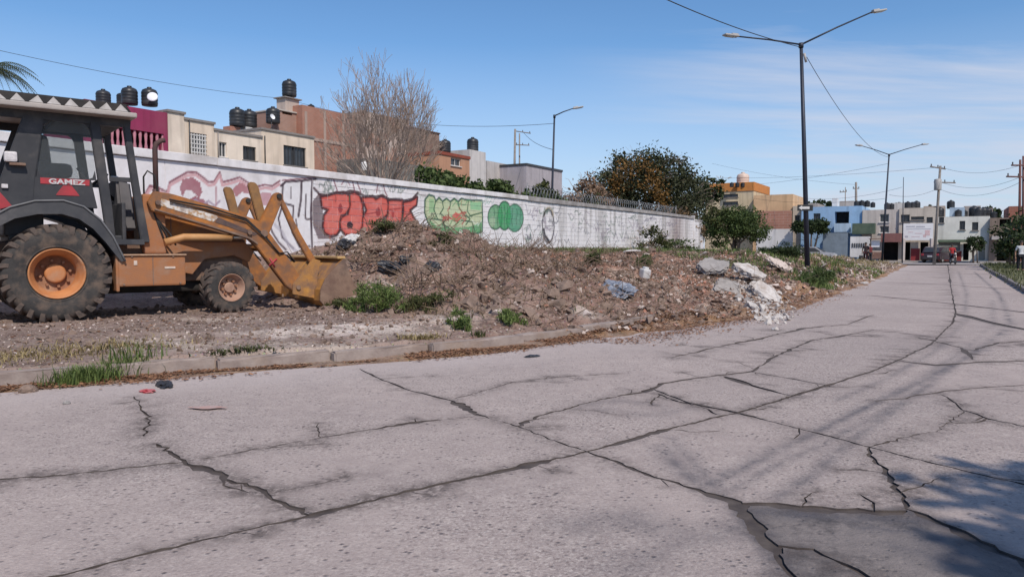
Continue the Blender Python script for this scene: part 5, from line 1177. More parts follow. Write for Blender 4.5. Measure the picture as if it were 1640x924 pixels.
for (x0, x1, y, hgt, mm) in ((1452, 1466, 363, .10, 'g'), (1468, 1482, 363.4, .10, 'g'), (1452, 1492, 367, .05, 'g'), (1455, 1463, 372, .06, 'r'), (1466, 1478, 374, .06, 'r'), (1450, 1455, 379, .16, 'g'), (1460, 1474, 379, .05, 'r'), (1482, 1490, 373, .5, 'r'), (1479, 1484, 378, .25, 'r')):
    a, z = FF.uz(x0, y, -.9); b_, _ = FF.uz(x1, y, -.9)
    MB().bbox(((a + b_) / 2 - c0[0], -.036, z - c0[1]), (b_ - a, .008, hgt), .003).build('print_mark', mat('print_grey', (.36, .35, .40), (.5, .49, .52), 30, .7) if mm == 'g' else mat('print_pink', (.62, .40, .40), (.70, .55, .55), 12, .7), bn_)
for k, x in enumerate((1447.5, 1492)):
    a, z = FF.uz(x, 385, -.9); o = MB().bbox((0, 0, 1.05), (.22, .22, 2.35), .02).build('porch_post', plaster('post_pale', (.50, .44, .42))); o.location = FF.at(a, -.95, 0); tag(o, 'pale porch post under the left end of the banner' if k == 0 else 'pale porch post under the right end of the banner', 'post')
fh('white_row_house', 'white two storey house with two dark square windows', FF, 1500.4, 1587, 1540, 347, plaster('white_row', (.70, .68, .62)), 8, [(1537, 1546, 354, 368, 'dark'), (1557, 1567, 356, 369, 'dark'), (1504, 1512, 348, 357, 'dark'), (1503, 1538, 388, 401, 'shutter'), (1543, 1552, 390, 417, 'deep'), (1568, 1578, 392, 417, 'shutter')], back=0)
slab_on(FF, 'dark red low wall below the shutter of the white house', 1497, 1540, 402, 418, mat('low_red', (.24, .035, .03), (.18, .03, .028), 2, .8), -.25, .15, 'red_wall')
slab_on(FF, 'narrow green roof ledge along the white house front', 1502, 1562, 384, 388, mat('ledge_green', (.10, .14, .09), (.14, .17, .11), 2, .8), -.6, .8, 'ledge', cat='ledge')
fh('brown_row_house', 'dark brown house with deep balcony and doorway at the street corner', FF, 1587.4, 1622, 1604, 349, plaster('brown_row', (.24, .18, .145), (.15, .12, .1)), 8, [(1601, 1619, 351, 377, 'deep'), (1597, 1613, 386, 418, 'deep')], back=-.5)
fh('brick_corner_house', 'red brick house above the brown corner house', FF, 1617, 1700, 1640, 330, brick_mat('brick_corner', (.33, .12, .08), (.27, .10, .07), (.3, .22, .18), 2), 8, [(1650, 1665, 345, 362, 'dark')], back=1.5)
slab_on(FF, 'pale canopy slab between the storeys of the brown corner house', 1588, 1622, 378, 384, plaster('slab_pale2', (.45, .40, .37)), -1.0, 1.0, 'canopy', cat='canopy')
roofs = [(1372, 319, 330), (1380, 318, 330), (1389, 318.5, 330), (1398, 321, 331), (1421, 322, 334), (1428, 323, 334), (1454, 320, 333), (1461, 321, 334), (1468, 319, 334), (1523, 318, 333), (1560, 327, 346), (1568, 329, 346), (1575, 329, 346), (1582, 330, 346), (1592, 336, 349), (1545, 334, 346), (1535, 333, 346), (1498, 328, 336), (1505, 329, 346)]
ordn = ['first', 'second', 'third', 'fourth', 'fifth', 'sixth', 'seventh', 'eighth', 'ninth', 'tenth', 'eleventh', 'twelfth', 'thirteenth', 'fourteenth', 'fifteenth', 'sixteenth', 'seventeenth', 'eighteenth', 'nineteenth']
for k, (px, a, b_) in enumerate(sorted(roofs)): tank_px(FF, ordn[k] + ' dark water tank from the left on the roofs closing the street', px, a + 2.5, b_ + 1.5, 2.2 + .5 * (k % 3))
slab_on(FF, 'white block parapet hut on the blue house roof', 1334, 1342, 318, 331, M_WH, 3, 1.2, 'roof_hut', cat='hut')
slab_on(FF, 'bluish roof hut on the white two storey house', 1521, 1545, 333, 347, plaster('hut_blue', (.36, .45, .55)), 3, 1.5, 'roof_hut', cat='hut')
slab_on(FF, 'tan roof hut at the right end of the white house roof', 1570, 1590, 334, 347, plaster('hut_tan', (.40, .33, .28)), 4, 1.5, 'roof_hut', cat='hut')
# more of the town behind, low and far
FT = Front((60, 120, 0), FD)
for k, (x0, x1, y, c) in enumerate(((1284, 1310, 326, (.42, .38, .36)), (1345, 1368, 322, (.5, .46, .44)), (1425, 1450, 325, (.62, .58, .55)), (1480, 1515, 330, (.45, .36, .30)), (1545, 1572, 330, (.4, .35, .32)), (1240, 1268, 312, (.60, .45, .36)))):
    phouse('distant_house', ['dim grey distant house left of the blue roof', 'pale distant house above the blue roof', 'whitish distant house above the shop row', 'tan distant house above the banner', 'brownish distant house above the white row', 'pinkish distant house behind the peach roof'][k], FT, x0, x1, (x0 + x1) / 2, y, plaster('far_%d' % k, c), 8, [], group='distant houses')

# downpipes and a bracketed cable on the near row
for k, (px, y0, y1, par) in enumerate(((346, 212, 262, 'cream_house.002'), (421, 218, 268, 'cream_house.003'), (300, 192, 250, 'cream_house.001'))):
    e = bpy.data.objects.get(par)
    if e is None: continue
    u_, zt = FA.uz(px + 2, y0); zb = FA.uz(px + 2, y1)[1]; q = e.matrix_basis.inverted() @ FA.at(u_, -.06, 0); MB().tube([(q.x, q.y, zt), (q.x, q.y, zb)], .04, 8).build('downpipe', M_FRD if k else M_SLABG, e)
# ================================================================== trees, shrubs, creeper
def leaves(name, C, size, m, parent=None, val=None, droop=.3, stretch=1.8, seed=1):
    """leaf-sized folded faces at points C (n,3)"""
    C = np.asarray(C, float); n = len(C); r = np.random.default_rng(seed)
    a = r.normal(size=(n, 3)); a[:, 2] -= droop; a /= np.linalg.norm(a, axis=1)[:, None]
    b = r.normal(size=(n, 3)); b -= (b * a).sum(1)[:, None] * a; b /= np.linalg.norm(b, axis=1)[:, None]
    sz = (size * r.uniform(.6, 1.4, n))[:, None]
    V = np.stack([C - a * sz * stretch / 2, C + b * sz / 2, C + a * sz * stretch / 2, C - b * sz / 2], 1).reshape(-1, 3)
    F = np.arange(4 * n).reshape(n, 4)
    v = r.uniform(0, 1, n) if val is None else np.clip(np.asarray(val) + r.uniform(-.25, .25, n), 0, 1)
    return npmesh(name, V, F, m, parent, attrs={'leaf': np.repeat(v, 4)})
def grow(mb, p, d, L, r, depth, rnd_, tips, spread=.55, shrink=.74, kids=(2, 3), up=.15, sides=6, rshrink=.62, rmin=.006, allpts=None, bound=None):
    n = 4 if depth > 1 else 3; pts = [p.copy()]; q = p.copy(); dd = d.normalized()
    for i in range(n):
        dd = (dd + Vector((rnd_.uniform(-1, 1), rnd_.uniform(-1, 1), rnd_.uniform(-.6, 1) + up)) * .13).normalized(); q = q + dd * (L / n); pts.append(q.copy())
    if bound and depth < 4 and ((q.x / bound[1]) ** 2 + (q.y / bound[1]) ** 2 + ((q.z - bound[0]) / bound[2]) ** 2) > 1: return
    r1 = max(r * rshrink, rmin)
    mb.tube(pts, [r + (r1 - r) * i / n for i in range(n + 1)], sides if r > .03 else 3, False)
    if allpts is not None: allpts += pts[1:]
    if depth == 0: tips.append((q, dd)); return
    for k in range(rnd_.randint(*kids)):
        ax = dd.orthogonal().normalized(); ax.rotate(Matrix.Rotation(rnd_.uniform(0, 6.28), 3, dd)); nd = (dd + ax * spread * rnd_.uniform(.5, 1.3) + Vector((0, 0, up))).normalized()
        st = pts[rnd_.randint(max(1, n - 2), n)]
        grow(mb, st, nd, L * shrink * rnd_.uniform(.8, 1.15), r1 * rnd_.uniform(.75, 1), depth - 1, rnd_, tips, spread, shrink, kids, up, sides, rshrink, rmin, allpts, bound)
M_BARK = mat('bark_grey', (.16, .12, .095), (.09, .07, .06), 8, .95, .01, 30); M_TWIG = mat('bare_twig', (.46, .36, .30), (.37, .28, .23), 6, .9)
F_DARK = foliage('leaf_dark_green', (.014, .028, .010), (.060, .085, .030)); F_MID = foliage('leaf_mid_green', (.026, .048, .014), (.115, .155, .05)); F_OLIVE = foliage('leaf_olive', (.03, .04, .014), (.12, .125, .045)); F_ORANGE = foliage('leaf_ochre', (.09, .055, .018), (.27, .14, .04)); F_DRY = foliage('leaf_dry', (.10, .065, .035), (.30, .20, .11)); F_GRASS = foliage('grass_green', (.045, .075, .02), (.20, .26, .08)); F_STRAW = foliage('grass_straw', (.16, .12, .05), (.42, .33, .17)); F_LITTER = foliage('leaf_litter', (.11, .05, .028), (.36, .19, .105), .1)
F_PINK = foliage('leaf_pinkish', (.16, .10, .06), (.38, .25, .17))

# bare tree above the wall
rr = random.Random(4); base = D(612, 300, 35.5)
bt = thing('bare_tree', 'leafless many stemmed tree fanning out above the graffiti wall', 'tree', (base.x, base.y, 1.0))
trunk = MB(); crown = MB(); tips = []
trunk.tube([(0, 0, -.3), (.02, 0, 1.2), (0, .02, 2.4)], [.24, .20, .17], 9); trunk.build('trunk', M_BARK, bt)
for k in range(34):
    a = k * 2.4 + rr.uniform(-.3, .3); t = rr.uniform(.2, 1.3) if k > 3 else .12
    grow(crown, Vector((0, 0, rr.uniform(1.6, 2.5))), Vector((math.cos(a) * t, math.sin(a) * t, 1.0)), rr.uniform(2.1, 2.7), .046, 5, rr, tips, .40, .72, (2, 3), .10, 4, .62, .0085, None, (5.3, 3.1, 4.9))
crown.build('branches', M_TWIG, bt)
# crown driven by points inside an uneven volume
def crown_pts(rs, blobs, n, hollow=.55, seed=0):
    """points in clumps: blobs (cx, cy, cz, rx, ry, rz)"""
    r = np.random.default_rng(seed); out = []; w_ = np.array([b[3] * b[4] * b[5] for b in blobs]) ** .75; w_ /= w_.sum()
    for b, k in zip(blobs, (w_ * n).astype(int)):
        ncl = max(5, int(k / 55)); d = r.normal(size=(ncl, 3)); d /= np.linalg.norm(d, axis=1)[:, None]; rad = hollow + (1 - hollow) * r.uniform(0, 1, ncl) ** .6
        cc = d * rad[:, None]; per = int(k / ncl) + 1
        p = (cc[:, None] + r.normal(size=(ncl, per, 3)) * .17).reshape(-1, 3)
        out.append(p * np.array(b[3:]) + np.array(b[:3]))
    return np.concatenate(out)
def tree(name, label, base, blobs, n, size, m, trunk_r=.16, trunk_h=1.5, cat='tree', group=None, stems=3, seed=1, hollow=.45, extra=None, bark=None, twigs=0):
    e = thing(name, label, cat, base, 0, group); rr = random.Random(seed)
    t = MB(); zc = np.mean([b[2] for b in blobs])
    for k in range(stems):
        b = blobs[k % len(blobs)]; q = Vector((b[0] * .8, b[1] * .8, b[2])); s0 = Vector((rr.uniform(-.2, .2), rr.uniform(-.2, .2), -.3)); mid = s0.lerp(q, .45) + Vector((rr.uniform(-.2, .2), rr.uniform(-.2, .2), trunk_h * .25))
        t.tube([s0, mid, q], [trunk_r, trunk_r * .7, trunk_r * .25], 7)
        for j in range(5):
            a = mid.lerp(q, rr.random()); d = Vector((rr.uniform(-1, 1) * b[3], rr.uniform(-1, 1) * b[4], rr.uniform(-.3, 1) * b[5])) * .8; t.tube([a, a + d * .5 + Vector((0, 0, .1)), a + d], [trunk_r * .35, trunk_r * .2, .012], 4, False)
    t.build('trunk', bark or M_BARK, e)
    P = crown_pts(None, blobs, n, hollow, seed); leaves('crown', P, size, m, e, None, .2, 1.7, seed)
    if extra:
        P = crown_pts(None, extra[0], extra[1], .3, seed + 7); leaves('flowering_crown', P, extra[3] if len(extra) > 3 else size, extra[2], e, None, .2, 1.5, seed + 9)
    if twigs:
        tw = MB()
        for k in range(twigs):
            b = rr.choice(blobs); d = Vector((rr.gauss(0, 1), rr.gauss(0, 1), abs(rr.gauss(.6, .6)))).normalized(); p0 = Vector(b[:3]) + Vector((d.x * b[3], d.y * b[4], d.z * b[5])) * .75; p1 = Vector(b[:3]) + Vector((d.x * b[3], d.y * b[4], d.z * b[5])) * rr.uniform(1.1, 1.35); tw.tube([p0, p0.lerp(p1, .5) + Vector((rr.uniform(-.1, .1), 0, rr.uniform(0, .15))), p1], [.018, .012, .006], 3, False)
        tag(tw.build('twigs', M_TWIG, e), kind='stuff')
    return e
# big tree with an ochre flowering middle
b0 = D(1032, 340, 56.5); s_ = 47 / 1184
tree('broad_tree', 'broad dark tree with an ochre flowering middle behind the razor wire', (b0.x, b0.y, 1.0),
     [tuple(q * w_ for q, w_ in zip(b_, (1.16, 1.1, 1.16, 1.3, 1.1, 1.25))) for b_ in [(-2.2, 0, 3.6, 1.8, 1.8, 1.6), (.2, .3, 4.6, 2.3, 2.0, 1.9), (2.3, .2, 3.4, 1.8, 1.8, 2.0), (-3.2, 0, 2.4, 1.3, 1.5, 1.2), (3.2, 0, 2.2, 1.3, 1.5, 1.5), (1.4, .4, 5.3, 1.4, 1.4, 1.1), (-1.0, .2, 5.2, 1.3, 1.3, 1.2)]], 21000, .13, foliage('leaf_grey_olive', (.022, .03, .014), (.095, .10, .05)), .2, 2, seed=11, stems=6, twigs=260,
     extra=([(-1.2, -1.4, 5.6, 2.0, 1.3, 1.5), (.6, -1.8, 3.8, 1.2, .9, 1.9), (-2.6, -1.2, 4.6, 1.2, .9, 1.0)], 2300, F_ORANGE, .12))
b0 = D(933, 340, 44); tree('pink_bush', 'dry pinkish bush left of the broad dark tree', (b0.x, b0.y, 1.0), [(0, 0, 3.4, 1.3, 1.2, 1.2), (-.7, 0, 2.6, 1.0, 1, 1.0), (.9, 0, 2.8, 1.0, 1, .9)], 2600, .12, F_PINK, .08, 1, 'bush', seed=12, extra=([(.2, -.3, 2.6, 1.4, 1, .9)], 1200, F_OLIVE, .12), twigs=40)
b0 = D(1122, 352, 62); tree('feathery_tree', 'smaller loose tree trailing right of the broad dark tree', (b0.x, b0.y, .8), [(-.6, 0, 5.4, 1.3, 1.2, 1.3), (.7, 0, 4.9, 1.2, 1.2, 1.0), (1.7, 0, 6.2, .9, .6, .25), (-1.0, 0, 4.0, 1.0, 1, .9)], 3200, .14, F_DARK, .1, 1, seed=13, twigs=60)
b0 = D(1075, 350, 55); tree('dry_bush', 'brown dry bush leaning over the far end of the wall', (b0.x, b0.y, 1.0), [(0, 0, 2.3, 1.8, 1, 1.0), (1.2, 0, 1.8, 1.2, 1, 1.0)], 2200, .12, F_DRY, .06, 1, 'bush', seed=14, twigs=70)
b0 = D(1178, 396, 47); tree('round_bush', 'round dense green bush standing free on the lot by the wall end', (b0.x, b0.y, 1.05), [(-.5, 0, 1.75, 1.35, 1.2, .95), (.6, 0, 1.8, 1.25, 1.2, .9), (0, 0, 2.2, 1.2, 1.1, .65), (1.1, -.2, 1.2, .9, .9, .6), (-1.0, -.1, 1.0, .8, .8, .8)], 12500, .075, F_MID, .09, .8, 'bush', seed=15, stems=6, extra=([(-1.3, -.2, 2.2, .8, .7, .7)], 900, F_OLIVE, .1))
b0 = D(1040, 398, 43); tree('wall_weed_bush', 'scraggly weed bush leaning on the wall foot', (b0.x - .1, b0.y - .8, 1.1), [(0, 0, .75, .95, .6, .7), (.5, 0, .35, .7, .5, .4)], 1500, .08, F_OLIVE, .03, .4, 'bush', seed=16, twigs=40)
b0 = D(1080, 398, 47); tree('wall_weed_bush', 'low green weed bush farther along the wall foot', (b0.x, b0.y - 1, 1.1), [(0, 0, .4, 1.4, .6, .4)], 900, .08, F_MID, .03, .3, 'bush', seed=17)
# creeper over the wall
cr = thing('creeper_hedge', 'dark green creeper hanging over the wall top right of the bare tree', 'creeper', wp(14.5, -.9, 2.6), ROTW)
bl = [(q * .85 - 2.0, .1 + .3 * math.sin(q * 2.1), .98 + .22 * math.sin(q * 1.3 + 1) - .02 * q, .8, .55, .75 - .02 * q) for q in range(12)]
leaves('foliage', crown_pts(None, bl, 14000, .2, 21), .11, F_MID, cr, None, .5, 1.6, 21); tw = MB()
for k in range(14): x = -3 + k * .7; tw.tube([(x, .3, -1.2), (x + random.uniform(-.3, .3), .2, .4), (x + random.uniform(-.5, .5), 0, 1.5)], [.03, .022, .01], 5)
tag(tw.build('stems', M_BARK, cr), kind='stuff')
ag = thing('pale_shrub', 'pale grey green shrub at the end of the creeper by the lamp', 'shrub', wp(21.6, -1.2, 2.2), ROTW); leaves('foliage', crown_pts(None, [(0, 0, 1.4, .8, .6, .9), (-.9, 0, 1.2, .6, .5, .8), (.9, 0, 1.0, .6, .5, .6)], 1500, .4, 22), .12, F_OLIVE, ag, None, .3, 2.2, 22); MB().tube([(0, 0, -1.2), (.1, 0, .5), (0, 0, 1.6)], [.08, .06, .02], 6).build('stem', M_BARK, ag)
tree('roof_tree', 'green tree top between the magenta and low cream house roofs', (*FA.at(FA.uz(352, 200, 9)[0], 9)[:2], 0), [(-.9, 0, 8.9, 1.3, 1.2, .9), (.5, 0, 8.9, 1.3, 1.2, 1.0)], 1500, .16, F_MID, .15, 4, seed=23)
# palm at the left edge
pc = D(-18, 112, 36); pt = thing('palm_tree', 'palm with drooping fronds at the left edge above the machine', 'palm', (pc.x, pc.y, 0)); MB().tube([(0.3, 0, -.2), (.1, 0, 4), (0, 0, pc.z - .2)], [.24, .19, .16], 10).build('trunk', M_BARK, pt)
for k in range(22):
    a = k * 2.39996; L = random.uniform(1.7, 2.3); el = random.uniform(.1, 1.2); d = Vector((math.cos(a), math.sin(a), 0)); pts = []; m_ = MB()
    for i in range(9): t = i / 8; pts.append(Vector((0, 0, pc.z)) + d * (L * t * math.cos(el * (1 - t) * .8)) + Vector((0, 0, L * (math.sin(el) * t - .95 * t * t))))
    m_.tube(pts, [.035 * (1 - .85 * i / 8) for i in range(9)], 4, False); sd = d.cross(Vector((0, 0, 1)))
    for i in range(1, 28):
        t = i / 28 * 8; j = min(int(t), 7); p = pts[j].lerp(pts[j + 1], t - j); ln = .55 * math.sin(math.pi * min(1, .18 + i / 34)) 
        for s2 in (-1, 1): q = p + sd * s2 * ln * .65 + Vector((0, 0, -ln * .75)) + d * ln * .35; m_.add([p, p + d * .035, q], [(0, 1, 2)])
    m_.build('frond', mat('palm_green', (.06, .075, .035), (.035, .045, .022), 3, .6), pt)
# far end of the street: clipped trees, verge shrubs, distant trees
u_, z_ = FF.uz(1300, 361, -2.0); tree('clipped_tree', 'box clipped dark green street tree before the blue house', (*FF.at(u_, -2.0)[:2], 0), [(-1.1, 0, 3.45, .8, .8, .62), (0, 0, 3.5, .9, .9, .66), (1.0, 0, 3.45, .8, .8, .62), (.5, .2, 3.4, .8, .8, .6), (-.5, .2, 3.4, .8, .8, .6)], 9000, .13, F_DARK, .13, 2, seed=31, hollow=.35)
u_, z_ = FF.uz(1562, 388, -2.2); tree('ball_tree', 'small ball clipped tree before the white two storey house', (*FF.at(u_, -2.2)[:2], 0), [(0, 0, 1.75, .72, .72, .62), (.1, 0, 1.9, .6, .6, .5)], 1900, .10, F_DARK, .07, 1.2, seed=32, hollow=.7)
for k, (px, dd, zc_, rx, rz, lab) in enumerate(((1622, 50, 2.1, 1.2, 1.3, 'dark shrubby tree beside the poles at the right edge'), (1655, 44, 2.0, 1.5, 1.4, 'larger shrub at the far right edge of the street'), (1612, 58, 1.0, .7, .6, 'low shrub on the right verge near the corner house'))):
    p = D(px, 400, dd); tree('verge_tree', lab, (p.x, p.y, .1), [(0, 0, zc_, rx, rx, rz), (rx * .5, 0, zc_ * .7, rx * .8, rx * .8, rz * .7)], 2200, .12, F_DARK if k < 2 else F_OLIVE, .09, 1, seed=40 + k, group='shrubs on the right verge', twigs=20)
for k, (px, y, wd, lab) in enumerate(((1287, 322, 22, 'dark distant treetop left of the blue roof'), (1312, 323, 26, 'dark distant treetop just above the blue roof'), (1365, 323, 14, 'small dark distant treetop above the grille gate'), (1440, 326, 16, 'dark distant treetop above the cream row'), (1490, 328, 14, 'small distant treetop right of the banner'), (1330, 325, 16, 'low distant treetop over the blue house'), (1268, 322, 18, 'distant treetop beside the peach house'), (1590, 328, 24, 'distant treetop above the brown corner house'))):
    p = D(px, y, 150); w2 = wd / 1184 * 150 / 2
    tree('distant_tree', lab, (p.x, p.y, 0), [(0, 0, p.z - 1.3, w2, w2, 1.5), (w2 * .6, 0, p.z - 1.8, w2 * .7, w2, 1.3), (-w2 * .6, 0, p.z - 1.8, w2 * .7, w2, 1.2)], 700, .4, F_DARK, .25, 4, seed=60 + k, group='trees far behind the houses')
# street tree behind the viewer: its crown throws the dappled shade on the right foreground
tree('street_tree', 'street tree behind the viewpoint whose crown shades the right foreground', (5.75, -2.85, .1), [(-.9, .4, 6.6, .7, .6, .6), (.2, .5, 7.2, 1.1, 1.0, .8), (1.4, 0, 6.7, 1.4, 1.2, .9), (-.4, .9, 6.2, .6, .4, .4), (.9, 1.0, 6.6, .8, .5, .5), (-.6, -.6, 7.0, .8, .7, .6)], 3600, .13, F_MID, .14, 1.6, seed=77)
# ================================================================== lamps, poles, wires, sign
M_POLE = mat('pole_navy', (.022, .028, .045), (.035, .04, .058), 3, .5, metal=.2); M_LED = mat('lamp_head_grey', (.42, .40, .38), (.34, .32, .31), 5, .5); M_POLEC = mat('pole_concrete', (.26, .23, .21), (.19, .17, .155), 3, .9); M_IRON = mat('iron_red', (.16, .06, .05), (.11, .05, .045), 4, .7); M_CABLE = mat('cable_black', (.03, .03, .035), (.045, .045, .05), 4, .6)
def lamp(label, base, top, arms, r0=.085, r1=.055, base_plate=True, head=.62):
    """arms: list of tip points (world); poles lean a little as in the street"""
    e = thing('street_lamp', label, 'street lamp', base, 0, 'street lamps'); T = Vector(top) - Vector(base)
    MB().tube([(0, 0, -.3), T * .5, T], [r0, (r0 + r1) / 2, r1], 12).build('pole', M_POLE, e)
    MB().tube([T - Vector((0, 0, .12)), T + Vector((0, 0, .06))], r1 * 1.5, 10).build('collar', M_POLE, e)
    MB().bbox((0, 0, .02), (.36, .36, .05), .01).build('base_plate', M_POLE, e)
    for a in arms:
        A = Vector(a) - Vector(base); d = (A - T); L = d.length; dn = d.normalized(); j = T + dn * (L - head)
        arm = MB().tube([T, T + dn * (L - head) * .5 + Vector((0, 0, .03)), j], [.036, .032, .028], 8).build('arm', M_POLE, e)
        h = Vector((dn.x, dn.y, dn.z * .45)).normalized(); R = h.to_track_quat('X', 'Z').to_matrix()
        hd = MB(); hd.bbox(j + h * head * .52, (head, .24, .07), .03, R); hd.bbox(j + h * head * .28 + Vector((0, 0, .05)), (head * .45, .16, .07), .02, R); lh = hd.build('lamp_head', M_LED, e)
        MB().bbox(j + h * head * .58 - Vector((0, 0, .045)), (head * .62, .18, .02), .008, R).build('lens', mat('lens_pale', (.6, .6, .58), (.5, .5, .5), 10, .3), lh)
    return e
zb = float(lot_z([11.55], [28.9])[0])
b0 = D(1294, 425, 28.9); zb = float(lot_z([b0.x], [b0.y])[0]); main_top = D(1283, 72, 28.9)
ml = lamp('tall twin arm street lamp standing on the rubble strip', (b0.x, b0.y, zb), main_top, [D(1160, 56, 27.6), D(1416, 11, 29.8)], .105, .062)
MB().tube([Vector(D(1288, 86, 28.85)) - Vector((b0.x, b0.y, zb)), Vector(D(1291, 100, 28.85)) - Vector((b0.x, b0.y, zb))], .05, 8).build('cable_clamp', M_LED, ml)
# street sign on the tall lamp: black plate with a white arrow
sg = thing('one_way_sign', 'small black sign with white arrow on the tall twin lamp', 'sign', D(1289.5, 333, 28.78), 0)
MB().bbox((0, 0, 0), (.60, .03, .24), .008).build('sign_plate', mat('sign_black', (.02, .02, .022), (.03, .03, .032), 5, .5), sg)
MB().prism([(-.26, 0), (-.13, .085), (-.13, .045), (.16, .045), (.16, -.045), (-.13, -.045), (-.13, -.085)], -.024, -.018).build('arrow', M_FRW, sg)
MB().bbox((0.0, .035, 0), (.20, .05, .05), .01).build('clamp', M_POLE, sg)
b0 = D(1412, 424, 60); lamp('far twin arm street lamp at the end of the street', (b0.x, b0.y, .1), D(1424, 248, 60), [D(1371, 231, 59), D(1486, 229, 61)], .085, .055)
b0 = D(881, 412, 43.5); lamp('single arm street lamp behind the graffiti wall', (b0.x, b0.y, .8), D(888, 186, 43.5), [D(933, 168, 43.5)], .085, .05)
def upole(label, base, top, arms=(), m=M_POLEC, r0=.13, r1=.09, tf=None, cat='utility pole'):
    e = thing('utility_pole', label, cat, base, 0, 'utility poles'); T = Vector(top) - Vector(base)
    MB().tube([(0, 0, -.3), T * .5, T], [r0, (r0 + r1) / 2, r1], 10).build('pole', m, e)
    for (a, b) in arms:
        A = Vector(a) - Vector(base); B = Vector(b) - Vector(base); ca = MB().tube([A, B], .055, 6).build('crossarm', m, e)
        for t in (.06, .5, .94): q = A.lerp(B, t); MB().lathe([(.05, 0), (.05, .1), (.03, .12), (.05, .16), (.04, .22), (.001, .24)], 8, Matrix.Translation(q)).build('insulator', M_FRD, ca)
    if tf: q = Vector(tf) - Vector(base); MB().lathe([(.001, -.45), (.26, -.45), (.28, -.4), (.28, .4), (.24, .46), (.001, .5)], 14, Matrix.Translation(q)).build('transformer', M_LED, e)
    return e
g = lambda px, d: D(px, 420, d)
P1 = g(1496, 62); upole('grey utility pole with crossarms in front of the banner house', (P1.x, P1.y, 0), D(1506, 266, 62), [(D(1490, 267, 61.6), D(1514, 271, 62.4)), (D(1496, 292, 61.8), D(1530, 293, 62.3))], tf=D(1502, 296, 61.7))
P2 = g(1632, 52); e = upole('left leg of a rust red iron mast pair at the right edge', (P2.x, P2.y, 0), D(1634, 256, 52), [(D(1620, 265, 51.6), D(1648, 265, 52.4)), (D(1612, 283, 51.6), D(1650, 284, 52.4))], M_IRON, .10, .07)
P3 = g(1639, 52.5); upole('right leg of a rust red iron mast pair at the right edge', (P3.x, P3.y, 0), D(1639, 250, 52.5), [], M_IRON, .10, .07)
P4 = g(1445, 66); upole('slim bare mast between the far lamp and the banner', (P4.x, P4.y, 0), D(1447, 284, 66), [], M_POLE, .06, .025)
P5 = g(1371, 90); upole('short distant pole above the blue house roof', (P5.x, P5.y, 0), D(1371, 292, 90), [(D(1366, 302, 90), D(1376, 302, 90))], M_POLEC, .2, .12)
P6 = g(822, 85); upole('left leg of a distant timber pole frame above the creeper', (P6.x, P6.y, 0), D(825, 207, 85), [(D(824, 210, 85), D(850, 214, 85)), (D(826, 232, 85), D(848, 233, 85))], M_POLEC, .2, .11)
P7 = g(832, 87); upole('right leg of a distant timber pole frame above the creeper', (P7.x, P7.y, 0), D(832, 214, 87), [], M_POLEC, .13, .08)
P8 = g(1353, 95); upole('thin distant mast left of the blue roof hut', (P8.x, P8.y, 0), D(1354, 300, 95), [(D(1345, 308, 95), D(1356, 307, 95))], M_POLEC, .1, .05)
u_, z_ = FF.uz(434, 200); p = FA.at(FA.uz(435, 200, 1.5)[0], 1.5)
an = thing('roof_antenna', 'thin roof antenna with a small pale dish beside the brick tower', 'antenna', (p.x, p.y, FA.uz(435, 215, 1.5)[1]), FA.rot); zt = FA.uz(435, 188, 1.5)[1] - FA.uz(435, 215, 1.5)[1]; MB().tube([(0, 0, -.2), (0, 0, zt)], .025, 6).build('mast', M_FRD, an); MB().lathe([(.001, .0), (.12, .02), (.19, .07)], 14, Matrix.Translation((0, -.05, zt)) @ Matrix.Rotation(1.2, 4, 'X')).build('dish', MATS['dish_white'], an)
def wire_(label, a, b, sag=.4, r=.014, n=18):
    a = Vector(a); b = Vector(b); pts = [a.lerp(b, i / n) - Vector((0, 0, sag * 4 * (i / n) * (1 - i / n))) for i in range(n + 1)]
    return tag(MB().tube(pts, r, 4, False).build('overhead_wire', M_CABLE), label, 'wire', 'overhead wires')
wire_('wire running from the upper edge down to the tall twin lamp arm', D(1020, -22, 20), D(1283, 76, 28.9), .15, .016)
wire_('wire slanting from the tall twin lamp down to the far twin lamp', D(1292, 92, 28.9), D(1423, 252, 60), .8, .012)
wire_('long wire crossing the sky above the magenta and cream houses', D(-60, 68, 40), D(470, 160, 56), .35, .016)
wire_('wire from the roofs to the single arm lamp', D(470, 162, 56), D(889, 198, 43.5), .8, .014)
wire_('wire from the single arm lamp to the distant pole frame', D(886, 240, 43.5), D(838, 212, 85), .3, .018)
for k, (y0, y1, s2) in enumerate(((268, 265, .5), (292, 284, .6), (304, 292, .7))): wire_(['top', 'middle', 'lowest'][k] + ' wire between the grey utility pole and the rust red mast', D(1507, y0, 62), D(1634, y1, 52), s2, .012)
for k, (x0, y0, x1, y1, d0, d1) in enumerate(((1100, 284, 1506, 268, 90, 62), (1140, 300, 1424, 262, 95, 60), (1207, 318, 1420, 318, 78, 60), (1290, 318, 1445, 300, 76, 66), (1424, 312, 1506, 300, 60, 62), (1140, 262, 1371, 296, 100, 90))):
    wire_(['wire from behind the broad tree to the grey utility pole', 'wire from above the orange band to the far twin lamp', 'low level wire before the peach house', 'wire over the blue house to the slim mast', 'wire from the far twin lamp to the grey utility pole', 'faint wire sagging to the short distant pole'][k], D(x0, y0, d0), D(x1, y1, d1), .4, .013)
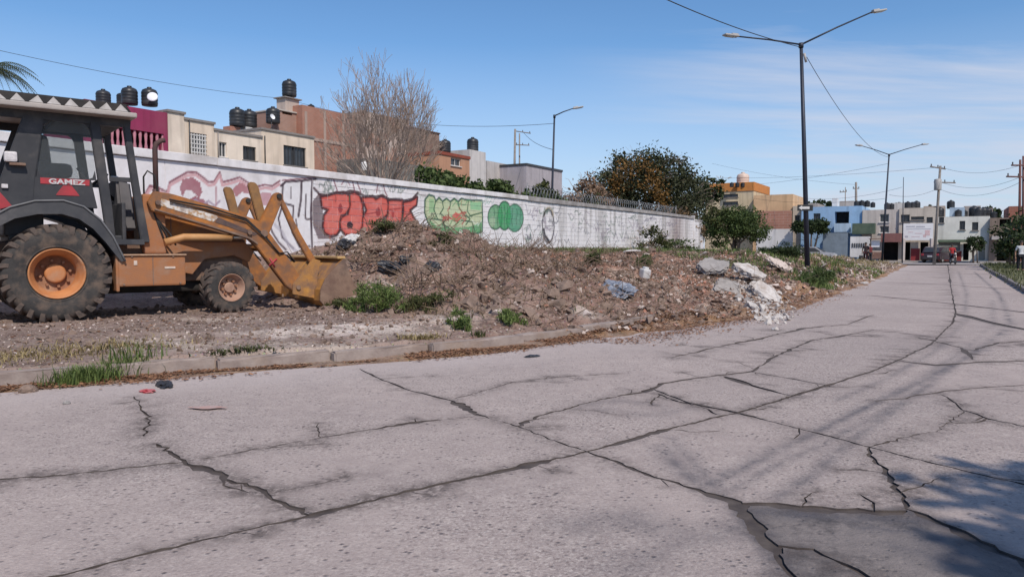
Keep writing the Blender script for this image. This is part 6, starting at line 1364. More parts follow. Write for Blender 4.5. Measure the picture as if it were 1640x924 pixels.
# ================================================================== spoil, rubble, rubbish and weeds on the lot
def hit(px, py):
    r = _ray(px, py); t = np.arange(5, 72, .09) / r[1]; x = r[0] * t; y = r[1] * t; z = CAM_H + r[2] * t; k = np.where(z < np.maximum(lot_z(x, y), 0.0))[0]
    i = k[0] if len(k) else len(t) - 1
    return Vector((x[i], y[i], z[i]))
def rock_mesh(seed, n=11, flat=.75):
    r = random.Random(seed); bm = bmesh.new()
    for i in range(n):
        v = Vector((r.gauss(0, 1), r.gauss(0, 1), r.gauss(0, 1))).normalized() * r.uniform(.75, 1.0); bm.verts.new((v.x * .5, v.y * .5 * r.uniform(.7, 1), v.z * .5 * flat))
    res = bmesh.ops.convex_hull(bm, input=bm.verts); bmesh.ops.delete(bm, geom=[g for g in res['geom_interior'] if isinstance(g, bmesh.types.BMVert)], context='VERTS')
    bmesh.ops.recalc_face_normals(bm, faces=bm.faces); bmesh.ops.triangulate(bm, faces=bm.faces)
    bm.verts.index_update(); V = np.array([v.co for v in bm.verts]); F = np.array([[v.index for v in f.verts] for f in bm.faces]); bm.free(); return V, F
ROCKS = [rock_mesh(k, 9 + k % 6, .55 + .07 * (k % 5)) for k in range(14)]
def slabby(k, t=.28): r = random.Random(900 + k); V, F = rock_mesh(300 + k, 12, .9); V = V * np.array((1, .8, t)); return V, F
SLABS = [slabby(k) for k in range(6)]
RM = {'pale': mat('rubble_pale', (.58, .49, .44), (.46, .37, .32), 9, .95, .006, 50, c3=(.33, .26, .21), s3=4), 'white': mat('rubble_white', (.58, .54, .51), (.44, .40, .37), 9, .95, .008, 50, c3=(.32, .26, .22), s3=3.5, lo3=.46, hi3=.64), 'brick': mat('rubble_brick', (.38, .17, .115), (.44, .25, .18), 9, .95, .006, 50, c3=(.48, .38, .32), s3=4),
      'clod': mat('earth_clod', (.19, .13, .10), (.27, .195, .155), 7, .97, .02, 30, c3=(.11, .08, .065), s3=3), 'grey': mat('rubble_grey', (.25, .23, .22), (.34, .31, .29), 8, .95, .006, 50)}
rr = random.Random(31); g_ = np.random.default_rng(31)
def scatter(n, s0, s1, d0, d1, fn=None, toe=True):
    out = []
    while len(out) < n:
        s = g_.uniform(s0, s1, 4 * n); d = g_.uniform(d0, d1, 4 * n); keep = (d > d_toe(s) + .1) | (not toe)
        if fn is not None: keep &= g_.uniform(0, 1, len(s)) < fn(s, d)
        x, y = kpt(s[keep], d[keep]); out += list(zip(x, y))
    P = np.array(out[:n]); return np.column_stack([P, lot_z(P[:, 0], P[:, 1])])
def stuff_rocks(name, label, P, smin, smax, m, pw=2.2, protos=ROCKS, cat='rubble'):
    Vs, Fs, o = [], [], 0
    for p in P:
        V, F = protos[rr.randrange(len(protos))]; k = smin + (smax - smin) * rr.random() ** pw; R = np.array(Matrix.Rotation(rr.uniform(0, 6.3), 3, Vector((rr.gauss(0, .6), rr.gauss(0, .6), 1)).normalized()))
        Vs.append((V * k) @ R.T + np.array(p) + np.array((0, 0, k * .12))); Fs.append(F + o); o += len(V)
    return tag(npmesh(name, np.concatenate(Vs), np.concatenate(Fs), m), label, cat, None, 'stuff')
mound = lambda s, d: .25 + .75 * sstep(16.5, 18.5, s) * sstep(-1.2, .5, d) * (1 - .7 * sstep(6.5, 8, d))
stuff_rocks('earth_clods', 'loose brown earth clods all over the long spoil heap', scatter(8500, 15.5, 46, -1.1, 8.2, mound), .03, .25, RM['clod'])
stuff_rocks('pale_rubble', 'small pale rubble bits strewn over the spoil heap', scatter(4200, 15.5, 52, -1.1, 8, mound), .025, .15, RM['pale'])
stuff_rocks('brick_rubble', 'small broken brick bits strewn over the spoil heap', scatter(3000, 17, 44, -1.1, 7, lambda s, d: .25 + .85 * np.exp(-((s - 27) / 6) ** 2)), .025, .13, RM['brick'])
stuff_rocks('pad_gravel', 'small stones trodden into the earth around the machine', scatter(2600, 8, 18, .2, 6.5, None, False), .012, .075, RM['clod'], cat='gravel')
stuff_rocks('pale_pad_gravel', 'pale gravel scattered between kerb and machine', scatter(1500, 9, 19, .2, 4, None, False), .01, .06, RM['pale'], cat='gravel')
stuff_rocks('bank_rubble', 'pale rubble bits along the bank right of the white spill', scatter(1800, 33, 68, -1.0, 3.5), .05, .26, RM['pale']); stuff_rocks('bank_clods', 'brown earth clods along the bank right of the white spill', scatter(2200, 33, 68, -1.0, 4), .05, .28, RM['clod']); stuff_rocks('pad_clods', 'brown clods pressed up around the machine wheels and kerb', scatter(900, 8, 17.5, .2, 6.5, None, False), .03, .15, RM['clod'])
data = {}
MARKS = [(545, 'beside the bucket'), (600, 'below the first red letter'), (650, 'below the middle red letters'), (690, 'below the last red letter'), (735, 'below the green bubble piece'), (782, 'right below the bubble piece'), (842, 'below the green lobes'), (900, 'below the oval face'), (960, 'left of the blue grey sheet'), (1020, 'by the blue grey sheet'), (1075, 'right of the blue grey sheet'), (1120, 'left of the broken slabs'), (1170, 'under the broken slabs'), (1215, 'before the round bush'), (1262, 'right of the white spill'), (1310, 'at the tall lamp'), (1360, 'right of the tall lamp'), (2000, 'near the far end of the strip')]
def rock_label(label, p, k):
    px = 820 + FPX * p[0] / p[1]; py = 397 + FPX * (CAM_H - p[2]) / p[1]; mk = next(t for q, t in MARKS if px < q)
    kind = label.split(' on ')[0].split(' in ')[0].split(' near ')[0].replace('big ', ''); size = 'large ' if k > .27 else ('small ' if k < .16 else 'mid sized ')
    slope = 'on the crest' if py < 418 else ('high on the slope' if py < 437 else ('halfway down the slope' if py < 460 else ('low on the slope' if py < 490 else 'at the foot')))
    return (size + kind + ' ' + slope + ' ' + mk).replace('mid sized broken', 'broken').replace('halfway down the slope', 'halfway down')
def rock_obj(name, label, p, k, mk, group, slab=False, sink=.1):
    i = rr.randrange(6 if slab else 14); key = (mk, i, slab)
    if key not in data:
        V, F = (SLABS if slab else ROCKS)[i]; o = npmesh(name, V, F, RM[mk]); data[key] = o.data
    else: o = link(name, data[key])
    o.location = (p[0], p[1], p[2] + k * sink); o.scale = (k, k * rr.uniform(.75, 1.1), k * rr.uniform(.7, 1.1)); o.rotation_euler = (rr.gauss(0, .35), rr.gauss(0, .35), rr.uniform(0, 6.3))
    return tag(o, rock_label(label, p, k) if group else label, 'rubble', 'lumps on the rubble strip' if group else None)
for p in scatter(60, 17, 24, .5, 7, mound): rock_obj('earth_lump', 'big brown earth lump on the heap before the bucket', p, rr.uniform(.2, .52), 'clod', 'earth lumps on the heap before the bucket')
for p in scatter(45, 24, 45, -.6, 7, mound): rock_obj('earth_lump', 'big brown earth lump on the farther rubble strip', p, rr.uniform(.16, .36), 'clod', 'earth lumps on the farther strip')
for p in scatter(50, 24, 40, -.7, 6.5, mound): rock_obj('concrete_lump', 'pale broken concrete lump on the reddish rubble', p, rr.uniform(.12, .34), 'pale', 'pale lumps on the reddish rubble', rr.random() < .5)
for p in scatter(22, 17.5, 24, .3, 6.5, mound): rock_obj('concrete_lump', 'pale stone on the brown heap near the bucket', p, rr.uniform(.09, .24), 'pale', 'pale stones on the brown heap')
for p in scatter(50, 23, 38, -.6, 6, lambda s, d: np.exp(-((s - 28) / 5) ** 2)): rock_obj('brick_fragment', 'broken terracotta brick piece on the rubble strip', p, rr.uniform(.10, .24), 'brick', 'brick pieces on the strip', rr.random() < .3)
for p in scatter(24, 36, 62, -.4, 3.5): rock_obj('verge_stone', 'pale stone on the far grassy end of the strip', p, rr.uniform(.16, .5), 'pale', 'stones on the far strip', rr.random() < .5)
for (px, py, k, mk) in ((1010, 407, .75, 'white'), (985, 404, .5, 'pale'), (1035, 410, .5, 'pale'), (1125, 412, .65, 'white'), (1105, 414, .4, 'pale'), (1185, 418, .4, 'white'), (1330, 437, .5, 'white'), (1318, 430, .7, 'pale'), (1345, 440, .5, 'pale'), (1385, 455, .45, 'white'), (1398, 450, .4, 'pale')):
    rock_obj('concrete_lump', 'whitish slab lump in the grass strip behind the rubble' if px < 1200 else 'whitish slab lump near the tall lamp foot', hit(px, py), k, mk, 'slab lumps in the grass' if px < 1200 else 'slab lumps by the lamp', True)
# the white rubble spill and its broken slabs beside the road
def at_px(px, py, up=0.0): p = hit(px, py); return (p.x, p.y, p.z + up)
for k in range(90):
    t = rr.random(); px = 1180 + 62 * t + rr.gauss(0, 12); py = 452 + 52 * t + rr.gauss(0, 9)
    rock_obj('plaster_lump', 'whitish plaster lump in the spill beside the road', hit(px, py), rr.uniform(.10, .30), 'white', 'plaster lumps in the white spill')
P = []
for k in range(1100):
    t = rr.random(); P.append(tuple(hit(1165 + 85 * t + rr.gauss(0, 14), 446 + 60 * t + rr.gauss(0, 9))))
stuff_rocks('plaster_bits', 'fine white plaster bits spilled down to the road edge', np.array(P), .03, .13, RM['white'])
P = [tuple(hit(1060 + rr.uniform(-10, 110), 446 + rr.gauss(0, 14))) for k in range(260)]; stuff_rocks('pink_rubble_bits', 'pinkish brick and plaster bits left of the broken slabs', np.array(P), .04, .16, RM['brick'])
P = [tuple(hit(1060 + rr.uniform(-10, 130), 442 + rr.gauss(0, 14))) for k in range(240)]; stuff_rocks('light_rubble_bits', 'pale bits between the grass and the broken slabs', np.array(P), .04, .17, RM['pale'])
def slab(label, px, py, size, rot, mk, up=0.15, seed=0):
    r = random.Random(seed); n = 9; poly = [(size[0] * .5 * math.cos(2 * math.pi * i / n) * r.uniform(.8, 1.15), size[1] * .5 * math.sin(2 * math.pi * i / n) * r.uniform(.8, 1.15)) for i in range(n)]
    bm = bmesh.new(); f = bm.faces.new([bm.verts.new((x, y, 0)) for x, y in poly]); e_ = bmesh.ops.extrude_face_region(bm, geom=[f])
    for g in e_['geom']:
        if isinstance(g, bmesh.types.BMVert): g.co.z = size[2]; g.co.x *= .96
    bmesh.ops.recalc_face_normals(bm, faces=bm.faces); bmesh.ops.subdivide_edges(bm, edges=bm.edges, cuts=4, use_grid_fill=True)
    for v in bm.verts: v.co += Vector((r.uniform(-.03, .03), r.uniform(-.03, .03), r.uniform(-.03, .03) + .12 * (float(fbm([v.co.x * 4 + seed], [v.co.y * 4], 3, seed)[0]) - .5) - .25 * (v.co.x / size[0]) ** 2 * size[0] * .3))
    o = MB().frombm(bm).build('broken_slab', RM[mk]); p = hit(px, py); o.location = (p.x, p.y, p.z + up); o.rotation_euler = rot; return tag(o, label, 'rubble')
slab('big white broken slab arching over a dark hollow in the rubble', 1200, 455, (1.05, .8, .16), (.25, .42, -.35), 'white', .28, 1)
slab('brownish broken slab left of the white arched one', 1140, 440, (.95, .7, .13), (.50, -.15, .2), 'grey', .20, 2)
slab('grey upright slab piece under the white arched slab', 1163, 466, (.75, .55, .09), (1.05, .1, .25), 'grey', .05, 3)
slab('white slab flake running down towards the road', 1225, 478, (.9, .6, .10), (.35, .55, -.5), 'white', .10, 4)
slab('tilted pale slab near the green weed patch', 1248, 432, (.9, .5, .10), (.4, .5, -.4), 'pale', .12, 5)
for k, (px, py, s2) in enumerate(((1182, 479, .36), (1198, 482, .30), (1222, 503, .24))): rock_obj('round_boulder', ['grey boulder under the broken slabs, left of two', 'grey boulder under the broken slabs, right of two', 'dark stone at the foot of the white spill'][k], hit(px, py), s2, 'grey', None)
def crumple(name, label, cat, px, py, size, m, seed, up=.05, rough=.28):
    r = random.Random(seed); bm = bmesh.new(); bmesh.ops.create_icosphere(bm, subdivisions=4, radius=.5); off = seed * 3.7
    for v in bm.verts:
        c = v.co.copy(); f = float(fbm([c.x * 3.2 + off + c.z * 2], [c.y * 3.2 + c.z * 3 + off], 3, seed)[0]) - .5; g2 = abs(float(fbm([c.x * 6 + off], [c.y * 6 - c.z * 5], 2, seed + 3)[0]) - .5)
        g3 = abs(float(fbm([c.x * 13 + c.z * 4 + off], [c.y * 13 - c.z * 9], 2, seed + 5)[0]) - .5); v.co = c * (1 + rough * 2.6 * f - g2 * rough * 2.6 - g3 * rough * 1.5); v.co = Vector((v.co.x * size[0], v.co.y * size[1], max(v.co.z, -.32) * size[2]))
    o = MB().frombm(bm).build(name, m); p = hit(px, py); o.location = (p.x, p.y, p.z + up); o.rotation_euler = (0, r.uniform(-.3, .3), r.uniform(0, 6)); return tag(o, label, cat)
M_BAG = mat('bag_black', (.022, .022, .026), (.045, .045, .05), 6, .35, .01, 20)
crumple('rubbish_bag', 'crumpled black rubbish bag lying left on the brown heap', 'rubbish bag', 634, 434, (.75, .5, .30), M_BAG, 3); crumple('rubbish_bag', 'small black rubbish bag at the middle of the brown heap', 'rubbish bag', 690, 434, (.40, .32, .32), M_BAG, 4); crumple('rubbish_bag', 'black plastic scrap higher on the heap left of the middle', 'rubbish bag', 650, 423, (.34, .3, .26), M_BAG, 5)
crumple('tarp', 'crumpled blue grey plastic sheet on the reddish rubble', 'plastic sheet', 990, 470, (1.0, .65, .30), mat('tarp_bluegrey', (.15, .17, .22), (.30, .31, .34), 5, .3, .02, 12, c3=(.08, .095, .13), s3=4), 6, .08)
crumple('white_sack', 'torn white sheet scrap at the top of the heap behind the bucket', 'plastic sheet', 566, 388, (.6, .4, .24), mat('sheet_white', (.66, .64, .62), (.45, .43, .42), 5, .5), 7, .05); crumple('dark_scrap', 'dark scrap beside the white sheet behind the bucket', 'scrap', 553, 398, (.5, .4, .3), M_BAG, 8)
crumple('black_scrap', 'black plastic scrap in the gutter beside the grass tufts', 'scrap', 263, 621, (.42, .16, .10), M_BAG, 9, .02); crumple('red_scrap', 'small red plastic scrap beside the black one in the gutter', 'scrap', 236, 628, (.22, .14, .05), mat('plastic_red', (.45, .05, .06), (.5, .2, .2), 9, .4), 10, .01)
crumple('black_scrap', 'black plastic lump leaning on the kerb in the dry leaves', 'scrap', 440, 582, (.22, .18, .20), M_BAG, 11, .04); crumple('flat_scrap', 'flat dark scrap at the road edge right of the kerb end', 'scrap', 853, 572, (.24, .12, .05), M_BAG, 12, .01)
crumple('road_clod', 'reddish earth clod in the gutter at the left edge', 'clod', 46, 630, (.17, .13, .12), RM['clod'], 13, .03, .1); crumple('road_clod', 'tiny dark clod on the road below the left grass tuft', 'clod', 107, 647, (.07, .06, .05), RM['grey'], 14, .01, .1)
o = MB().bbox((0, 0, .1), (.22, .20, .30), .03).build('white_container', MATS['sheet_white']); o.location = at_px(1031, 447); o.rotation_euler = (.15, .1, .5); tag(o, 'small white plastic container standing in the rubble', 'container')
MB().bbox((0, 0, .27), (.12, .12, .06), .02).build('cap', MATS['sheet_white'], o)
# salmon paint smear on the road
m_ = MB(); p = G(334, 655); n = 14; m_.add([(p.x + .16 * math.cos(i / n * 6.283) * random.uniform(.6, 1.2), p.y + .06 * math.sin(i / n * 6.283) * random.uniform(.5, 1.3), .016) for i in range(n)], [tuple(range(n))]); tag(m_.build('paint_smear', mat('salmon_smear', (.45, .25, .20), (.40, .31, .29), 22, .9)), 'salmon paint smear on the concrete near the left kerb', 'paint mark')

# ---- dry litter, sticks
def flat_leaves(name, label, P, size, m, seed, cat='leaves', lift=.006):
    r = np.random.default_rng(seed); n = len(P); th = r.uniform(0, 6.283, n); sz = size * r.uniform(.5, 1.5, n); a = np.stack([np.cos(th), np.sin(th), r.normal(0, .18, n)], 1) * sz[:, None]; b = np.stack([-np.sin(th), np.cos(th), r.normal(0, .25, n)], 1) * (sz * .45)[:, None]; C = P + np.array((0, 0, lift)) + np.abs(r.normal(0, .006, (n, 1))) * np.array((0, 0, 1))
    return tag(npmesh(name, np.stack([C - a, C + b, C + a, C - b], 1).reshape(-1, 3), np.arange(4 * n).reshape(n, 4), m, attrs={'leaf': np.repeat(r.uniform(0, 1, n), 4)}), label, cat, None, 'stuff')
def band(n, s0, s1, dm, sd, seed, lo=-1.3, hi=.6):
    r = np.random.default_rng(seed); s = r.uniform(s0, s1, n); d = np.clip(dm + r.normal(0, sd, n) , lo, hi); k = fbm(s * .9, d * 2, 3, seed) > .40; x, y = kpt(s[k], d[k]); return np.column_stack([x, y, np.maximum(lot_z(x, y), .004)])
flat_leaves('gutter_leaves', 'brown dead leaves drifted along the gutter under the kerb', band(17000, 9.5, 24, -.20, .15, 5, -.7, .05), .021, F_LITTER, 5)
flat_leaves('gutter_leaves', 'thick drift of rust brown leaves at the foot of the rubble', band(12000, 17.5, 36, -.85, .30, 6, -1.7, .5), .022, F_LITTER, 6)
Pq = scatter(9000, 20, 38, -1.1, 5.5, lambda s, d: .1 + .9 * np.exp(-((s - 27) / 6) ** 2) * (1 - .6 * sstep(2, 5, d))); flat_leaves('heap_leaves', 'rust brown leaves and straw spread over the reddish rubble', Pq, .028, F_LITTER, 7)
Pq = scatter(1600, 8, 17, .2, 6, None, False); flat_leaves('pad_leaves', 'scattered dry leaf bits on the earth around the machine', Pq, .028, F_LITTER, 8)
m_ = MB()
for p in scatter(1500, 16.5, 34, .1, 7.5, mound):
    L = rr.uniform(.25, .95); d = Vector((rr.uniform(-1, 1), rr.uniform(-1, 1), rr.uniform(-.1, .55))).normalized(); q = Vector(p) + Vector((0, 0, .02)); m_.tube([q, q + d * L * .5 + Vector((0, 0, rr.uniform(-.02, .06))), q + d * L], [.008, .006, .003], 3, False)
tag(m_.build('dry_sticks', mat('stick_tan', (.27, .185, .13), (.18, .125, .09), 5, .9)), 'dry sticks and roots poking out of the spoil heap', 'sticks', None, 'stuff')
for k, (px, py, w_) in enumerate(((735, 404, .8), (640, 372, .6), (850, 402, .7), (770, 440, .7), (700, 455, .6), (880, 430, .8), (600, 420, .5), (810, 398, .7))):
    p = hit(px, py); m_ = MB()
    for j in range(70):
        d = Vector((rr.uniform(-1, 1), rr.uniform(-1, 1), rr.uniform(.1, 1))).normalized(); q = Vector((rr.uniform(-w_, w_), rr.uniform(-.3, .3), 0)); L = rr.uniform(.25, .7); m_.tube([q, q + d * L * .5, q + d * L + Vector((0, 0, -.06))], [.009, .007, .003], 3, False)
    o = m_.build('brush_pile', MATS['stick_tan']); o.location = p; tag(o, ['tangle of dry brushwood on the heap below the green graffiti', 'dry brush on the very top of the heap', 'dry brush on the heap shoulder below the oval face', 'dry brush halfway down the heap below the green bubble piece', 'thin dry brush above the grey green weeds', 'dry brush left of the reddish rubble', 'dry brush close to the bucket lip', 'dry brush along the heap crest below the green lobes'][k], 'brushwood')

# ---- weeds and grass
def blades(name, C, h, wd, m, parent=None, lean=.35, seed=1):
    r = np.random.default_rng(seed); C = np.asarray(C, float); n = len(C); th = r.uniform(0, 6.283, n); hh = h * r.uniform(.45, 1.15, n); out = np.stack([np.cos(th), np.sin(th), 0 * th], 1); sd = np.stack([-np.sin(th), np.cos(th), 0 * th], 1) * (wd * r.uniform(.6, 1.3, n))[:, None]; ln = (lean * r.uniform(.2, 1.6, n) * hh)[:, None]
    up = np.array((0, 0, 1)); b = C; m1 = C + out * ln * .35 + up * (hh * .55)[:, None]; t = C + out * ln + up * (hh * (1 - .25 * lean))[:, None]
    V = np.stack([b - sd, b + sd, m1 + sd * .8, m1 - sd * .8, t + sd * .12, t - sd * .12], 1).reshape(-1, 3); i = np.arange(n) * 6
    F = np.concatenate([np.stack([i, i + 1, i + 2, i + 3], 1), np.stack([i + 3, i + 2, i + 4, i + 5], 1)])
    return npmesh(name, V, F, m, parent, attrs={'leaf': np.repeat(r.uniform(0, 1, n), 6)})
def tuft(name, label, px, py, n, h, w_, m, rad, seed, cat='grass tuft', group=None, lean=.45):
    p = hit(px, py); r = np.random.default_rng(seed); C = np.column_stack([r.normal(0, rad[0], n), r.normal(0, rad[1], n)]); X = C[:, 0] * KT[60, 0] - C[:, 1] * KT[60, 1] + p.x; Y = C[:, 0] * KT[60, 1] + C[:, 1] * KT[60, 0] + p.y; Z = np.maximum(lot_z(X, Y), 0) - .02
    o = blades(name, np.column_stack([X - p.x, Y - p.y, Z - p.z]), h, w_, m, None, lean, seed); o.location = p; return tag(o, label, cat, group, 'stuff' if seed > 2 else None)
tuft('grass_tuft', 'bright green grass tuft growing over the kerb, left of two', 138, 612, 620, .20, .006, F_GRASS, (.15, .06), 1); tuft('grass_tuft', 'bright green grass tuft growing over the kerb, right of two', 205, 600, 560, .22, .006, F_GRASS, (.13, .06), 2)
tuft('grass_tuft', 'dry olive grass mat behind the left kerb end', 100, 566, 1500, .10, .006, F_STRAW, (.7, .22), 3, lean=.9); tuft('grass_tuft', 'dark green weed mat behind the kerb middle', 375, 570, 260, .08, .008, F_OLIVE, (.18, .07), 4, lean=.9); tuft('grass_tuft', 'dull green weeds on the kerb left of the leaf drift', 420, 580, 110, .08, .008, F_OLIVE, (.14, .05), 5, lean=.8)
tuft('grass_tuft', 'brown green weed clump hiding the kerb joint', 672, 544, 240, .11, .008, F_STRAW, (.16, .06), 6, lean=.8); tuft('grass_tuft', 'small green weed on the kerb right of the brown clump', 768, 547, 90, .10, .008, F_OLIVE, (.06, .04), 7)
def weed(label, px, py, blobs, n, size, m, seed, group=None):
    p = hit(px, py); e = thing('weed_bush', label, 'weed', (p.x, p.y, p.z - .03), 0, group); leaves('foliage', crown_pts(None, blobs, int(n * 1.5), .2, seed), size * .42, m, e, None, -.9, 6.5, seed); m_ = MB(); r = random.Random(seed)
    for b in blobs:
        for j in range(6): q = Vector((b[0] + r.uniform(-.5, .5) * b[3], b[1] + r.uniform(-.5, .5) * b[4], -.05)); m_.tube([q, q + Vector((r.uniform(-.1, .1), r.uniform(-.1, .1), b[2] + b[5] * .6))], [.008, .003], 3, False)
    tag(m_.build('stems', MATS['stick_tan'], e), kind='stuff'); return e
weed('bright green weed bush on the near slope of the heap', 610, 498, [(-.12, 0, .30, .30, .26, .27), (.15, 0, .20, .28, .22, .18), (-.38, 0, .14, .22, .2, .14)], 1700, .034, F_GRASS, 1)
weed('long grey green weeds right of the bright bush on the heap', 680, 500, [(0, 0, .17, .4, .22, .15), (.3, .1, .2, .26, .22, .18), (-.25, 0, .13, .25, .2, .12)], 1000, .036, F_OLIVE, 2)
weed('dusty pale weeds between bucket and bright bush', 558, 492, [(0, 0, .14, .3, .2, .13), (-.25, .1, .1, .22, .2, .09)], 500, .04, F_OLIVE, 3)
weed('low bright weed near the kerb below the heap', 735, 528, [(0, 0, .16, .2, .16, .17), (.1, -.1, .1, .15, .12, .1)], 620, .035, F_GRASS, 4); weed('small green weed alone on the rusty leaves', 822, 520, [(0, 0, .15, .24, .16, .14)], 520, .035, F_GRASS, 5)
weed('dark weed clump on the heap below the green lobes', 710, 392, [(0, 0, .12, .3, .2, .16)], 260, .05, F_OLIVE, 6); weed('olive weeds on the heap top under the red letters', 622, 372, [(0, 0, .18, .35, .25, .2)], 420, .05, F_OLIVE, 7)
weed('small dark weed among the pale rubble lumps', 1030, 430, [(0, 0, .2, .35, .3, .2)], 420, .05, F_MID, 8); weed('olive weed among the reddish rubble near the grass strip', 950, 425, [(0, 0, .18, .4, .3, .16)], 380, .05, F_OLIVE, 9)
weed('dark bushy weed at the grass strip left of the tall lamp', 1262, 410, [(0, 0, .3, .9, .6, .3), (-.7, 0, .2, .6, .5, .25)], 1500, .07, F_DARK, 10)
weed('green weed right of the white rubble near the tall lamp foot', 1296, 455, [(0, 0, .22, .5, .4, .22), (.5, .4, .25, .5, .4, .25), (.9, .9, .22, .5, .4, .2)], 1700, .05, F_MID, 11)
def patch(name, label, n, s0, s1, d0, d1, h, w_, m, seed, thr=.42, cat='grass', lean=.5):
    r = np.random.default_rng(seed); s = r.uniform(s0, s1, n); d = r.uniform(d0, d1, n); k = (fbm(s * .7, d * .9, 3, seed) > thr) & (d > d_toe(s)); x, y = kpt(s[k], d[k]); return tag(blades(name, np.column_stack([x, y, lot_z(x, y) - .01]), h, w_, m, None, lean, seed), label, cat, None, 'stuff')
patch('strip_grass', 'green grass strip between the rubble and the wall foot', 19000, 25, 50, 6.2, 12, .28, .016, F_GRASS, 41, .36)
patch('slope_grass', 'green grass on the bank around the tall lamp foot', 12000, 32, 50, -.9, 4.5, .26, .014, F_GRASS, 42, .47)
patch('far_grass', 'dry green grass on the far end of the strip', 11000, 42, 74, .2, 7, .19, .018, F_STRAW, 43, .42); patch('far_green_grass', 'green tufts mixed in the far end of the strip', 5000, 40, 74, .3, 9, .16, .018, F_GRASS, 44, .48)
patch('heap_straw', 'straw and thin weeds sprouting from the heap', 9000, 16.5, 36, -.3, 8, .17, .005, F_DRY, 45, .47, lean=1.0); patch('heap_green', 'thin green weeds sprouting among the straw on the heap', 5000, 17, 40, .3, 8, .15, .007, F_OLIVE, 48, .54, lean=.9)
patch('pad_weeds', 'thin dry weeds behind the near kerb', 2200, 8, 17, .2, 1.6, .10, .006, F_STRAW, 46, .52, lean=1.0)
r = np.random.default_rng(47); k = r.integers(6, len(KRn), 9000); o_ = r.uniform(.2, 6, 9000); p = KRn[k] + NR[k] * o_[:, None] + r.normal(0, .3, (9000, 2)); tag(blades('verge_grass', np.column_stack([p, np.full(9000, .14)]), .17, .016, F_OLIVE, None, .5, 47), 'olive grass on the verge right of the road', 'grass', None, 'stuff')
# ================================================================== people, vehicles at the far end
M_SKIN = mat('skin_brown', (.30, .17, .11), (.26, .145, .095), 9, .6)
def skin_mesh(name, joints, edges, m, parent, sub=1):
    me = bpy.data.meshes.new(name); keys = list(joints); me.from_pydata([joints[k][0] for k in keys], [(keys.index(a), keys.index(b)) for a, b in edges], []); o = link(name, me, parent)
    md = o.modifiers.new('skin', 'SKIN'); md.use_smooth_shade = True
    for i, k in enumerate(keys): rr_ = joints[k][1]; me.skin_vertices[0].data[i].radius = (rr_, rr_) if not isinstance(rr_, tuple) else rr_
    me.skin_vertices[0].data[0].use_root = True; sb = o.modifiers.new('sub', 'SUBSURF'); sb.levels = sub; sb.render_levels = sub
    bpy.context.view_layer.update(); ev = o.evaluated_get(bpy.context.evaluated_depsgraph_get()); nm = bpy.data.meshes.new_from_object(ev); o.modifiers.clear(); o.data = nm; nm.materials.clear(); nm.materials.append(m)
    for p in nm.polygons: p.use_smooth = True
    return o
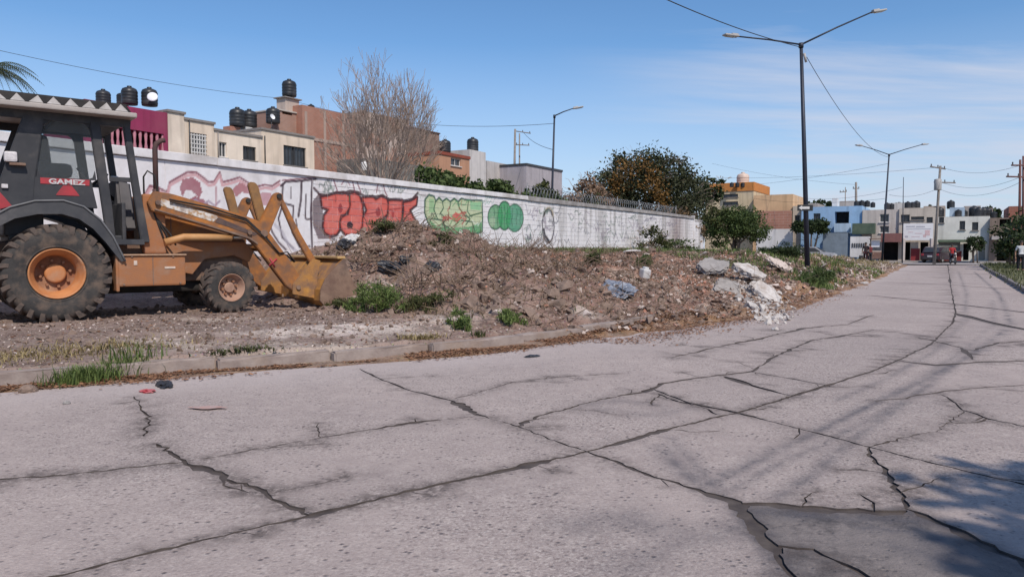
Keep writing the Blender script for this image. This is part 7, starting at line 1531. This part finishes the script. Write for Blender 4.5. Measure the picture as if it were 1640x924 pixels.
def person(label, base, H, rot, shirt, trousers, hair=(.02, .016, .014), stride=.25, seat=None, arms=None):
    """x: right of the figure, y: facing direction, z up"""
    e = thing('person', label, 'person', base, rot); k = H / 1.7
    J = lambda *p: Vector(p) * k
    if seat is None:
        hip = .92; kn = [J(-.10, .16 * stride * 2, .48), J(.10, -.05, .48)]; an = [J(-.10, .5 * stride, .08), J(.10, -.75 * stride, .10)]; toe = [J(-.11, .5 * stride + .17, .03), J(.11, -.75 * stride + .16, .03)]
    else:
        hip = seat; kn = [J(-.17, .42, hip - .05), J(.17, .42, hip - .05)]; an = [J(-.18, .30, hip - .45), J(.18, .30, hip - .45)]; toe = [J(-.18, .46, hip - .50), J(.18, .46, hip - .50)]
    q = hip - .92
    hands = arms or [J(-.26, .12, .80 + q), J(.27, .05, .78 + q)]; elb = [J(-.25, -.02, 1.08 + q), J(.26, -.06, 1.08 + q)] if arms is None else [J(-.25, .10, 1.12 + q), J(.25, .10, 1.12 + q)]
    B = {'pel': (J(0, 0, .95 + q), .125 * k), 'waist': (J(0, 0, 1.10 + q), .115 * k), 'chest': (J(0, .0, 1.30 + q), .135 * k), 'neckb': (J(0, 0, 1.44 + q), .065 * k), 'neck': (J(0, .01, 1.50 + q), .052 * k), 'jaw': (J(0, .03, 1.56 + q), .072 * k), 'head': (J(0, .02, 1.63 + q), .088 * k), 'crown': (J(0, .0, 1.685 + q), .055 * k)}
    E_ = [('pel', 'waist'), ('waist', 'chest'), ('chest', 'neckb'), ('neckb', 'neck'), ('neck', 'jaw'), ('jaw', 'head'), ('head', 'crown')]
    for i, s in enumerate('LR'):
        sx = -1 if i == 0 else 1; w_ = hands[i]; el = elb[i]
        B['sh' + s] = (J(sx * .185, 0, 1.39 + q), .06 * k); B['el' + s] = (el, .043 * k); B['wr' + s] = (w_, .03 * k); hd = (w_ - el).normalized(); B['ha' + s] = (w_ + hd * .09 * k, .036 * k); B['hi' + s] = (J(sx * .10, 0, .88 + q), .095 * k); B['kn' + s] = (kn[i], .062 * k); B['an' + s] = (an[i], .04 * k); B['to' + s] = (toe[i], .04 * k)
        E_ += [('chest', 'sh' + s), ('sh' + s, 'el' + s), ('el' + s, 'wr' + s), ('wr' + s, 'ha' + s), ('pel', 'hi' + s), ('hi' + s, 'kn' + s), ('kn' + s, 'an' + s), ('an' + s, 'to' + s)]
        for f in range(5):                                    # fingers, thumb from the side of the palm
            side = Vector((0, 1, 0)) if abs(hd.y) < .8 else Vector((1, 0, 0)); root = w_ + hd * (.05 if f == 4 else .11) * k + side * (f - 1.5) * .017 * k if f < 4 else w_ + hd * .06 * k + side * .03 * k
            tip = root + hd * (.075, .085, .08, .065, .05)[f] * k + (side * .03 * k if f == 4 else Vector((0, 0, 0))); B['f%d%s' % (f, s)] = (root, .010 * k); B['t%d%s' % (f, s)] = (tip, .008 * k); E_ += [('ha' + s if f < 4 else 'wr' + s, 'f%d%s' % (f, s)), ('f%d%s' % (f, s), 't%d%s' % (f, s))]
    skin_mesh('body', B, E_, M_SKIN, e)
    g = 1.16
    sh = {a: (B[a][0], B[a][1] * g) for a in ('waist', 'chest', 'neckb', 'shL', 'shR')}; sh['pelt'] = (J(0, 0, .98 + q), .14 * k)
    for s in 'LR': sh['el' + s] = (B['sh' + s][0].lerp(B['el' + s][0], .8), .062 * k)
    skin_mesh('shirt', sh, [('waist', 'chest'), ('waist', 'pelt'), ('chest', 'neckb'), ('chest', 'shL'), ('chest', 'shR'), ('shL', 'elL'), ('shR', 'elR')], shirt, e)
    tr = {'pel': (B['pel'][0], .145 * k)}
    for s in 'LR': tr['hi' + s] = (B['hi' + s][0], .115 * k); tr['kn' + s] = (B['kn' + s][0], .08 * k); tr['an' + s] = (B['an' + s][0] + Vector((0, 0, .02)), .06 * k)
    skin_mesh('trousers', tr, [('pel', 'hiL'), ('pel', 'hiR'), ('hiL', 'knL'), ('hiR', 'knR'), ('knL', 'anL'), ('knR', 'anR')], trousers, e)
    for i, s in enumerate('LR'): MB().bbox(toe[i].lerp(an[i], .35) - Vector((0, 0, .015)), (.09 * k, .26 * k, .08 * k), .03).build('shoe', M_FRD, e)
    hm = MB().lathe([(.001, .115), (.05, .11), (.085, .075), (.098, .02), (.094, -.04)], 16, Matrix.Translation(J(0, -.005, 1.635 + q)) @ Matrix.Scale(k, 4)); hm.build('hair', mat('hair_%02d' % int(hair[0] * 100), hair, tuple(x * 1.5 for x in hair), 9, .7), e)
    fc = MB(); fc.bbox(J(0, .115, 1.60 + q), (.022 * k, .03 * k, .04 * k), .008); fc.build('nose', M_SKIN, e)
    for sx in (-1, 1): MB().bbox(J(sx * .033, .098, 1.635 + q), (.022 * k, .012 * k, .010 * k), .003).build('eye', M_FRD, e); MB().bbox(J(sx * .088, .0, 1.61 + q), (.02 * k, .035 * k, .06 * k), .008).build('ear', M_SKIN, e)
    MB().bbox(J(0, .103, 1.563 + q), (.05 * k, .012 * k, .010 * k), .003).build('mouth', mat('lip', (.22, .09, .08), (.2, .08, .07), 9, .6), e)
    return e
cloth = lambda n, c: mat(n, c, tuple(x * .75 for x in c), 5, .9, .004, 30)
p = D(1386, 421, 61.5); person('person in dark clothes walking near the far twin lamp', (p.x, p.y, .10), 1.66, math.radians(150), cloth('shirt_dark', (.035, .025, .03)), cloth('trousers_maroon', (.07, .025, .03)))
o = MB().bbox((0, 0, -.16), (.30, .16, .32), .05).build('shopping_bag', cloth('bag_dark', (.03, .03, .035))); o.location = (p.x - .42, p.y - .1, .72); MB().tube([(-.1, 0, -.02), (-.06, 0, .14), (.06, 0, .14), (.1, 0, -.02)], .01, 5).build('handle', M_FRD, o); tag(o, 'dark bag carried by the person near the far lamp', 'bag')
p = D(1393, 421, 63); person('second person in a dark red top beside the stall', (p.x, p.y, .06), 1.6, math.radians(200), cloth('shirt_maroon', (.16, .03, .035)), cloth('trousers_dark', (.03, .03, .04)), stride=.05)
p = D(1634, 440, 38); person('person in a white shirt and dark trousers at the right edge', (p.x, p.y, .14), 1.55, math.radians(160), cloth('shirt_white', (.66, .66, .66)), cloth('trousers_black', (.022, .022, .028)), stride=.1)
# motorcycle and rider
p = D(1526, 421, 61); mrot = math.radians(165)
mc = thing('motorcycle', 'small dark motorcycle on the road before the red shop front', 'motorcycle', (p.x, p.y, .0), mrot)
for y in (-.62, .62):
    w_ = bpy.data.objects.new('wheel', None); COL.objects.link(w_); w_.parent = mc; w_.location = (0, y, .29); MB().lathe([(.24 + .05 * math.cos(t), .045 * math.sin(t)) for t in [i * math.pi / 4 for i in range(8)]], 22, Matrix.Rotation(math.pi / 2, 4, 'Y'), True, True).build('tyre', M_TYRE, w_); MB().lathe([(.2, .01), (.03, .03), (.03, -.03), (.2, -.01)], 12, Matrix.Rotation(math.pi / 2, 4, 'Y')).build('rim', M_LED, w_)
m_ = MB(); m_.prism([(-.62, .55), (-.30, .45), (.10, .42), (.30, .60), (.42, .78), (.28, .86), (.05, .84), (-.10, .76), (-.70, .78), (-.85, .70)], -.11, .11, Matrix.Rotation(math.pi / 2, 4, 'Z'), .03); m_.build('body', mat('bike_red', (.12, .015, .015), (.05, .02, .02), 5, .4), mc)
MB().bbox((0, -.35, .80), (.22, .62, .10), .04).build('seat', M_FRD, mc); MB().bbox((0, .02, .40), (.24, .34, .26), .05).build('engine', M_LED, mc)
for sx in (-1, 1): MB().tube([(sx * .07, .62, .29), (sx * .07, .48, .85)], .022, 6).build('fork', M_CHR, mc)
MB().tube([(-.34, .34, 1.0), (-.12, .46, .96), (.12, .46, .96), (.34, .34, 1.0)], .015, 6).build('handlebar', M_FRD, mc); MB().lathe([(.001, .06), (.07, .05), (.085, 0), (.05, -.06)], 14, Matrix.Translation((0, .60, .86)) @ Matrix.Rotation(-math.pi / 2, 4, 'X')).build('headlight', MATS['lens_pale'], mc)
k_ = 1.66 / 1.7
person('rider in a red shirt sitting on the small motorcycle', (p.x + .28 * math.sin(mrot), p.y - .28 * math.cos(mrot), .0), 1.66, mrot, cloth('shirt_red', (.42, .03, .035)), cloth('trousers_navy', (.03, .035, .06)), seat=.86, arms=[Vector((-.30, .52, 1.02)), Vector((.30, .52, 1.02))])
# parked cars
def car(label, px, back, rot, paint, flip=1, group='cars parked before the house fronts'):
    u_, _z = FF.uz(px, 400, back); q = FF.at(u_, back); e = thing('parked_car', label, 'car', (q.x, q.y, 0.0), FF.rot + rot, group); W = .82
    body = [(-2.0, .30), (-2.05, .62), (-1.95, .86), (-1.35, .92), (1.0, .95), (1.9, .84), (2.05, .66), (2.05, .32), (1.72, .26), (-1.7, .26)]
    b = MB().prism(body, -W, W, None, .05).build('body', paint, e)
    MB().prism([(-1.85, .90), (-1.35, 1.38), (-.9, 1.45), (.25, 1.44), (1.05, .93)], -W + .06, W - .06, None, .05).build('cabin', paint, e)
    for sd in (-1, 1):
        y = sd * (W - .055); MB().prism([(-1.55, .96), (-1.22, 1.32), (-.42, 1.36), (-.42, .97)], y - .006, y + .006).build('side_window', M_PANE, e); MB().prism([(-.34, .97), (-.34, 1.36), (.20, 1.35), (.80, .97)], y - .006, y + .006).build('side_window', M_PANE, e)
        MB().bbox((2.03, sd * .58, .66), (.06, .34, .14), .02).build('headlight', MATS['lens_pale'], e); MB().bbox((-2.03, sd * .62, .74), (.05, .22, .2), .02).build('tail_light', M_REDD, e); MB().bbox((.75, sd * (W + .07), .98), (.12, .16, .11), .03).build('mirror', paint, e)
        for x in (-1.28, 1.30):
            w_ = bpy.data.objects.new('wheel', None); COL.objects.link(w_); w_.parent = e; w_.location = (x, sd * (W - .08), .30); M_ = Matrix.Rotation(math.pi / 2, 4, 'X'); MB().lathe([(.19, .10), (.27, .10), (.30, .06), (.30, -.06), (.27, -.10), (.19, -.10)], 20, M_).build('tyre', M_TYRE, w_); MB().lathe([(.001, .07 * -sd), (.19, .07 * -sd)], 14, M_).build('rim', M_LED, w_)
    for (x0, z0, x1, z1, n_) in ((1.06, .96, .30, 1.425, 'windscreen'), (-1.80, .95, -1.38, 1.36, 'rear_window')): MB().add([(x0, -.62, z0 + .02), (x0, .62, z0 + .02), (x1, .58, z1), (x1, -.58, z1)], [(0, 1, 2, 3) if x0 > 0 else (3, 2, 1, 0)]).build(n_, M_PANE, e)
    MB().bbox((2.05, 0, .44), (.06, 1.2, .12), .02).build('bumper', M_FRD, e); MB().bbox((-2.05, 0, .44), (.06, 1.2, .14), .02).build('bumper', M_FRD, e); MB().bbox((-2.075, 0, .60), (.02, .40, .14), .004).build('number_plate', M_FRW, e)
    return e
car('silver grey car parked under the box clipped tree', 1303, -3.2, 0.0, mat('paint_silver', (.42, .42, .44), (.36, .36, .38), 2, .3, coat=.4)); car('dusty pale grey car parked beside the white garden wall', 1258, -3.4, math.pi, mat('paint_grey', (.33, .32, .33), (.27, .26, .27), 2, .35, coat=.3))
car('dark car with pale number plate before the red low wall', 1503, -2.6, math.radians(72), mat('paint_dark', (.05, .03, .035), (.04, .025, .03), 2, .3, coat=.4))
# little stall
u_, _z = FF.uz(1404, 400, -3); q = FF.at(u_, -3); st = thing('street_stall', 'small brown street stall with a pale panel near the far twin lamp', 'stall', (q.x, q.y, 0), FF.rot)
MB().bbox((0, 0, .62), (1.15, .7, .62), .03).build('counter', mat('stall_brown', (.16, .08, .06), (.22, .13, .10), 5, .8), st); MB().bbox((-.1, -.1, 1.72), (.72, .06, .62), .02).build('panel', MATS['banner_white'], st); MB().bbox((0, 0, 2.2), (1.3, .9, .06), .02).build('roof', MATS['stall_brown'], st)
for sx in (-1, 1):
    for sy in (-1, 1): MB().tube([(sx * .54, sy * .32, .3), (sx * .54, sy * .32, 2.2)], .025, 6).build('post', M_FRD, st)
    MB().lathe([(.13, -.03), (.2, -.03), (.2, .03), (.13, .03)], 16, Matrix.Translation((sx * .40, -.38, .2)) @ Matrix.Rotation(math.pi / 2, 4, 'X')).build('wheel', M_TYRE, st)
MB().bbox((0, -.05, 1.0), (1.0, .5, .14), .03).build('tray', mat('tray_pale', (.5, .4, .33), (.4, .3, .25), 6, .7), st)
